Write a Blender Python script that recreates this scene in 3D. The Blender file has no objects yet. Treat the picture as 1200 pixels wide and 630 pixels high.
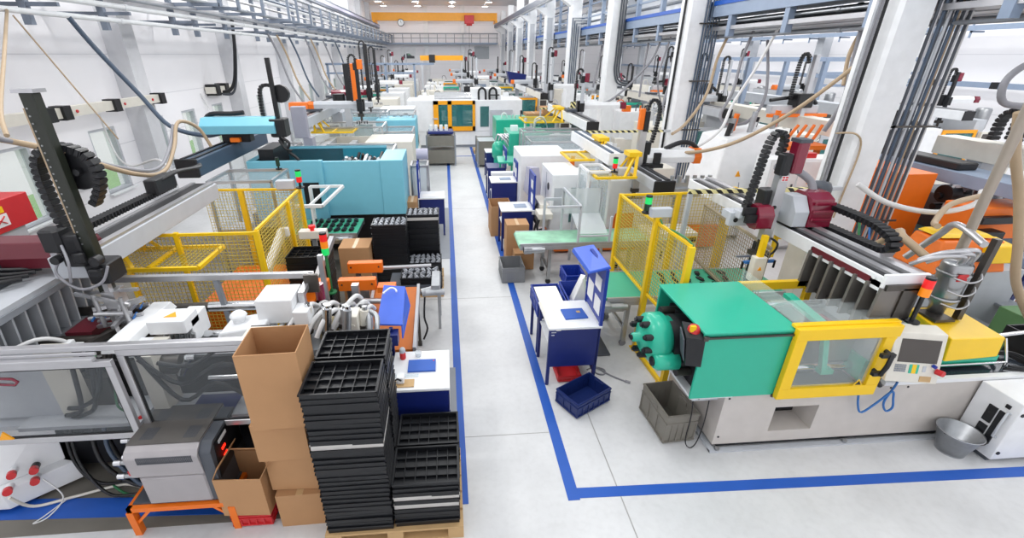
import bpy, bmesh, math, random
from mathutils import Vector, Matrix, Euler
random.seed(7)
S = bpy.context.scene
COL = S.collection

# ------------------------------------------------------------------ camera
cam = bpy.data.cameras.new('camera'); camo = bpy.data.objects.new('camera', cam); COL.objects.link(camo)
PITCH, YAW = math.radians(25.34), math.radians(4.39)
camo.location = (0, 0, 4.0)
camo.rotation_euler = (math.pi/2 - PITCH, 0, -YAW)
cam.sensor_width = 36.0; cam.sensor_fit = 'HORIZONTAL'
cam.lens = 530.0/1200.0*36.0
cam.shift_x = 35.0/1200.0
cam.clip_end = 300
S.camera = camo
# ------------------------------------------------------------------ world, light, exposure
S.view_settings.view_transform = 'Standard'; S.view_settings.look = 'None'
S.view_settings.gamma = 1.0; S.view_settings.use_curve_mapping = False
S.view_settings.exposure = 0.14
W = bpy.data.worlds.new('world'); S.world = W; W.use_nodes = True
bg = W.node_tree.nodes['Background']; bg.inputs[0].default_value = (0.94, 0.97, 1.0, 1); bg.inputs[1].default_value = 1.0

def area(name, loc, size, power, rot=(0, 0, 0), sy=None, color=(1, 1, 1)):
    l = bpy.data.lights.new(name, 'AREA'); l.energy = power; l.size = size; l.color = color
    if sy: l.shape = 'RECTANGLE'; l.size_y = sy
    o = bpy.data.objects.new(name, l); o.location = loc; o.rotation_euler = rot; COL.objects.link(o); return o

# unseen lights without fixtures, added as hall lamps to brighten the walls
for lx, pw in ((-4.8, 430), (2.2, 300), (11.0, 330), (16.5, 330)):
    for ly in (4.0, 10.0, 16.0, 23.0, 31.0, 39.0):
        l_ = bpy.data.lights.new('hall_fill_light', 'POINT'); l_.energy = pw; l_.shadow_soft_size = .6; l_.color = (1, .985, .97)
        o_ = bpy.data.objects.new('hall_fill_light', l_); o_.location = (lx, ly, 8.3); COL.objects.link(o_)
# ------------------------------------------------------------------ materials
def lin(c):
    c = c/255.0
    return c/12.92 if c <= 0.04045 else ((c+0.055)/1.055)**2.4
def hexc(h): return tuple(lin(int(h[i:i+2], 16)) for i in (0, 2, 4)) + (1,)
MC = {}
def mat(name, h, rough=0.5, metal=0.0, var=0.06, scale=6.0, alpha=1.0, trans=0.0, emit=None, es=0.0, bump=0.0, coat=0.0):
    if name in MC: return MC[name]
    m = bpy.data.materials.new(name); m.use_nodes = True
    nt = m.node_tree; b = nt.nodes['Principled BSDF']
    c = hexc(h)
    b.inputs['Roughness'].default_value = rough; b.inputs['Metallic'].default_value = metal
    if coat: b.inputs['Coat Weight'].default_value = coat
    if var > 0:
        tc = nt.nodes.new('ShaderNodeTexCoord'); nz = nt.nodes.new('ShaderNodeTexNoise')
        nz.inputs['Scale'].default_value = scale; nz.inputs['Detail'].default_value = 4
        nt.links.new(tc.outputs['Object'], nz.inputs['Vector'])
        mx = nt.nodes.new('ShaderNodeMix'); mx.data_type = 'RGBA'
        mx.inputs[6].default_value = tuple(max(0, v*(1-var*2)) for v in c[:3])+(1,)
        mx.inputs[7].default_value = tuple(min(1, v*(1+var)) for v in c[:3])+(1,)
        nt.links.new(nz.outputs['Fac'], mx.inputs[0]); nt.links.new(mx.outputs[2], b.inputs['Base Color'])
        if bump:
            bp = nt.nodes.new('ShaderNodeBump'); bp.inputs['Strength'].default_value = bump; bp.inputs['Distance'].default_value = 0.01
            nt.links.new(nz.outputs['Fac'], bp.inputs['Height']); nt.links.new(bp.outputs[0], b.inputs['Normal'])
    else:
        b.inputs['Base Color'].default_value = c
    if trans: b.inputs['Transmission Weight'].default_value = trans; b.inputs['IOR'].default_value = 1.1
    if alpha < 1: b.inputs['Alpha'].default_value = alpha
    if emit: b.inputs['Emission Color'].default_value = hexc(emit); b.inputs['Emission Strength'].default_value = es
    MC[name] = m; return m

def stripes(name, h1, h2, scale, axis=(1, 0, 0), rough=0.5, duty=0.5):
    m = bpy.data.materials.new(name); m.use_nodes = True; nt = m.node_tree; b = nt.nodes['Principled BSDF']
    b.inputs['Roughness'].default_value = rough
    tc = nt.nodes.new('ShaderNodeTexCoord'); d = nt.nodes.new('ShaderNodeVectorMath'); d.operation = 'DOT_PRODUCT'
    d.inputs[1].default_value = axis
    mu = nt.nodes.new('ShaderNodeMath'); mu.operation = 'MULTIPLY'; mu.inputs[1].default_value = scale
    fr = nt.nodes.new('ShaderNodeMath'); fr.operation = 'FRACT'
    gt = nt.nodes.new('ShaderNodeMath'); gt.operation = 'GREATER_THAN'; gt.inputs[1].default_value = duty
    mx = nt.nodes.new('ShaderNodeMix'); mx.data_type = 'RGBA'; mx.inputs[6].default_value = hexc(h1); mx.inputs[7].default_value = hexc(h2)
    L = nt.links.new
    L(tc.outputs['Object'], d.inputs[0]); L(d.outputs['Value'], mu.inputs[0]); L(mu.outputs[0], fr.inputs[0]); L(fr.outputs[0], gt.inputs[0])
    L(gt.outputs[0], mx.inputs[0]); L(mx.outputs[2], b.inputs['Base Color'])
    MC[name] = m; return m

M = dict(
    white=mat('white_paint', 'eceef0', .45), cream=mat('cream_paint', 'dfdbd0', .5), wall=mat('wall_white', 'f3f2f4', .7, var=.02),
    lgrey=mat('light_grey', 'bfc3c9', .45), grey=mat('mid_grey', '8d9299', .5), dgrey=mat('dark_grey', '4b5058', .5),
    slate=mat('slate_blue_grey', '46566a', .4), bgrey=mat('blue_grey_steel', '8b9bb2', .45),
    alu=mat('aluminium', 'c3c3c6', .32, .75), steel=mat('steel', 'a9abad', .3, .9), dsteel=mat('dark_steel', '5a5652', .38, .8), chrome=mat('chrome', 'd5d6d8', .12, 1.0),
    black=mat('black_plastic', '15161a', .45), blackm=mat('black_rubber', '1c1d21', .6), tray=mat('tray_black', '111318', .38, var=.12),
    green=mat('machine_green', '2cb394', .28, var=.03), teal=mat('machine_cyan', '7cc5da', .4, var=.03), dteal=mat('dark_cyan', '2f8fa5', .4),
    belt=mat('belt_green', '45ab88', .5, var=.05), yellow=mat('yellow_paint', 'f5c812', .4, var=.04), orange=mat('orange_paint', 'ee7514', .45),
    oyel=mat('orange_yellow', 'f7a70c', .4), borange=mat('brown_orange', 'c56a1e', .35, var=.1), red=mat('red_paint', 'c92a2f', .4), burg=mat('burgundy', '7c1530', .22, var=.05, coat=.4),
    maroon=mat('maroon_paint', '651e2b', .4), blue=mat('blue_paint', '1a3798', .4, var=.04), navy=mat('navy_paint', '13246c', .4), tape=mat('tape_blue', '1a56b4', .5, var=.05),
    crate=mat('crate_blue', '162a66', .4, var=.06), kgrey=mat('crate_grey', '85878a', .5), agrey=mat('crate_taupe', '7f7b72', .5, var=.1),
    carton=mat('cardboard', 'b88c62', .8, var=.06, scale=3), cartin=mat('cardboard_inside', 'a67a4d', .85), wood=mat('pale_wood', 'c9a676', .7, var=.12),
    paper=mat('paper', 'f3f3f0', .6, var=.01), hose=mat('hose_beige', 'b29c80', .55), hoseg=mat('hose_grey', '8c8c92', .5), hosew=mat('hose_white', 'dcdcdc', .5),
    hosegr=mat('hose_green', '2f7d4c', .5), hoseb=mat('hose_blue', '2f6fb5', .5), conc=mat('concrete_dark', '77736b', .75, var=.2, scale=2),
    glass=mat('clear_glass', 'e8f2f2', .05, 0, 0, alpha=.16), acry=mat('acrylic', 'd8e4ea', .12, 0, 0, alpha=.3), smoke=mat('smoked_acrylic', '6a7074', .06, 0, 0, alpha=.22),
    tglass=mat('teal_glass', '2f7a7a', .08, 0, 0, alpha=.6), screen=mat('screen_dark', '4a4440', .25), fog=mat('milky_acrylic', 'e8eef2', .2, 0, 0, alpha=.4),
    lred=mat('lamp_red', 'e32227', .3, emit='ff2a1a', es=.2), lgreen=mat('lamp_green', '1fae5c', .3, emit='20f070', es=.45), lamber=mat('lamp_amber', 'f08a1c', .3, emit='ff8a10', es=.2),
    dgreen=mat('lamp_green_off', '1c3a2a', .3), led=mat('red_led', 'ff3020', .3, emit='ff2010', es=3),
    lamp=mat('lamp_diffuser', 'ffffff', .4, 0, 0, emit='ffffff', es=9.0), zinc=mat('galvanised', 'b6b9bd', .38, .8, var=.2, scale=9),
    pgreen=mat('pale_green', '8fc6a4', .5), purple=mat('pale_violet', 'b4b3c6', .5), bcover=mat('cornflower_blue', '3a62cf', .4),
)
stripes('hazard_yellow_black', 'e9dfa0', '1c1c1c', 6.0, (1, 1, 1))
M['hazard'] = MC['hazard_yellow_black']

# ------------------------------------------------------------------ mesh builder
class MB:
    def __init__(s): s.v = []; s.f = []; s.mi = []; s.ms = []; s.cur = 0; s.sm = []
    def use(s, m):   # m: a material or its short name
        if m not in s.ms: s.ms.append(m)
        s.cur = s.ms.index(m); return s
    def add(s, vs, fs, smooth=False):
        o = len(s.v); s.v += [tuple(v) for v in vs]
        for f in fs: s.f.append(tuple(i+o for i in f)); s.mi.append(s.cur); s.sm.append(smooth)
        return s
    def box(s, x0, x1, y0, y1, z0, z1, b=0.0):
        if x0 > x1: x0, x1 = x1, x0
        if y0 > y1: y0, y1 = y1, y0
        if z0 > z1: z0, z1 = z1, z0
        if b:   # chamfered vertical and top edges
            b = min(b, (x1-x0)*.45, (y1-y0)*.45, (z1-z0)*.45)
            def ring(z, i): return [(x0+b+i, y0+i, z), (x1-b-i, y0+i, z), (x1-i, y0+b+i, z), (x1-i, y1-b-i, z), (x1-b-i, y1-i, z), (x0+b+i, y1-i, z), (x0+i, y1-b-i, z), (x0+i, y0+b+i, z)]
            k = b*.6
            R = [ring(z0, k), ring(z0+k, 0), ring(z1-k, 0), ring(z1, k)]
            vs = sum(R, []); fs = [tuple(range(7, -1, -1)), tuple(range(24, 32))]
            for r in range(3):
                for i in range(8): j = (i+1) % 8; fs.append((r*8+i, r*8+j, r*8+8+j, r*8+8+i))
            return s.add(vs, fs)
        vs = [(x0, y0, z0), (x1, y0, z0), (x1, y1, z0), (x0, y1, z0), (x0, y0, z1), (x1, y0, z1), (x1, y1, z1), (x0, y1, z1)]
        return s.add(vs, [(3, 2, 1, 0), (4, 5, 6, 7), (0, 1, 5, 4), (1, 2, 6, 5), (2, 3, 7, 6), (3, 0, 4, 7)])
    def hexa(s, b4, t4):   # any six-sided block: four bottom, four top corners
        return s.add(list(b4)+list(t4), [(3, 2, 1, 0), (4, 5, 6, 7), (0, 1, 5, 4), (1, 2, 6, 5), (2, 3, 7, 6), (3, 0, 4, 7)])
    def bar(s, p, q, w, h=None, up=(0, 0, 1)):
        h = h or w; p = Vector(p); q = Vector(q); d = (q-p).normalized(); u = Vector(up)
        if abs(d.dot(u)) > .98: u = Vector((0, 1, 0))
        a = d.cross(u).normalized()*w/2; c = a.cross(d).normalized()*h/2
        return s.hexa([p-a-c, p+a-c, q+a-c, q-a-c], [p-a+c, p+a+c, q+a+c, q-a+c])
    def cyl(s, p, q, r, n=12, r2=None, cap=True, smooth=True):
        r2 = r if r2 is None else r2; p = Vector(p); q = Vector(q); d = (q-p).normalized()
        u = Vector((0, 0, 1)) if abs(d.z) < .9 else Vector((1, 0, 0)); a = d.cross(u).normalized(); c = d.cross(a)
        vs = []
        for (o, rr) in ((p, r), (q, r2)):
            for i in range(n): t = 2*math.pi*i/n; vs.append(o+a*math.cos(t)*rr+c*math.sin(t)*rr)
        s.add(vs, [(i, (i+1) % n, n+(i+1) % n, n+i) for i in range(n)], smooth)
        if cap: s.add(vs, [tuple(range(n-1, -1, -1)), tuple(range(n, 2*n))])
        return s
    def tube(s, pts, r, n=7, k=0, cap=True):
        P = [Vector(p) for p in pts]
        if k and len(P) > 2:   # Catmull-Rom smoothing, k pieces a span
            Q = []
            for i in range(len(P)-1):
                a = P[max(i-1, 0)]; b = P[i]; c = P[i+1]; d = P[min(i+2, len(P)-1)]
                for j in range(k):
                    t = j/k; Q.append(.5*((2*b)+(c-a)*t+(2*a-5*b+4*c-d)*t*t+(3*b-a-3*c+d)*t**3))
            Q.append(P[-1]); P = Q
        vs = []; N = len(P); pa = None
        for i in range(N):
            d = (P[min(i+1, N-1)]-P[max(i-1, 0)]).normalized()
            if pa is None:
                u = Vector((0, 0, 1)) if abs(d.z) < .9 else Vector((1, 0, 0)); pa = d.cross(u).normalized()
            pa = (pa-d*pa.dot(d)).normalized(); c = d.cross(pa)
            rr = r[min(i, len(r)-1)] if isinstance(r, (list, tuple)) else r
            for j in range(n): t = 2*math.pi*j/n; vs.append(P[i]+pa*math.cos(t)*rr+c*math.sin(t)*rr)
        fs = [(i*n+j, i*n+(j+1) % n, (i+1)*n+(j+1) % n, (i+1)*n+j) for i in range(N-1) for j in range(n)]
        s.add(vs, fs, True)
        if cap: s.add(vs, [tuple(range(n-1, -1, -1)), tuple(range((N-1)*n, N*n))])
        return s
    def prism(s, poly, axis, a, b, smooth=False):   # poly in the two other axes, in xyz order
        n = len(poly)
        def P(u, w, t): return {'x': (t, u, w), 'y': (u, t, w), 'z': (u, w, t)}[axis]
        vs = [P(u, w, a) for u, w in poly]+[P(u, w, b) for u, w in poly]
        s.add(vs, [(i, (i+1) % n, n+(i+1) % n, n+i) for i in range(n)], smooth)
        return s.add(vs, [tuple(range(n-1, -1, -1)), tuple(range(n, 2*n))])
    def lathe(s, prof, c=(0, 0, 0), n=20, axis='z', smooth=True):
        vs = []
        for r, h in prof:
            for i in range(n):
                t = 2*math.pi*i/n; u, w = r*math.cos(t), r*math.sin(t)
                p = {'z': (u, w, h), 'x': (h, u, w), 'y': (w, h, u)}[axis]
                vs.append((p[0]+c[0], p[1]+c[1], p[2]+c[2]))
        m = len(prof)
        return s.add(vs, [(i*n+j, i*n+(j+1) % n, (i+1)*n+(j+1) % n, (i+1)*n+j) for i in range(m-1) for j in range(n)], smooth)
    def open_box(s, x0, x1, y0, y1, z0, z1, t, tb=None, flare=0.0):   # open-topped box with wall thickness
        tb = tb or t; f = flare
        def rc(i, z, g): return [(x0+i-g, y0+i-g, z), (x1-i+g, y0+i-g, z), (x1-i+g, y1-i+g, z), (x0+i-g, y1-i+g, z)]
        vs = rc(0, z0, 0)+rc(0, z1, f)+rc(t, z1, f)+rc(t, z0+tb, 0)
        fs = [(3, 2, 1, 0), (12, 13, 14, 15)]
        for a in (0, 4, 8):
            for i in range(4): j = (i+1) % 4; fs.append((a+i, a+j, a+4+j, a+4+i))
        return s.add(vs, fs)
    def grid(s, o, u, w, nu, nw, r):   # wire mesh: bars over the parallelogram o, o+u, o+w
        o, u, w = Vector(o), Vector(u), Vector(w)
        for i in range(nu+1): s.bar(o+u*(i/nu), o+u*(i/nu)+w, r)
        for j in range(nw+1): s.bar(o+w*(j/nw), o+w*(j/nw)+u, r)
        return s
    def build_each(s, name, m=None, parent=None, world=True, bev=0.0):   # one object for each separate piece
        par = {}; key = [tuple(round(c, 4) for c in v) for v in s.v]
        def find(a):
            while par.setdefault(a, a) != a: a = par[a]
            return a
        for f in s.f:
            for i in f[1:]: par[find(key[i])] = find(key[f[0]])
        groups = {}
        for n_, f in enumerate(s.f): groups.setdefault(find(key[f[0]]), []).append(n_)
        out = []
        for fs in groups.values():
            q = MB(); q.ms = list(s.ms); mp = {}
            for n_ in fs:
                for i in s.f[n_]:
                    if i not in mp: mp[i] = len(q.v); q.v.append(s.v[i])
                q.f.append(tuple(mp[i] for i in s.f[n_])); q.mi.append(s.mi[n_]); q.sm.append(s.sm[n_])
            out.append(q.build(name, m, parent, world, bev))
        return out
    def build(s, name, m=None, parent=None, world=True, bev=0.0):
        me = bpy.data.meshes.new(name)
        off = Vector((0, 0, 0))
        if parent is not None and world:
            off = parent.location.copy(); q = parent.parent
            while q: off += q.location; q = q.parent
        me.from_pydata([(x-off.x, y-off.y, z-off.z) for x, y, z in s.v], [], s.f)
        mats = s.ms if s.ms else [m]
        for k in mats: me.materials.append(M[k] if isinstance(k, str) else k)
        me.polygons.foreach_set('material_index', s.mi if s.ms else [0]*len(s.f))
        me.polygons.foreach_set('use_smooth', s.sm)
        me.update()
        o = bpy.data.objects.new(name, me); COL.objects.link(o)
        if parent is not None: o.parent = parent
        if bev:
            bm = o.modifiers.new('edge', 'BEVEL'); bm.width = bev; bm.segments = 2; bm.limit_method = 'ANGLE'; bm.angle_limit = .6
        return o

def tag(o, label, cat, group=None, kind=None):
    o['label'] = label; o['category'] = cat
    if group: o['group'] = group
    if kind: o['kind'] = kind
    return o
def thing(name, label, cat, loc=(0, 0, 0), rz=0.0, group=None):
    o = bpy.data.objects.new(name, None); COL.objects.link(o); o.empty_display_size = .1
    o.location = loc; o.rotation_euler = (0, 0, rz); return tag(o, label, cat, group)
def struct(o): o['kind'] = 'structure'; return o
def dup(root, loc, rz=None, label=None, group=None):
    r = root.copy(); COL.objects.link(r); r.location = loc
    if rz is not None: r.rotation_euler = (0, 0, rz)
    if label: r['label'] = label
    if group: r['group'] = group
    for ch in list(root.children):
        c = ch.copy(); COL.objects.link(c); c.parent = r
        for g in list(ch.children):
            d = g.copy(); COL.objects.link(d); d.parent = c
    return r
ORD = ['', 'first', 'second', 'third', 'fourth', 'fifth', 'sixth', 'seventh', 'eighth', 'ninth', 'tenth', 'eleventh', 'twelfth', 'thirteenth', 'fourteenth', 'fifteenth', 'sixteenth', 'seventeenth', 'eighteenth', 'nineteenth', 'twentieth']
def ordn(n):
    if n <= 20: return ORD[n]
    return {2: 'twenty', 3: 'thirty'}[n//10]+('-'+ORD[n % 10] if n % 10 else ('' if n % 10 else 'eth')) if n % 10 else {3: 'thirtieth', 4: 'fortieth'}.get(n//10, 'last')
def one(name, mb, m, label, cat, group=None, bev=0.0):   # a thing that is one mesh
    return tag(mb.build(name, m, bev=bev), label, cat, group)
# ------------------------------------------------------------------ the hall
XL, XR, YF = -8.0, 20.0, 58.0
def floor_mat():
    m = bpy.data.materials.new('floor_epoxy'); m.use_nodes = True; nt = m.node_tree; b = nt.nodes['Principled BSDF']
    L = nt.links.new; tc = nt.nodes.new('ShaderNodeTexCoord')
    n1 = nt.nodes.new('ShaderNodeTexNoise'); n1.inputs['Scale'].default_value = .9; n1.inputs['Detail'].default_value = 6; n1.inputs['Roughness'].default_value = .6
    n2 = nt.nodes.new('ShaderNodeTexNoise'); n2.inputs['Scale'].default_value = 14; n2.inputs['Detail'].default_value = 5
    r1 = nt.nodes.new('ShaderNodeValToRGB'); r1.color_ramp.elements[0].position = .3; r1.color_ramp.elements[0].color = hexc('c6c7c8'); r1.color_ramp.elements[1].position = .6; r1.color_ramp.elements[1].color = hexc('d6d7d8')
    mx = nt.nodes.new('ShaderNodeMix'); mx.data_type = 'RGBA'; mx.blend_type = 'MULTIPLY'; mx.inputs[0].default_value = .18
    r2 = nt.nodes.new('ShaderNodeValToRGB'); r2.color_ramp.elements[0].position = .3; r2.color_ramp.elements[0].color = (.72, .71, .70, 1); r2.color_ramp.elements[1].position = .55
    L(tc.outputs['Object'], n1.inputs['Vector']); L(tc.outputs['Object'], n2.inputs['Vector'])
    L(n1.outputs['Fac'], r1.inputs[0]); L(n2.outputs['Fac'], r2.inputs[0]); L(r1.outputs[0], mx.inputs[6]); L(r2.outputs[0], mx.inputs[7])
    L(mx.outputs[2], b.inputs['Base Color']); b.inputs['Roughness'].default_value = .42
    MC['floor_epoxy'] = m; return m
M['floor'] = floor_mat()
def wall_mat():
    m = bpy.data.materials.new('wall_panels'); m.use_nodes = True; nt = m.node_tree; b = nt.nodes['Principled BSDF']; L = nt.links.new
    tc = nt.nodes.new('ShaderNodeTexCoord'); sp = nt.nodes.new('ShaderNodeSeparateXYZ'); L(tc.outputs['Object'], sp.inputs[0])
    mu = nt.nodes.new('ShaderNodeMath'); mu.operation = 'FRACT'; L(sp.outputs['Z'], mu.inputs[0])
    lt = nt.nodes.new('ShaderNodeMath'); lt.operation = 'LESS_THAN'; lt.inputs[1].default_value = .02; L(mu.outputs[0], lt.inputs[0])
    mx = nt.nodes.new('ShaderNodeMix'); mx.data_type = 'RGBA'; mx.inputs[6].default_value = hexc('f4f3f6'); mx.inputs[7].default_value = hexc('dcdce0')
    L(lt.outputs[0], mx.inputs[0]); L(mx.outputs[2], b.inputs['Base Color']); b.inputs['Roughness'].default_value = .65
    return m
M['wallp'] = wall_mat()
f = MB(); f.box(XL-.2, XR+.2, -4.2, YF+.2, -.2, 0); struct(f.build('floor', 'floor'))
# floor joints
j = MB()
for y in (3.9, 7.2, 12.5, 18.5, 24.5): j.box(-.9, 1.1, y, y+.008, 0, .0015)
j.box(1.62, 1.632, -2, 5.0, 0, .0015)
struct(j.build('trim_1', mat('joint', 'a2a19f', .8)))
# dark worn concrete beneath the machines by the window wall
c = MB(); c.box(XL, -1.15, 3.02, 5.6, 0, .003); c.box(XL, -1.4, 5.6, 11, 0, .003); struct(c.build('floor_concrete', 'conc'))
# blue floor tape
t = MB(); t.box(-.01, .1, 3.04, 26, 0, .004); struct(t.build('trim_2', 'tape'))
t = MB(); t.box(1.09, 1.21, 3.0, 26, 0, .004); struct(t.build('trim_3', 'tape'))
t = MB(); t.hexa([(1.21, 3.018, 0), (6.9, 2.89, 0), (6.9, 3.01, 0), (1.21, 3.135, 0)], [(1.21, 3.018, .004), (6.9, 2.89, .004), (6.9, 3.01, .004), (1.21, 3.135, .004)]); struct(t.build('trim_4', 'tape'))
t = MB(); t.hexa([(-4.9, 3.23, .003), (-1.2, 3.06, .003), (-1.2, 3.25, .003), (-4.9, 3.46, .003)], [(-4.9, 3.23, .007), (-1.2, 3.06, .007), (-1.2, 3.25, .007), (-4.9, 3.46, .007)]); struct(t.build('trim_5', 'tape'))
t = MB(); t.box(-.1, 1.3, 19.9, 20.0, 0, .004); struct(t.build('trim_6', 'tape'))
# window wall
wins = [(6.0, 7.0), (8.4, 9.5), (11.1, 12.0), (13.3, 14.1), (15.1, 15.9), (17.1, 17.9), (19.3, 20.1), (21.2, 22), (23.2, 24), (25.4, 26.2), (27.4, 28.2), (29.4, 30.2), (33, 34), (36, 37), (39, 40), (42, 43), (46, 47)]
w = MB(); w.box(XL-.3, XL, -4, YF, 0, 1.0); w.box(XL-.3, XL, -4, YF, 2.45, 9.5)
y0 = -4
for a, b in wins+[(YF, YF)]: w.box(XL-.3, XL, y0, a, 1.0, 2.45); y0 = b
wl = struct(w.build('wall_left', 'wallp'))
for n, (a, b) in enumerate(wins):
    r = MB(); r.box(XL-.16, XL-.02, a, b, 1.0, 1.06); r.box(XL-.16, XL-.02, a, b, 2.39, 2.45); r.box(XL-.16, XL-.02, a, a+.06, 1.06, 2.39); r.box(XL-.16, XL-.02, b-.06, b, 1.06, 2.39)
    o = struct(r.build('window_%d' % (n+1), 'lgrey'))
    g = MB(); g.box(XL-.13, XL-.11, a+.06, b-.06, 1.06, 2.39); g.build('pane', 'glass', o)
    s_ = MB(); s_.box(XL-.08, XL+.1, a-.03, b+.03, .96, 1.0); s_.build('sill', 'white', o)
# outside seen through the windows
g = MB(); g.box(-13.5, XL-.3, -10, 70, -.3, -.1); struct(g.build('outside_ground', mat('lawn', '86b85e', .9, var=.15)))
g = MB(); g.box(-60, -13.5, -10, 70, -.3, -.1); struct(g.build('outside_glare_ground', mat('window_glare_white', 'e9e8e4', .9, var=.04)))  # white ground added so the windows read as overexposed
g = MB(); g.box(-62, -56, -10, 70, -.3, 5); struct(g.build('outside_wall', 'wall'))
# end wall, wall of the second bay, ceiling over the far end
w = MB(); w.box(XL, XR, YF, YF+.3, 0, 12); struct(w.build('wall_back', 'wallp'))
w = MB(); w.box(XR, XR+.3, -4, YF, 0, 9.5); struct(w.build('wall_right', 'wallp'))
w = MB(); w.box(XL, XR, -4.3, -4.0, 0, 9.5); struct(w.build('wall_front', 'wallp'))
w = MB(); w.box(XL, XR, 45, YF, 8.9, 9.2); struct(w.build('ceiling', 'wall'))
# pilasters on both side walls
for k in range(9):
    y = 6.6+6*k
    p = MB(); p.box(XL, XL+.45, y, y+.5, 0, 8.9); struct(p.build('pillar_left', mat('pilaster_grey', 'd3d4d8', .6)))
    if k > 1:
        p = MB(); p.box(XR-.45, XR, y, y+.5, 0, 8.9); struct(p.build('pillar_right', 'lgrey'))
for x in (-1.9, 2.2): p = MB(); p.box(x-.25, x+.25, YF-.3, YF, 0, 8.9); struct(p.build('pillar_back', 'white'))
# main row of pillars
PX = 6.2
for k in range(9):
    y = 6.6+6*k
    p = MB(); p.box(PX, PX+.55, y, y+.55, 0, 8.2, .05); 
    p.hexa([(PX, y+.02, 6.1), (PX+.5, y+.02, 6.1), (PX+.5, y+.53, 6.1), (PX, y+.53, 6.1)], [(PX-.65, y+.02, 6.55), (PX+.5, y+.02, 6.55), (PX+.5, y+.53, 6.55), (PX-.65, y+.53, 6.55)])
    struct(p.build('pillar', 'white'))
# crane runway beams
b = MB(); b.use('lgrey').box(5.56, 5.78, 5, 55, 6.56, 6.95); b.use('slate').box(5.53, 5.56, 5, 55, 6.6, 6.9)
tag(b.build('crane_runway'), 'grey steel crane runway on brackets along the row of white pillars', 'crane rail')
b = MB(); b.use('slate').box(-7.2, -6.98, 5, 57.5, 6.6, 7.0); b.use('purple').box(-6.98, -6.955, 5, 57.5, 6.72, 6.9)
tag(b.build('crane_runway'), 'dark blue crane runway rail high along the window wall', 'crane rail')
bc = thing('overhead_crane', 'yellow overhead crane bridge with red hoist at the far end of the hall', 'crane', (0, 55, 7.1))
b = MB(); b.box(-7.4, 5.8, 54.75, 55.35, 7.25, 8.0); b.build('bridge_girder', 'oyel', bc)
for x in (-7.1, 5.65): b = MB(); b.box(x-.1, x+.1, 53.9, 56.2, 7.01, 7.25); b.build('end_carriage', 'oyel', bc)
b = MB(); b.box(2.3, 3.3, 54.2, 54.75, 6.95, 7.75, .04); b.cyl((2.5, 54.4, 6.9), (3.1, 54.4, 6.9), .14, 10); hh = b.build('hoist', 'red', bc)
b = MB(); b.tube([(2.8, 54.4, 6.9), (2.8, 54.4, 4.2)], .02, 5); b.box(2.68, 2.92, 54.3, 54.5, 3.95, 4.2); b.build('hook_block', 'dgrey', hh)
# wall clock and far lights
ck = thing('round_clock', 'round white clock below the yellow crane bridge', 'clock', (-4.4, 54.6, 7.05))
b = MB(); b.cyl((-4.4, 54.62, 7.05), (-4.4, 54.75, 7.05), .36, 20); b.build('clock_case', 'black', ck)
b = MB(); b.cyl((-4.4, 54.6, 7.05), (-4.4, 54.62, 7.05), .3, 20); b.build('dial', 'white', ck)
b = MB(); b.bar((-4.4, 54.59, 7.05), (-4.4, 54.59, 7.26), .03, .01); b.bar((-4.4, 54.59, 7.05), (-4.28, 54.59, 7.0), .03, .01); b.build('hand', 'black', ck)
n = 0
for i, x in enumerate((-6.2, -2.6, 1.0, 4.6)):
    for jj, y in enumerate((47.5, 51.5, 55.8)):
        l = thing('high_bay_lamp', 'round white ceiling lamp, %s from the window wall, %s row' % (ORD[i+1], ['row before the crane', 'row above the crane', 'row behind the crane'][jj].replace('row ', '')), 'lamp', (x, y, 8.75), 0, 'ceiling lamps at the far end')
        b = MB(); b.lathe([(.05, 8.885), (.12, 8.85), (.34, 8.7), (.36, 8.66)], (x, y, 0), 16); b.build('lamp_shade', 'white', l)
        b = MB(); b.cyl((x, y, 8.665), (x, y, 8.69), .33, 16); b.build('diffuser', 'lamp', l)
        area('lamp_light', (x, y, 8.6), .6, 14)
# end-wall gallery
g = thing('steel_gallery', 'grey steel walkway with railing across the end wall', 'gallery', (0, 57, 5.2))
b = MB(); b.box(-7.5, 6.1, 56.4, 57.9, 5.05, 5.2); b.build('deck', 'bgrey', g)
b = MB(); b.bar((-7.5, 56.4, 6.1), (6.1, 56.4, 6.1), .12); b.bar((-7.5, 56.4, 5.65), (6.1, 56.4, 5.65), .07)
for i in range(15): b.bar((-7.3+i*.95, 56.4, 5.2), (-7.3+i*.95, 56.4, 6.1), .07)
b.build('railing', 'grey', g)
# notice boards on the end wall
for (x, lab, z) in ((-4.05, 'white board with a dark car-shaped picture on the end wall', 4.1), (4.4, 'pale blue glazed board on the end wall near the pillar row', 4.2)):
    s_ = thing('wall_board', lab, 'wall board', (x, YF-.05, z-.7))
    b = MB(); b.box(x-.85, x+.85, YF-.06, YF, z-.65, z+.65); b.build('panel', 'white' if x < 0 else 'acry', s_)
    if x < 0:
        b = MB(); b.prism([(x-.7, z-.5), (x+.7, z-.5), (x+.68, z-.25), (x+.35, z-.2), (x+.1, z+.02), (x-.35, z+.02), (x-.6, z-.25)], 'y', YF-.075, YF-.06); b.build('picture', 'dgrey', s_)
        b = MB(); b.box(x-.1, x+.25, YF-.085, YF-.075, z-.15, z-.02); b.build('picture_window', 'pgreen', s_)
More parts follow.
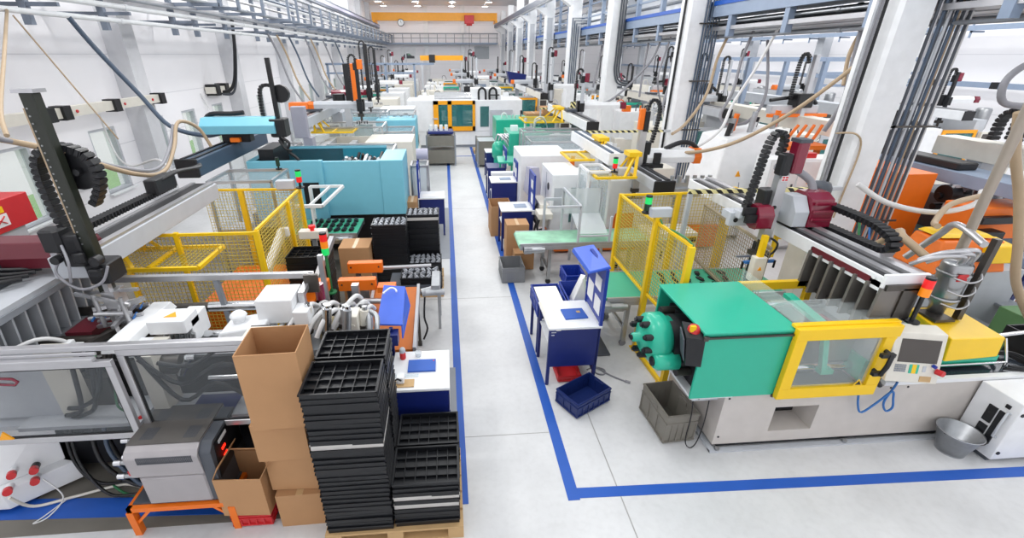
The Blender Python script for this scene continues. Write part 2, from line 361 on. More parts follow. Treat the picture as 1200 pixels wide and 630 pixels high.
# ------------------------------------------------------------------ shared small builders
def stack_light(name, label, x, y, z0, z1, r=.03, colors=('lamp_g', 'lamp_r'), pole='black', group=None):
    t = thing(name, label, 'signal lamp', (x, y, z0), 0, group)
    b = MB(); b.cyl((x, y, z0), (x, y, z0+.02), r*1.5, 12); b.cyl((x, y, z0), (x, y, z1), r*.45, 8); b.build('pole', pole, t)
    z = z1
    for c in colors:
        b = MB(); b.cyl((x, y, z), (x, y, z+r*2.0), r, 14); b.build('lens', {'lamp_g': 'lgreen', 'lamp_r': 'lred', 'lamp_a': 'lamber', 'off': 'dgreen'}[c], t); z += r*2.0
    b = MB(); b.cyl((x, y, z), (x, y, z+r*.5), r*.95, 14); b.build('cap', 'black', t)
    return t
def chain_pts(pts, k=6):
    P = [Vector(p) for p in pts]; Q = []
    for i in range(len(P)-1):
        a = P[max(i-1, 0)]; b = P[i]; c = P[i+1]; d = P[min(i+2, len(P)-1)]
        for j in range(k):
            t = j/k; Q.append(.5*((2*b)+(c-a)*t+(2*a-5*b+4*c-d)*t*t+(3*b-a-3*c+d)*t**3))
    return Q+[P[-1]]
def cable_chain(parent, pts, w, h, side, m='black', world=True, k=6):   # links of an energy chain along a path
    Q = chain_pts(pts, k); b = MB(); step = h*.95
    # resample
    out = [Q[0]]; acc = 0
    for i in range(1, len(Q)):
        seg = (Q[i]-Q[i-1]).length
        if seg == 0: continue
        while acc+seg >= step:
            f_ = (step-acc)/seg; p = Q[i-1].lerp(Q[i], f_); out.append(p); Q[i-1] = p; seg = (Q[i]-p).length; acc = 0
            if seg == 0: break
        acc += seg
    for i in range(len(out)-1):
        d = out[i+1]-out[i]; b.bar(out[i]+d*.06, out[i]+d*.94, w, h, up=Vector(side).cross(d))
        b.bar(out[i]+d*.3, out[i]+d*.7, w*1.12, h*1.08, up=Vector(side).cross(d))
    return b.build('cable_chain', m, parent, world)

# ------------------------------------------------------------------ green machine beside the aisle
mg = thing('injection_molding_machine', 'green and cream injection moulding machine with yellow-framed sliding door, nearest one right of the aisle', 'machine', (4.5, 4.0, 0))
mg['label'] = 'green and cream moulding machine with a yellow-framed sliding door beside the metal bucket'
b = MB().use(mat('base_cream', 'cbc5bf', .45))
Y0, Y1 = 3.52, 4.6
b.box(2.84, 3.45, Y0, Y1, .07, .78); b.box(3.95, 6.5, Y0, Y1, .07, .78); b.box(3.45, 3.95, Y0, Y1, .56, .78); b.box(3.45, 3.95, Y0, Y1, .07, .22); b.box(3.45, 3.95, Y0+.32, Y1, .22, .56)
b.hexa([(3.45, Y0+.02, .55), (3.95, Y0+.02, .55), (3.95, Y0+.3, .37), (3.45, Y0+.3, .37)], [(3.45, Y0+.005, .565), (3.95, Y0+.005, .565), (3.95, Y0+.3, .385), (3.45, Y0+.3, .385)])
b.use('white').box(4.6, 6.5, Y0-.012, Y0+.05, .79, .835); b.box(2.44, 2.9, Y0-.02, Y1, .755, .785)
b.use('black').box(2.9, 6.1, Y0+.01, Y1, .03, .07); b.box(3.452, 3.948, Y0+.29, Y0+.318, .225, .37)
b.use('lgrey').box(2.8, 6.2, Y0-.06, Y0+.0, 0.0, .02); b.box(2.8, 2.86, Y0-.05, Y1, 0, .03)
b.use('steel'); 
for x in (2.89, 4.4, 6.05): b.cyl((x, Y0-.03, .0), (x, Y0-.03, .05), .025, 8)
for x, z in ((2.89, .72), (2.89, .18), (3.4, .7), (4.7, .75), (4.9, .75)): b.use('black').cyl((x, Y0-.006, z), (x, Y0+.002, z), .012, 8)
b.use('lgrey').box(2.55, 2.84, 3.62, 4.5, .62, .75); b.use('black').cyl((2.62, 3.615, .7), (2.62, 3.625, .7), .012, 8); b.cyl((2.62, 3.615, .65), (2.62, 3.625, .65), .012, 8)
b.build('base', None, mg)
b = MB(); b.box(2.86, 2.95, 3.56, 4.5, .08, .7); b.build('side_recess', 'dgrey', mg)
b = MB(); b.box(4.62, 6.45, Y0+.05, Y1, .78, .82); b.build('deck_plate', mat('deck_dark', '3f4650', .2, .3), mg)
# clamp cover: open on the aisle side
b = MB(); X0, X1, YC0, YC1, ZB, ZT = 2.42, 3.38, 3.48, 4.5, .78, 1.56
b.box(X0, X1, YC0, YC0+.03, ZB, ZT); b.box(X0, X1, YC1-.03, YC1, ZB, ZT); b.box(X0-.01, X1, YC0-.012, YC1+.012, ZT, ZT+.03, .01)
b.box(X1-.5, X1-.47, YC0+.031, YC1-.031, ZB, ZT); b.build('clamp_cover', 'green', mg, bev=.006)
b = MB(); b.bar((X0, YC0-.022, ZT-.02), (X1+.02, YC0-.022, ZT-.02), .02); b.box(X0-.02, X0+.03, YC0-.035, YC0+.0, ZT-.05, ZT+.0, .008); b.box(3.3, 3.36, YC0-.02, YC0, ZB-.02, ZB+.01); b.build_each('door_rail', 'dsteel', mg)
# clamp unit inside and the round hydraulic head
b = MB(); b.use('black').box(2.5, 2.86, 3.62, 4.36, .82, 1.42); b.cyl((2.3, 4.0, 1.18), (2.9, 4.0, 1.18), .27, 24)
b.use('dsteel')
for yy in (3.72, 4.26):
    for zz in (.95, 1.38): b.cyl((2.35, yy, zz), (3.0, yy, zz), .05, 12)
b.build('clamp_unit', None, mg)
b = MB(); b.lathe([(.0, 1.94), (.05, 1.95), (.055, 2.02), (.12, 2.03), (.2, 2.07), (.265, 2.12), (.27, 2.26), (.23, 2.27), (.23, 2.34), (0, 2.34)], (0, 4.0, 1.22), 28, 'x')
b.lathe([(0, 2.1), (.07, 2.1), (.1, 2.14), (.1, 2.36), (0, 2.36)], (0, 3.76, 1.07), 20, 'x')
hb = b.build('cylinder_head', 'green', mg)
for i in range(8):
    b = MB(); t = 2*math.pi*i/8+.25; y, z = 4.0+.19*math.cos(t), 1.22+.19*math.sin(t)
    b.cyl((2.01, y, z), (2.1, y, z), .036, 10); b.cyl((1.99, y, z), (2.01, y, z), .022, 8); b.build('bolt', 'black', hb)
b = MB(); b.cyl((2.08, 3.76, 1.07), (2.11, 3.76, 1.07), .05, 14); b.cyl((1.93, 4.0, 1.22), (1.95, 4.0, 1.22), .03, 10); b.build('bolt', 'black', hb)
b = MB(); b.use('black').hexa([(2.3, 3.5, 1.2), (2.44, 3.46, 1.2), (2.5, 3.66, 1.2), (2.36, 3.72, 1.2)], [(2.26, 3.52, 1.52), (2.42, 3.46, 1.52), (2.46, 3.64, 1.58), (2.3, 3.72, 1.58)])
b.use('dgrey').hexa([(2.285, 3.53, 1.24), (2.29, 3.52, 1.24), (2.34, 3.69, 1.24), (2.335, 3.7, 1.24)], [(2.25, 3.55, 1.48), (2.26, 3.54, 1.48), (2.29, 3.69, 1.53), (2.28, 3.7, 1.53)])
tb = b.build('control_box', None, mg)
b = MB(); b.lathe([(0, 1.605), (.04, 1.6), (.06, 1.57), (.065, 1.53)], (2.37, 3.6, 0), 14); b.build('red_cover', 'red', tb)
b = MB(); b.box(2.31, 2.36, 3.55, 3.58, 1.56, 1.62); b.build('yellow_label', 'yellow', tb)
# sliding safety door
d = MB(); a0, a1, y0, y1, z0, z1 = 3.31, 4.39, 3.41, 3.47, .77, 1.62
d.box(a0, a1, y0, y1, z1-.13, z1); d.box(a0, a1, y0, y1, z0, z0+.13); d.box(a0, a0+.12, y0, y1, z0+.13, z1-.13); d.box(a1-.14, a1, y0, y1, z0+.13, z1-.13)
d.box(a0, a1+.02, y1, y1+.06, z1-.02, z1+.015)
d = d.build('safety_door', 'yellow', mg, bev=.006)
b = MB(); b.box(a0+.12, a1-.14, y0+.03, y0+.036, z0+.13, z1-.13); b.build('window', 'glass', d)
b = MB(); b.tube([(4.3, 3.41, 1.33), (4.3, 3.33, 1.33), (4.28, 3.32, 1.2), (4.26, 3.33, 1.1), (4.26, 3.41, 1.1)], .022, 8); b.box(4.2, 4.34, 3.33, 3.37, 1.3, 1.34); b.box(4.19, 4.3, 3.33, 3.37, 1.08, 1.12); b.build('handle', 'black', d)
b = MB(); b.prism([(4.1, .91), (4.2, .91), (4.15, .99)], 'y', 3.403, 3.41); b.build('warning_triangle', 'yellow', d)
b = MB(); b.prism([(4.12, .922), (4.18, .922), (4.15, .972)], 'y', 3.4, 3.404); b.build('warning_mark', 'black', d)
# mould area: tie bars, platens, green crossbar
b = MB()
for yy in (3.7, 4.3):
    for zz in (.95, 1.36): b.cyl((2.9, yy, zz), (4.75, yy, zz), .05, 14)
b.build_each('tie_bar', 'chrome', mg)
b = MB(); b.box(3.4, 3.6, 3.6, 4.42, .82, 1.42); b.bar((3.78, 3.62, 1.5), (3.86, 4.3, 1.5), .1, .05); b.bar((3.78, 3.62, 1.5), (3.9, 3.6, .98), .07, .05); b.box(3.86, 4.0, 3.56, 3.64, .94, .99); b.box(4.3, 4.36, 3.55, 4.4, .85, 1.1); b.build('moving_platen', 'green', mg)
b = MB(); b.box(3.6, 4.3, 3.75, 4.25, .86, 1.3); b.use('dsteel').box(3.62, 3.94, 3.72, 4.28, .84, 1.34); b.use('steel').box(3.96, 4.28, 3.72, 4.28, .84, 1.34); b.use('burg').box(3.95, 4.13, 3.9, 4.06, 1.34, 1.38); b.use('black').box(3.4, 4.3, 4.4, 4.5, .8, .86); b.use('dsteel').box(3.39, 4.3, 3.56, 4.5, .785, .83); b.build('mould', 'steel', mg)  # dark steel plate added to darken the inside behind the door window
b = MB(); b.box(4.34, 4.52, 3.56, 4.5, .82, 1.45); b.build('fixed_platen', 'lgrey', mg)
b = MB(); b.box(3.39, 4.5, 3.5, 4.02, 1.585, 1.593); b.box(3.39, 3.397, 3.5, 4.5, 1.56, 1.75); b.build('guard_panel', 'glass', mg)
b = MB(); a0, a1 = 3.46, 4.5; b.box(a0, a1, 4.58, 4.64, 1.42, 1.52); b.box(a1-.16, a1, 4.58, 4.64, .95, 1.42); b.box(a0, a0+.14, 4.58, 4.64, .95, 1.42); b.box(a0, a1, 4.58, 4.64, .85, .95); b.build('rear_door', 'yellow', mg)
# ribbed riser that carries the robot
b = MB().use('dsteel'); b.box(4.3, 4.5, 3.62, 4.62, 1.45, 1.5); b.box(4.38, 4.44, 3.66, 4.6, 1.5, 1.95); b.box(4.25, 4.7, 3.6, 4.62, 1.9, 1.96)
for i in range(7): y = 3.62+i*.16; b.use(mat('cast_grey', '77736f', .4, .3)).hexa([(4.2, y, 1.45), (4.44, y, 1.45), (4.44, y+.03, 1.45), (4.2, y+.03, 1.45)], [(4.22, y, 1.92), (4.44, y, 1.92), (4.44, y+.03, 1.92), (4.22, y+.03, 1.92)])
b.use('dsteel').box(4.44, 4.62, 3.6, 3.63, 1.2, 1.92); b.build('riser', None, mg)
# control panel on the front
p = MB().use('cream'); p.hexa([(4.38, 3.36, .99), (4.9, 3.3, .96), (4.9, 3.44, .96), (4.38, 3.5, .99)], [(4.34, 3.42, 1.55), (4.84, 3.36, 1.52), (4.84, 3.5, 1.55), (4.34, 3.55, 1.58)])
p.use('black').tube([(4.42, 3.48, 1.08), (4.42, 3.46, .92), (4.48, 3.46, .84)], .025, 8)
p = p.build('control_panel', None, mg, bev=.01)
def onp(u, v, dd=0.004):   # point on the panel face
    bl = Vector((4.38, 3.36, .99)); br = Vector((4.9, 3.3, .96)); tl = Vector((4.34, 3.42, 1.55)); tr = Vector((4.84, 3.36, 1.52))
    q = bl.lerp(br, u).lerp(tl.lerp(tr, u), v); n = (br-bl).cross(tl-bl).normalized(); return q+n*dd
def decal(u0, u1, v0, v1, name, m, par, dd=.005):
    b = MB(); b.hexa([onp(u0, v0, -.002), onp(u1, v0, -.002), onp(u1, v1, -.002), onp(u0, v1, -.002)], [onp(u0, v0, dd), onp(u1, v0, dd), onp(u1, v1, dd), onp(u0, v1, dd)]); return b.build(name, m, par)
decal(.14, .9, .42, .88, 'screen', 'screen', p)
for r_ in range(4):
    for c_ in range(5): decal(.12+c_*.045, .155+c_*.045, .22+r_*.04, .25+r_*.04, 'key', 'grey', p)
decal(.4, .58, .2, .38, 'green_key_field', 'green', p); decal(.45, .53, .2, .38, 'yellow_key_field', 'yellow', p, .007); decal(.66, .72, .24, .36, 'switch', 'lgrey', p); decal(.64, .86, .04, .15, 'brass_plate', 'wood', p)
q = onp(.93, .27); b = MB(); b.cyl(q, q+Vector((.01, -.06, .01)), .03, 12); b.build('stop_button', 'red', p)
q = onp(.84, .38); b = MB(); b.cyl(q, q+Vector((0, -.03, 0)), .018, 10); b.build('key_switch', 'blue', p)
# injection unit with yellow cover
b = MB(); b.hexa([(5.32, 3.62, .98), (6.0, 3.66, .98), (6.0, 4.25, .98), (5.35, 4.25, .98)], [(5.3, 3.64, 1.26), (6.0, 3.68, 1.22), (5.98, 4.22, 1.28), (5.34, 4.22, 1.32)]); iu = b.build('barrel_cover', 'yellow', mg, bev=.012)
b = MB().use('green').box(4.95, 6.05, 3.68, 4.3, .86, .98); b.box(5.0, 5.36, 3.7, 4.28, .98, 1.2); b.use('black').cyl((5.1, 3.74, .98), (5.1, 3.66, .9), .03, 8); b.build('carriage', None, mg)
b = MB(); b.cyl((4.5, 3.98, 1.08), (5.3, 3.98, 1.08), .08, 16); b.use('dsteel').box(4.75, 5.05, 3.85, 4.1, 1.0, 1.24); b.build('barrel', 'steel', mg)
b = MB(); b.tube([(5.28, 3.66, .9), (6.15, 3.66, .9)], .014, 7); b.tube([(6.15, 3.66, .82), (6.15, 3.66, .9), (6.2, 3.8, 1.12)], .014, 7); b.tube([(5.95, 3.8, 1.15), (6.45, 3.85, 1.15)], .025, 8); b.build('handrail', 'chrome', mg)
# electrical cabinet at the end of the base
cb = thing('electrical_cabinet', 'low white electrical cabinet with black sockets beside the metal bucket', 'cabinet', (6.2, 3.3, 0))
b = MB(); b.box(5.73, 6.75, 3.1, 3.5, .05, .8); b.build('body', 'white', cb, bev=.01)
b = MB(); b.box(5.75, 6.7, 3.14, 3.48, 0, .05); b.build('plinth', 'dgrey', cb)
b = MB(); b.box(5.715, 5.73, 3.18, 3.24, .2, .62); b.box(5.715, 5.73, 3.26, 3.34, .42, .62); b.box(5.715, 5.73, 3.26, 3.34, .2, .38); b.box(5.715, 5.73, 3.18, 3.22, .68, .72); b.build('socket_panel', 'black', cb)
b = MB(); b.tube([(5.73, 3.16, .64), (5.69, 3.16, .66), (5.68, 3.16, .5), (5.68, 3.16, .34), (5.73, 3.16, .32)], .012, 7); b.build('handle', 'lgrey', cb)
b = MB(); b.cyl((5.77, 3.09, .67), (5.77, 3.1, .67), .02, 8); b.cyl((5.77, 3.09, .15), (5.77, 3.1, .15), .02, 8); b.build_each('latch', 'black', cb)
# bucket
bk = thing('metal_bucket', 'galvanised metal bucket on the white floor beside the low white cabinet', 'bucket', (5.52, 3.32, 0))
b = MB(); b.lathe([(0, .012), (.125, .012), (.19, .275), (.2, .28), (.2, .29), (.185, .288), (.118, .02), (0, .02)], (5.5, 3.3, 0), 28); b.lathe([(.126, 0), (.128, .02)], (5.5, 3.3, 0), 28); b.build('pail', 'zinc', bk)
b = MB(); b.tube([(5.31, 3.3, .27), (5.36, 3.2, .275), (5.47, 3.11, .28), (5.6, 3.12, .275), (5.68, 3.22, .272), (5.695, 3.3, .268)], .006, 6, 3); b.build('handle', 'dsteel', bk)
# pole lamp
stack_light('signal_lamp', 'red and amber signal lamp on a black pole beside the control panel', 4.62, 3.56, 1.56, 1.86, .045, ('lamp_a', 'lamp_r'))
# blue hose looped below the door
b = MB(); b.tube([(4.28, 3.47, .78), (4.3, 3.44, .62), (4.36, 3.42, .52), (4.5, 3.42, .66), (4.62, 3.43, .78), (4.66, 3.42, .68), (4.7, 3.42, .56), (4.64, 3.42, .52), (4.58, 3.43, .64), (4.66, 3.46, .82), (4.72, 3.5, .84)], .011, 7, 4)
one('air_hose', b, 'hoseb', 'coiled blue air hose hanging below the yellow-framed door', 'hose')
# dryer / hopper column
hp = thing('material_hopper', 'steel material hopper with hoses standing behind the yellow barrel cover', 'hopper', (5.56, 4.1, 1.3))
b = MB(); b.lathe([(.0, 1.3), (.07, 1.3), (.08, 1.42), (.135, 1.5), (.135, 1.92), (.12, 1.95), (.0, 1.96)], (5.56, 4.1, 0), 20); b.build('hopper_body', 'steel', hp)
b = MB(); b.use('dsteel').box(5.4, 5.66, 3.95, 4.25, 1.26, 1.3); b.box(5.36, 5.6, 3.9, 4.15, 1.3, 1.33); b.use('steel').lathe([(.14, 1.5), (.15, 1.51), (.15, 1.53), (.14, 1.54)], (5.56, 4.1, 0), 20); b.lathe([(.14, 1.8), (.15, 1.81), (.15, 1.83), (.14, 1.84)], (5.56, 4.1, 0), 20); b.build_each('clamp_ring', None, hp)
b = MB(); b.box(5.45, 5.56, 3.952, 3.966, 1.78, 1.86); b.build('red_label', 'red', hp)
b = MB(); b.bar((5.74, 4.0, 1.28), (5.74, 4.0, 2.25), .06); b.build('support_post', 'dsteel', hp)
b = MB()
for k, (dx, dz) in enumerate(((-.06, 0), (-.02, .05), (.03, .02), (.07, .06))): b.tube([(5.56+dx, 4.05, 1.94), (5.5+dx, 3.98, 2.05+dz), (5.36+dx, 3.94, 2.1+dz), (5.2+dx*2, 4.0, 2.06+dz), (5.1+dx*2, 4.1, 1.94+dz)], .024, 7, 4)
for k in range(3): b.tube([(5.42, 3.98, 1.5+.16*k), (5.54, 3.9, 1.47+.16*k), (5.68, 3.92, 1.5+.16*k), (5.74, 4.0, 1.55+.16*k)], .01, 6, 3)
b.build('pipework', 'alu', hp)
# ------------------------------------------------------------------ take-out robots: a beam along the hall, a carriage, an arm across it, an upright
def robot(label, x, y0, y1, z, yc, side, mast=(None, 2.0, 3.2), bw=.34, bh=.26, beam='lgrey', cover='burg', armc='white', mastm='lgrey', motor='burg', arm_len=1.1, chain=True, endcap='black', group=None, mastw=.1, mbox=True, gz=None, dark_top=True):
    """beam centre x, from y0 (near) to y1, top at z; carriage at yc; upright stands at x+side*..."""
    t = thing('takeout_robot', label, 'robot', (x, yc, z), 0, group)
    b = MB(); b.box(x-bw/2, x+bw/2, y0, y1, z-bh, z, .012); o = b.build('beam', beam, t)
    b = MB(); b.box(x-bw/2+.03, x-bw/2+.08, y0+.02, y1-.02, z, z+.03); b.box(x+bw/2-.08, x+bw/2-.03, y0+.02, y1-.02, z, z+.03); b.build('guide_rail', 'alu' if dark_top else 'black', o)
    b = MB(); b.box(x-bw/2+.1, x+bw/2-.1, y0+.03, y1-.03, z-.005, z+.012); b.build('belt', 'black' if dark_top else 'hoseg', o)
    b = MB(); b.box(x-bw/2-.004, x+bw/2+.004, y0-.02, y0+.01, z-bh-.004, z+.004); b.build('end_cap', endcap, o)
    b = MB(); b.box(x-bw/2-.02, x+bw/2+.02, yc-.2, yc+.2, z+.03, z+.1); c = b.build('carriage', 'dgrey', t)
    xm = mast[0] if mast[0] is not None else x+side*.5
    # arm across
    xe = xm-side*arm_len
    b = MB(); lo, hi = min(xm, xe), max(xm, xe)
    pr = [(yc-.12, z+.1), (yc+.12, z+.1), (yc+.13, z+.22), (yc+.08, z+.3), (yc-.08, z+.3), (yc-.13, z+.22)]
    b.prism(pr, 'x', lo+.02, hi-.08); a = b.build('cross_arm', armc, t)
    e0, e1 = (xe-.04, xe+.12) if side > 0 else (xe-.12, xe+.04)
    b = MB(); b.prism([(y*1.0+(y-yc)*.04, q) for y, q in pr], 'x', e0, e1); b.build('arm_cap', cover, a)
    # upright
    zb, zt = mast[1], mast[2]; w = mastw
    b = MB(); b.box(xm-w/2, xm+w/2, yc-.26-w*.4, yc-.26+w*.4, zb, zt, .01); b.use; mm = b.build('upright', mastm, t)
    b = MB(); b.box(xm-.12, xm+.1, yc-.2, yc-.02, z+.02, z+.36, .015); b.box(xm-.07, xm+.07, yc-.36, yc-.16, z+.05, z+.3, .01); b.build('slide_block', 'black', t)
    if mbox:
        b = MB(); b.box(xm+.02, xm+.17, yc-.32, yc-.16, zt-.28, zt-.02, .02); b.build('motor_cover', motor, mm)
        b = MB(); b.box(xm-.09, xm+.02, yc-.31, yc-.17, zt-.3, zt-.1, .01); b.build('motor', 'black', mm)
    if chain:
        s = side
        cable_chain(mm, [(xm-s*.02, yc-.2, zt-.12), (xm-s*.03, yc-.2, zt+.04), (xm-s*.12, yc-.2, zt+.1), (xm-s*.21, yc-.2, zt+.02), (xm-s*.22, yc-.2, zt-.2), (xm-s*.22, yc-.2, z+.3)], .07, .05, (0, 1, 0))
    # gripper
    g = zb if gz is None else gz
    b = MB(); b.use('dsteel').box(xm-.09, xm+.09, yc-.33, yc-.19, g-.06, g+.02); b.cyl((xm, yc-.26, g-.18), (xm, yc-.26, g-.06), .035, 8)
    b.use('alu').bar((xm-.16, yc-.26, g-.19), (xm+.16, yc-.26, g-.19), .035); b.bar((xm-.05, yc-.4, g-.19), (xm-.05, yc-.1, g-.19), .03)
    for dx, dy in ((-.15, 0), (.15, 0), (-.05, -.13), (-.05, .15), (.07, .02)): b.use('black').cyl((xm+dx, yc-.26+dy, g-.27), (xm+dx, yc-.26+dy, g-.18), .016, 7)
    b.build('gripper', None, t)
    return t
def hose(label, pts, r, m, k=6, group=None, name='hose', cat='hose', n=8):
    b = MB(); b.tube(pts, r, n, k); return one(name, b, m, label, cat, group)

# robot over the green machine
rb = thing('takeout_robot', 'white and burgundy take-out robot mounted over the green machine', 'robot', (4.45, 5.2, 2.0))
b = MB(); b.box(4.25, 4.68, 3.66, 7.6, 1.86, 2.02, .012); bm_ = b.build('beam', 'white', rb)
b = MB(); b.box(4.245, 4.25, 3.8, 4.6, 1.9, 1.97); b.build('red_stripe', 'maroon', bm_)
b = MB(); b.box(4.34, 4.42, 3.66, 7.55, 2.02, 2.05); b.box(4.52, 4.62, 3.66, 7.55, 2.02, 2.06); b.build('guide_rail', 'alu', bm_)
b = MB(); b.box(4.43, 4.51, 3.7, 7.5, 2.02, 2.03); b.box(4.27, 4.33, 3.7, 7.5, 2.02, 2.028); b.build('belt', 'black', bm_)
b = MB(); b.box(4.23, 4.7, 3.63, 3.67, 1.84, 2.06, .008); b.cyl((4.235, 3.76, 1.98), (4.24, 3.76, 1.98), .02, 10); b.build('end_cap', 'white', bm_)
b = MB(); b.use('lgrey').prism([(5.0, 2.06), (5.42, 2.06), (5.42, 2.3), (5.3, 2.42), (5.12, 2.42), (5.0, 2.25)], 'x', 4.24, 4.42); cg = b.build('carriage', None, rb, bev=.008)
b = MB(); b.prism([(4.98, 2.06), (5.42, 2.06), (5.42, 2.34), (5.3, 2.46), (5.14, 2.46), (5.02, 2.4), (4.98, 2.26)], 'x', 4.43, 4.72)
for z in (2.14, 2.24, 2.34): b.box(4.44, 4.71, 4.955, 4.985, z, z+.04, .01)
b.build('ribbed_cover', 'burg', cg, bev=.02)
b = MB(); b.lathe([(0, 2.52), (.1, 2.5), (.13, 2.44), (.13, 2.3), (0, 2.3)], (4.86, 5.45, 0), 8); b.build('motor', 'dgrey', cg)
b = MB(); b.box(3.55, 4.25, 5.26, 5.4, 2.1, 2.2); b.box(3.6, 3.8, 5.1, 5.25, 2.15, 2.24); b.box(3.55, 3.8, 5.2, 5.28, 2.02, 2.2); b.build('cross_arm', 'lgrey', rb, bev=.008)
b = MB(); b.use('black').cyl((3.63, 5.195, 2.1), (3.63, 5.2, 2.1), .03, 12); b.box(3.62, 3.9, 5.06, 5.1, 2.2, 2.3); b.box(3.64, 3.86, 5.02, 5.06, 2.12, 2.22); b.build('valve_block', None, rb)
b = MB(); b.prism([(5.0, 2.04), (5.12, 2.02), (5.24, 2.06), (5.26, 2.26), (5.2, 2.33), (5.06, 2.32), (4.99, 2.22)], 'x', 3.78, 3.98); b.build('burgundy_motor_cover', 'burg', rb, bev=.03)
b = MB(); b.bar((4.02, 5.12, 1.84), (4.02, 5.12, 2.95), .12, .1, up=(0, 1, 0)); b.use; um = b.build('upright', 'alu', rb)
b = MB(); b.cyl((4.0, 5.065, 2.3), (4.0, 5.07, 2.3), .025, 10); b.build('bolt_cover', 'black', um)
b = MB(); b.box(4.06, 4.2, 5.02, 5.18, 2.72, 3.1, .02); b.use; b.build('motor_cover', 'burg', um)
b = MB(); b.box(4.058, 4.205, 5.018, 5.185, 3.08, 3.12); b.build('motor_cap', 'dgrey', um)
b = MB(); b.box(3.92, 4.04, 5.02, 5.16, 2.7, 2.95, .02); b.box(3.88, 4.05, 5.12, 5.3, 2.0, 2.5, .02); b.build('slide_block', 'black', um)
b = MB(); b.box(3.95, 4.03, 5.015, 5.02, 2.64, 2.7); b.build('logo_plate', 'white', um)
b = MB(); [b.box(3.955+.04*i, 3.985+.04*i, 5.012, 5.015, 2.645+.03*j_, 2.665+.03*j_) for i in (0, 1) for j_ in (0, 1)]; b.build('logo', 'red', um)
cable_chain(um, [(3.98, 5.2, 2.9), (3.99, 5.2, 3.1), (3.93, 5.2, 3.18), (3.85, 5.2, 3.15), (3.8, 5.2, 3.0), (3.76, 5.2, 2.6), (3.72, 5.2, 2.25)], .09, .055, (0, 1, 0))
cable_chain(rb, [(4.74, 5.3, 2.3), (4.76, 4.9, 2.3), (4.78, 4.5, 2.28), (4.79, 4.25, 2.22), (4.79, 4.17, 2.13), (4.79, 4.25, 2.05), (4.79, 4.6, 2.03), (4.78, 5.2, 2.03)], .13, .06, (1, 0, 0))
b = MB(); b.use('dsteel').cyl((4.0, 5.12, 1.7), (4.0, 5.12, 1.86), .05, 10); b.box(3.9, 4.1, 5.02, 5.2, 1.64, 1.7); b.use('black').tube([(3.96, 5.05, 1.88), (3.9, 5.0, 1.8), (3.94, 5.0, 1.7)], .014, 6, 4); b.tube([(4.06, 5.05, 1.9), (4.13, 5.0, 1.84), (4.1, 5.0, 1.72), (4.02, 5.02, 1.68)], .014, 6, 4)
b.use('hoseb').bar((3.75, 5.0, 1.6), (4.2, 5.05, 1.58), .045, .03); b.use('alu').bar((3.95, 4.9, 1.62), (3.95, 5.25, 1.6), .03); b.bar((3.7, 5.12, 1.63), (4.15, 5.12, 1.63), .025)
for x in (3.75, 3.9, 4.05, 4.18): b.use('black').cyl((x, 5.02, 1.5), (x, 5.02, 1.6), .014, 7)
b.build('gripper', None, rb)
hose('thick grey hose running down into the burgundy ribbed robot carriage', [(4.2, 5.5, 2.7), (4.45, 5.45, 2.66), (4.6, 5.35, 2.55), (4.62, 5.28, 2.44)], .045, 'hoseg')
# ------------------------------------------------------------------ boxes, trays, cartons
def crate(name, label, cat, x, y, z, L, Wd, h, m, rz=0, group=None, ribs=5):
    t = thing(name, label, cat, (x, y, z), rz, group)
    b = MB(); b.open_box(-L/2, L/2, -Wd/2, Wd/2, 0, h, .012, .012, .008)
    for zz in (h-.012, h*.72, .03):
        b.box(-L/2-.012, L/2+.012, -Wd/2-.014, -Wd/2+.002, zz-.012, zz+.004); b.box(-L/2-.012, L/2+.012, Wd/2-.002, Wd/2+.014, zz-.012, zz+.004)
        b.box(-L/2-.014, -L/2+.002, -Wd/2-.012, Wd/2+.012, zz-.012, zz+.004); b.box(L/2-.002, L/2+.014, -Wd/2-.012, Wd/2+.012, zz-.012, zz+.004)
    for i in range(ribs+1):
        u = -L/2+L*i/ribs
        for s_ in (-1, 1): b.box(u-.008, u+.008, s_*Wd/2-.012, s_*Wd/2+.012, .02, h*.72)
    for i in range(4):
        u = -Wd/2+Wd*i/3
        for s_ in (-1, 1): b.box(s_*L/2-.012, s_*L/2+.012, u-.008, u+.008, .02, h*.72)
    b.build('body', m, t, world=False)
    for s_ in (-1, 1): b = MB(); b.box(s_*L/2-.016, s_*L/2+.018, -.07, .07, h*.76, h*.92, .004); b.build('handle', m, t, world=False)
    return t
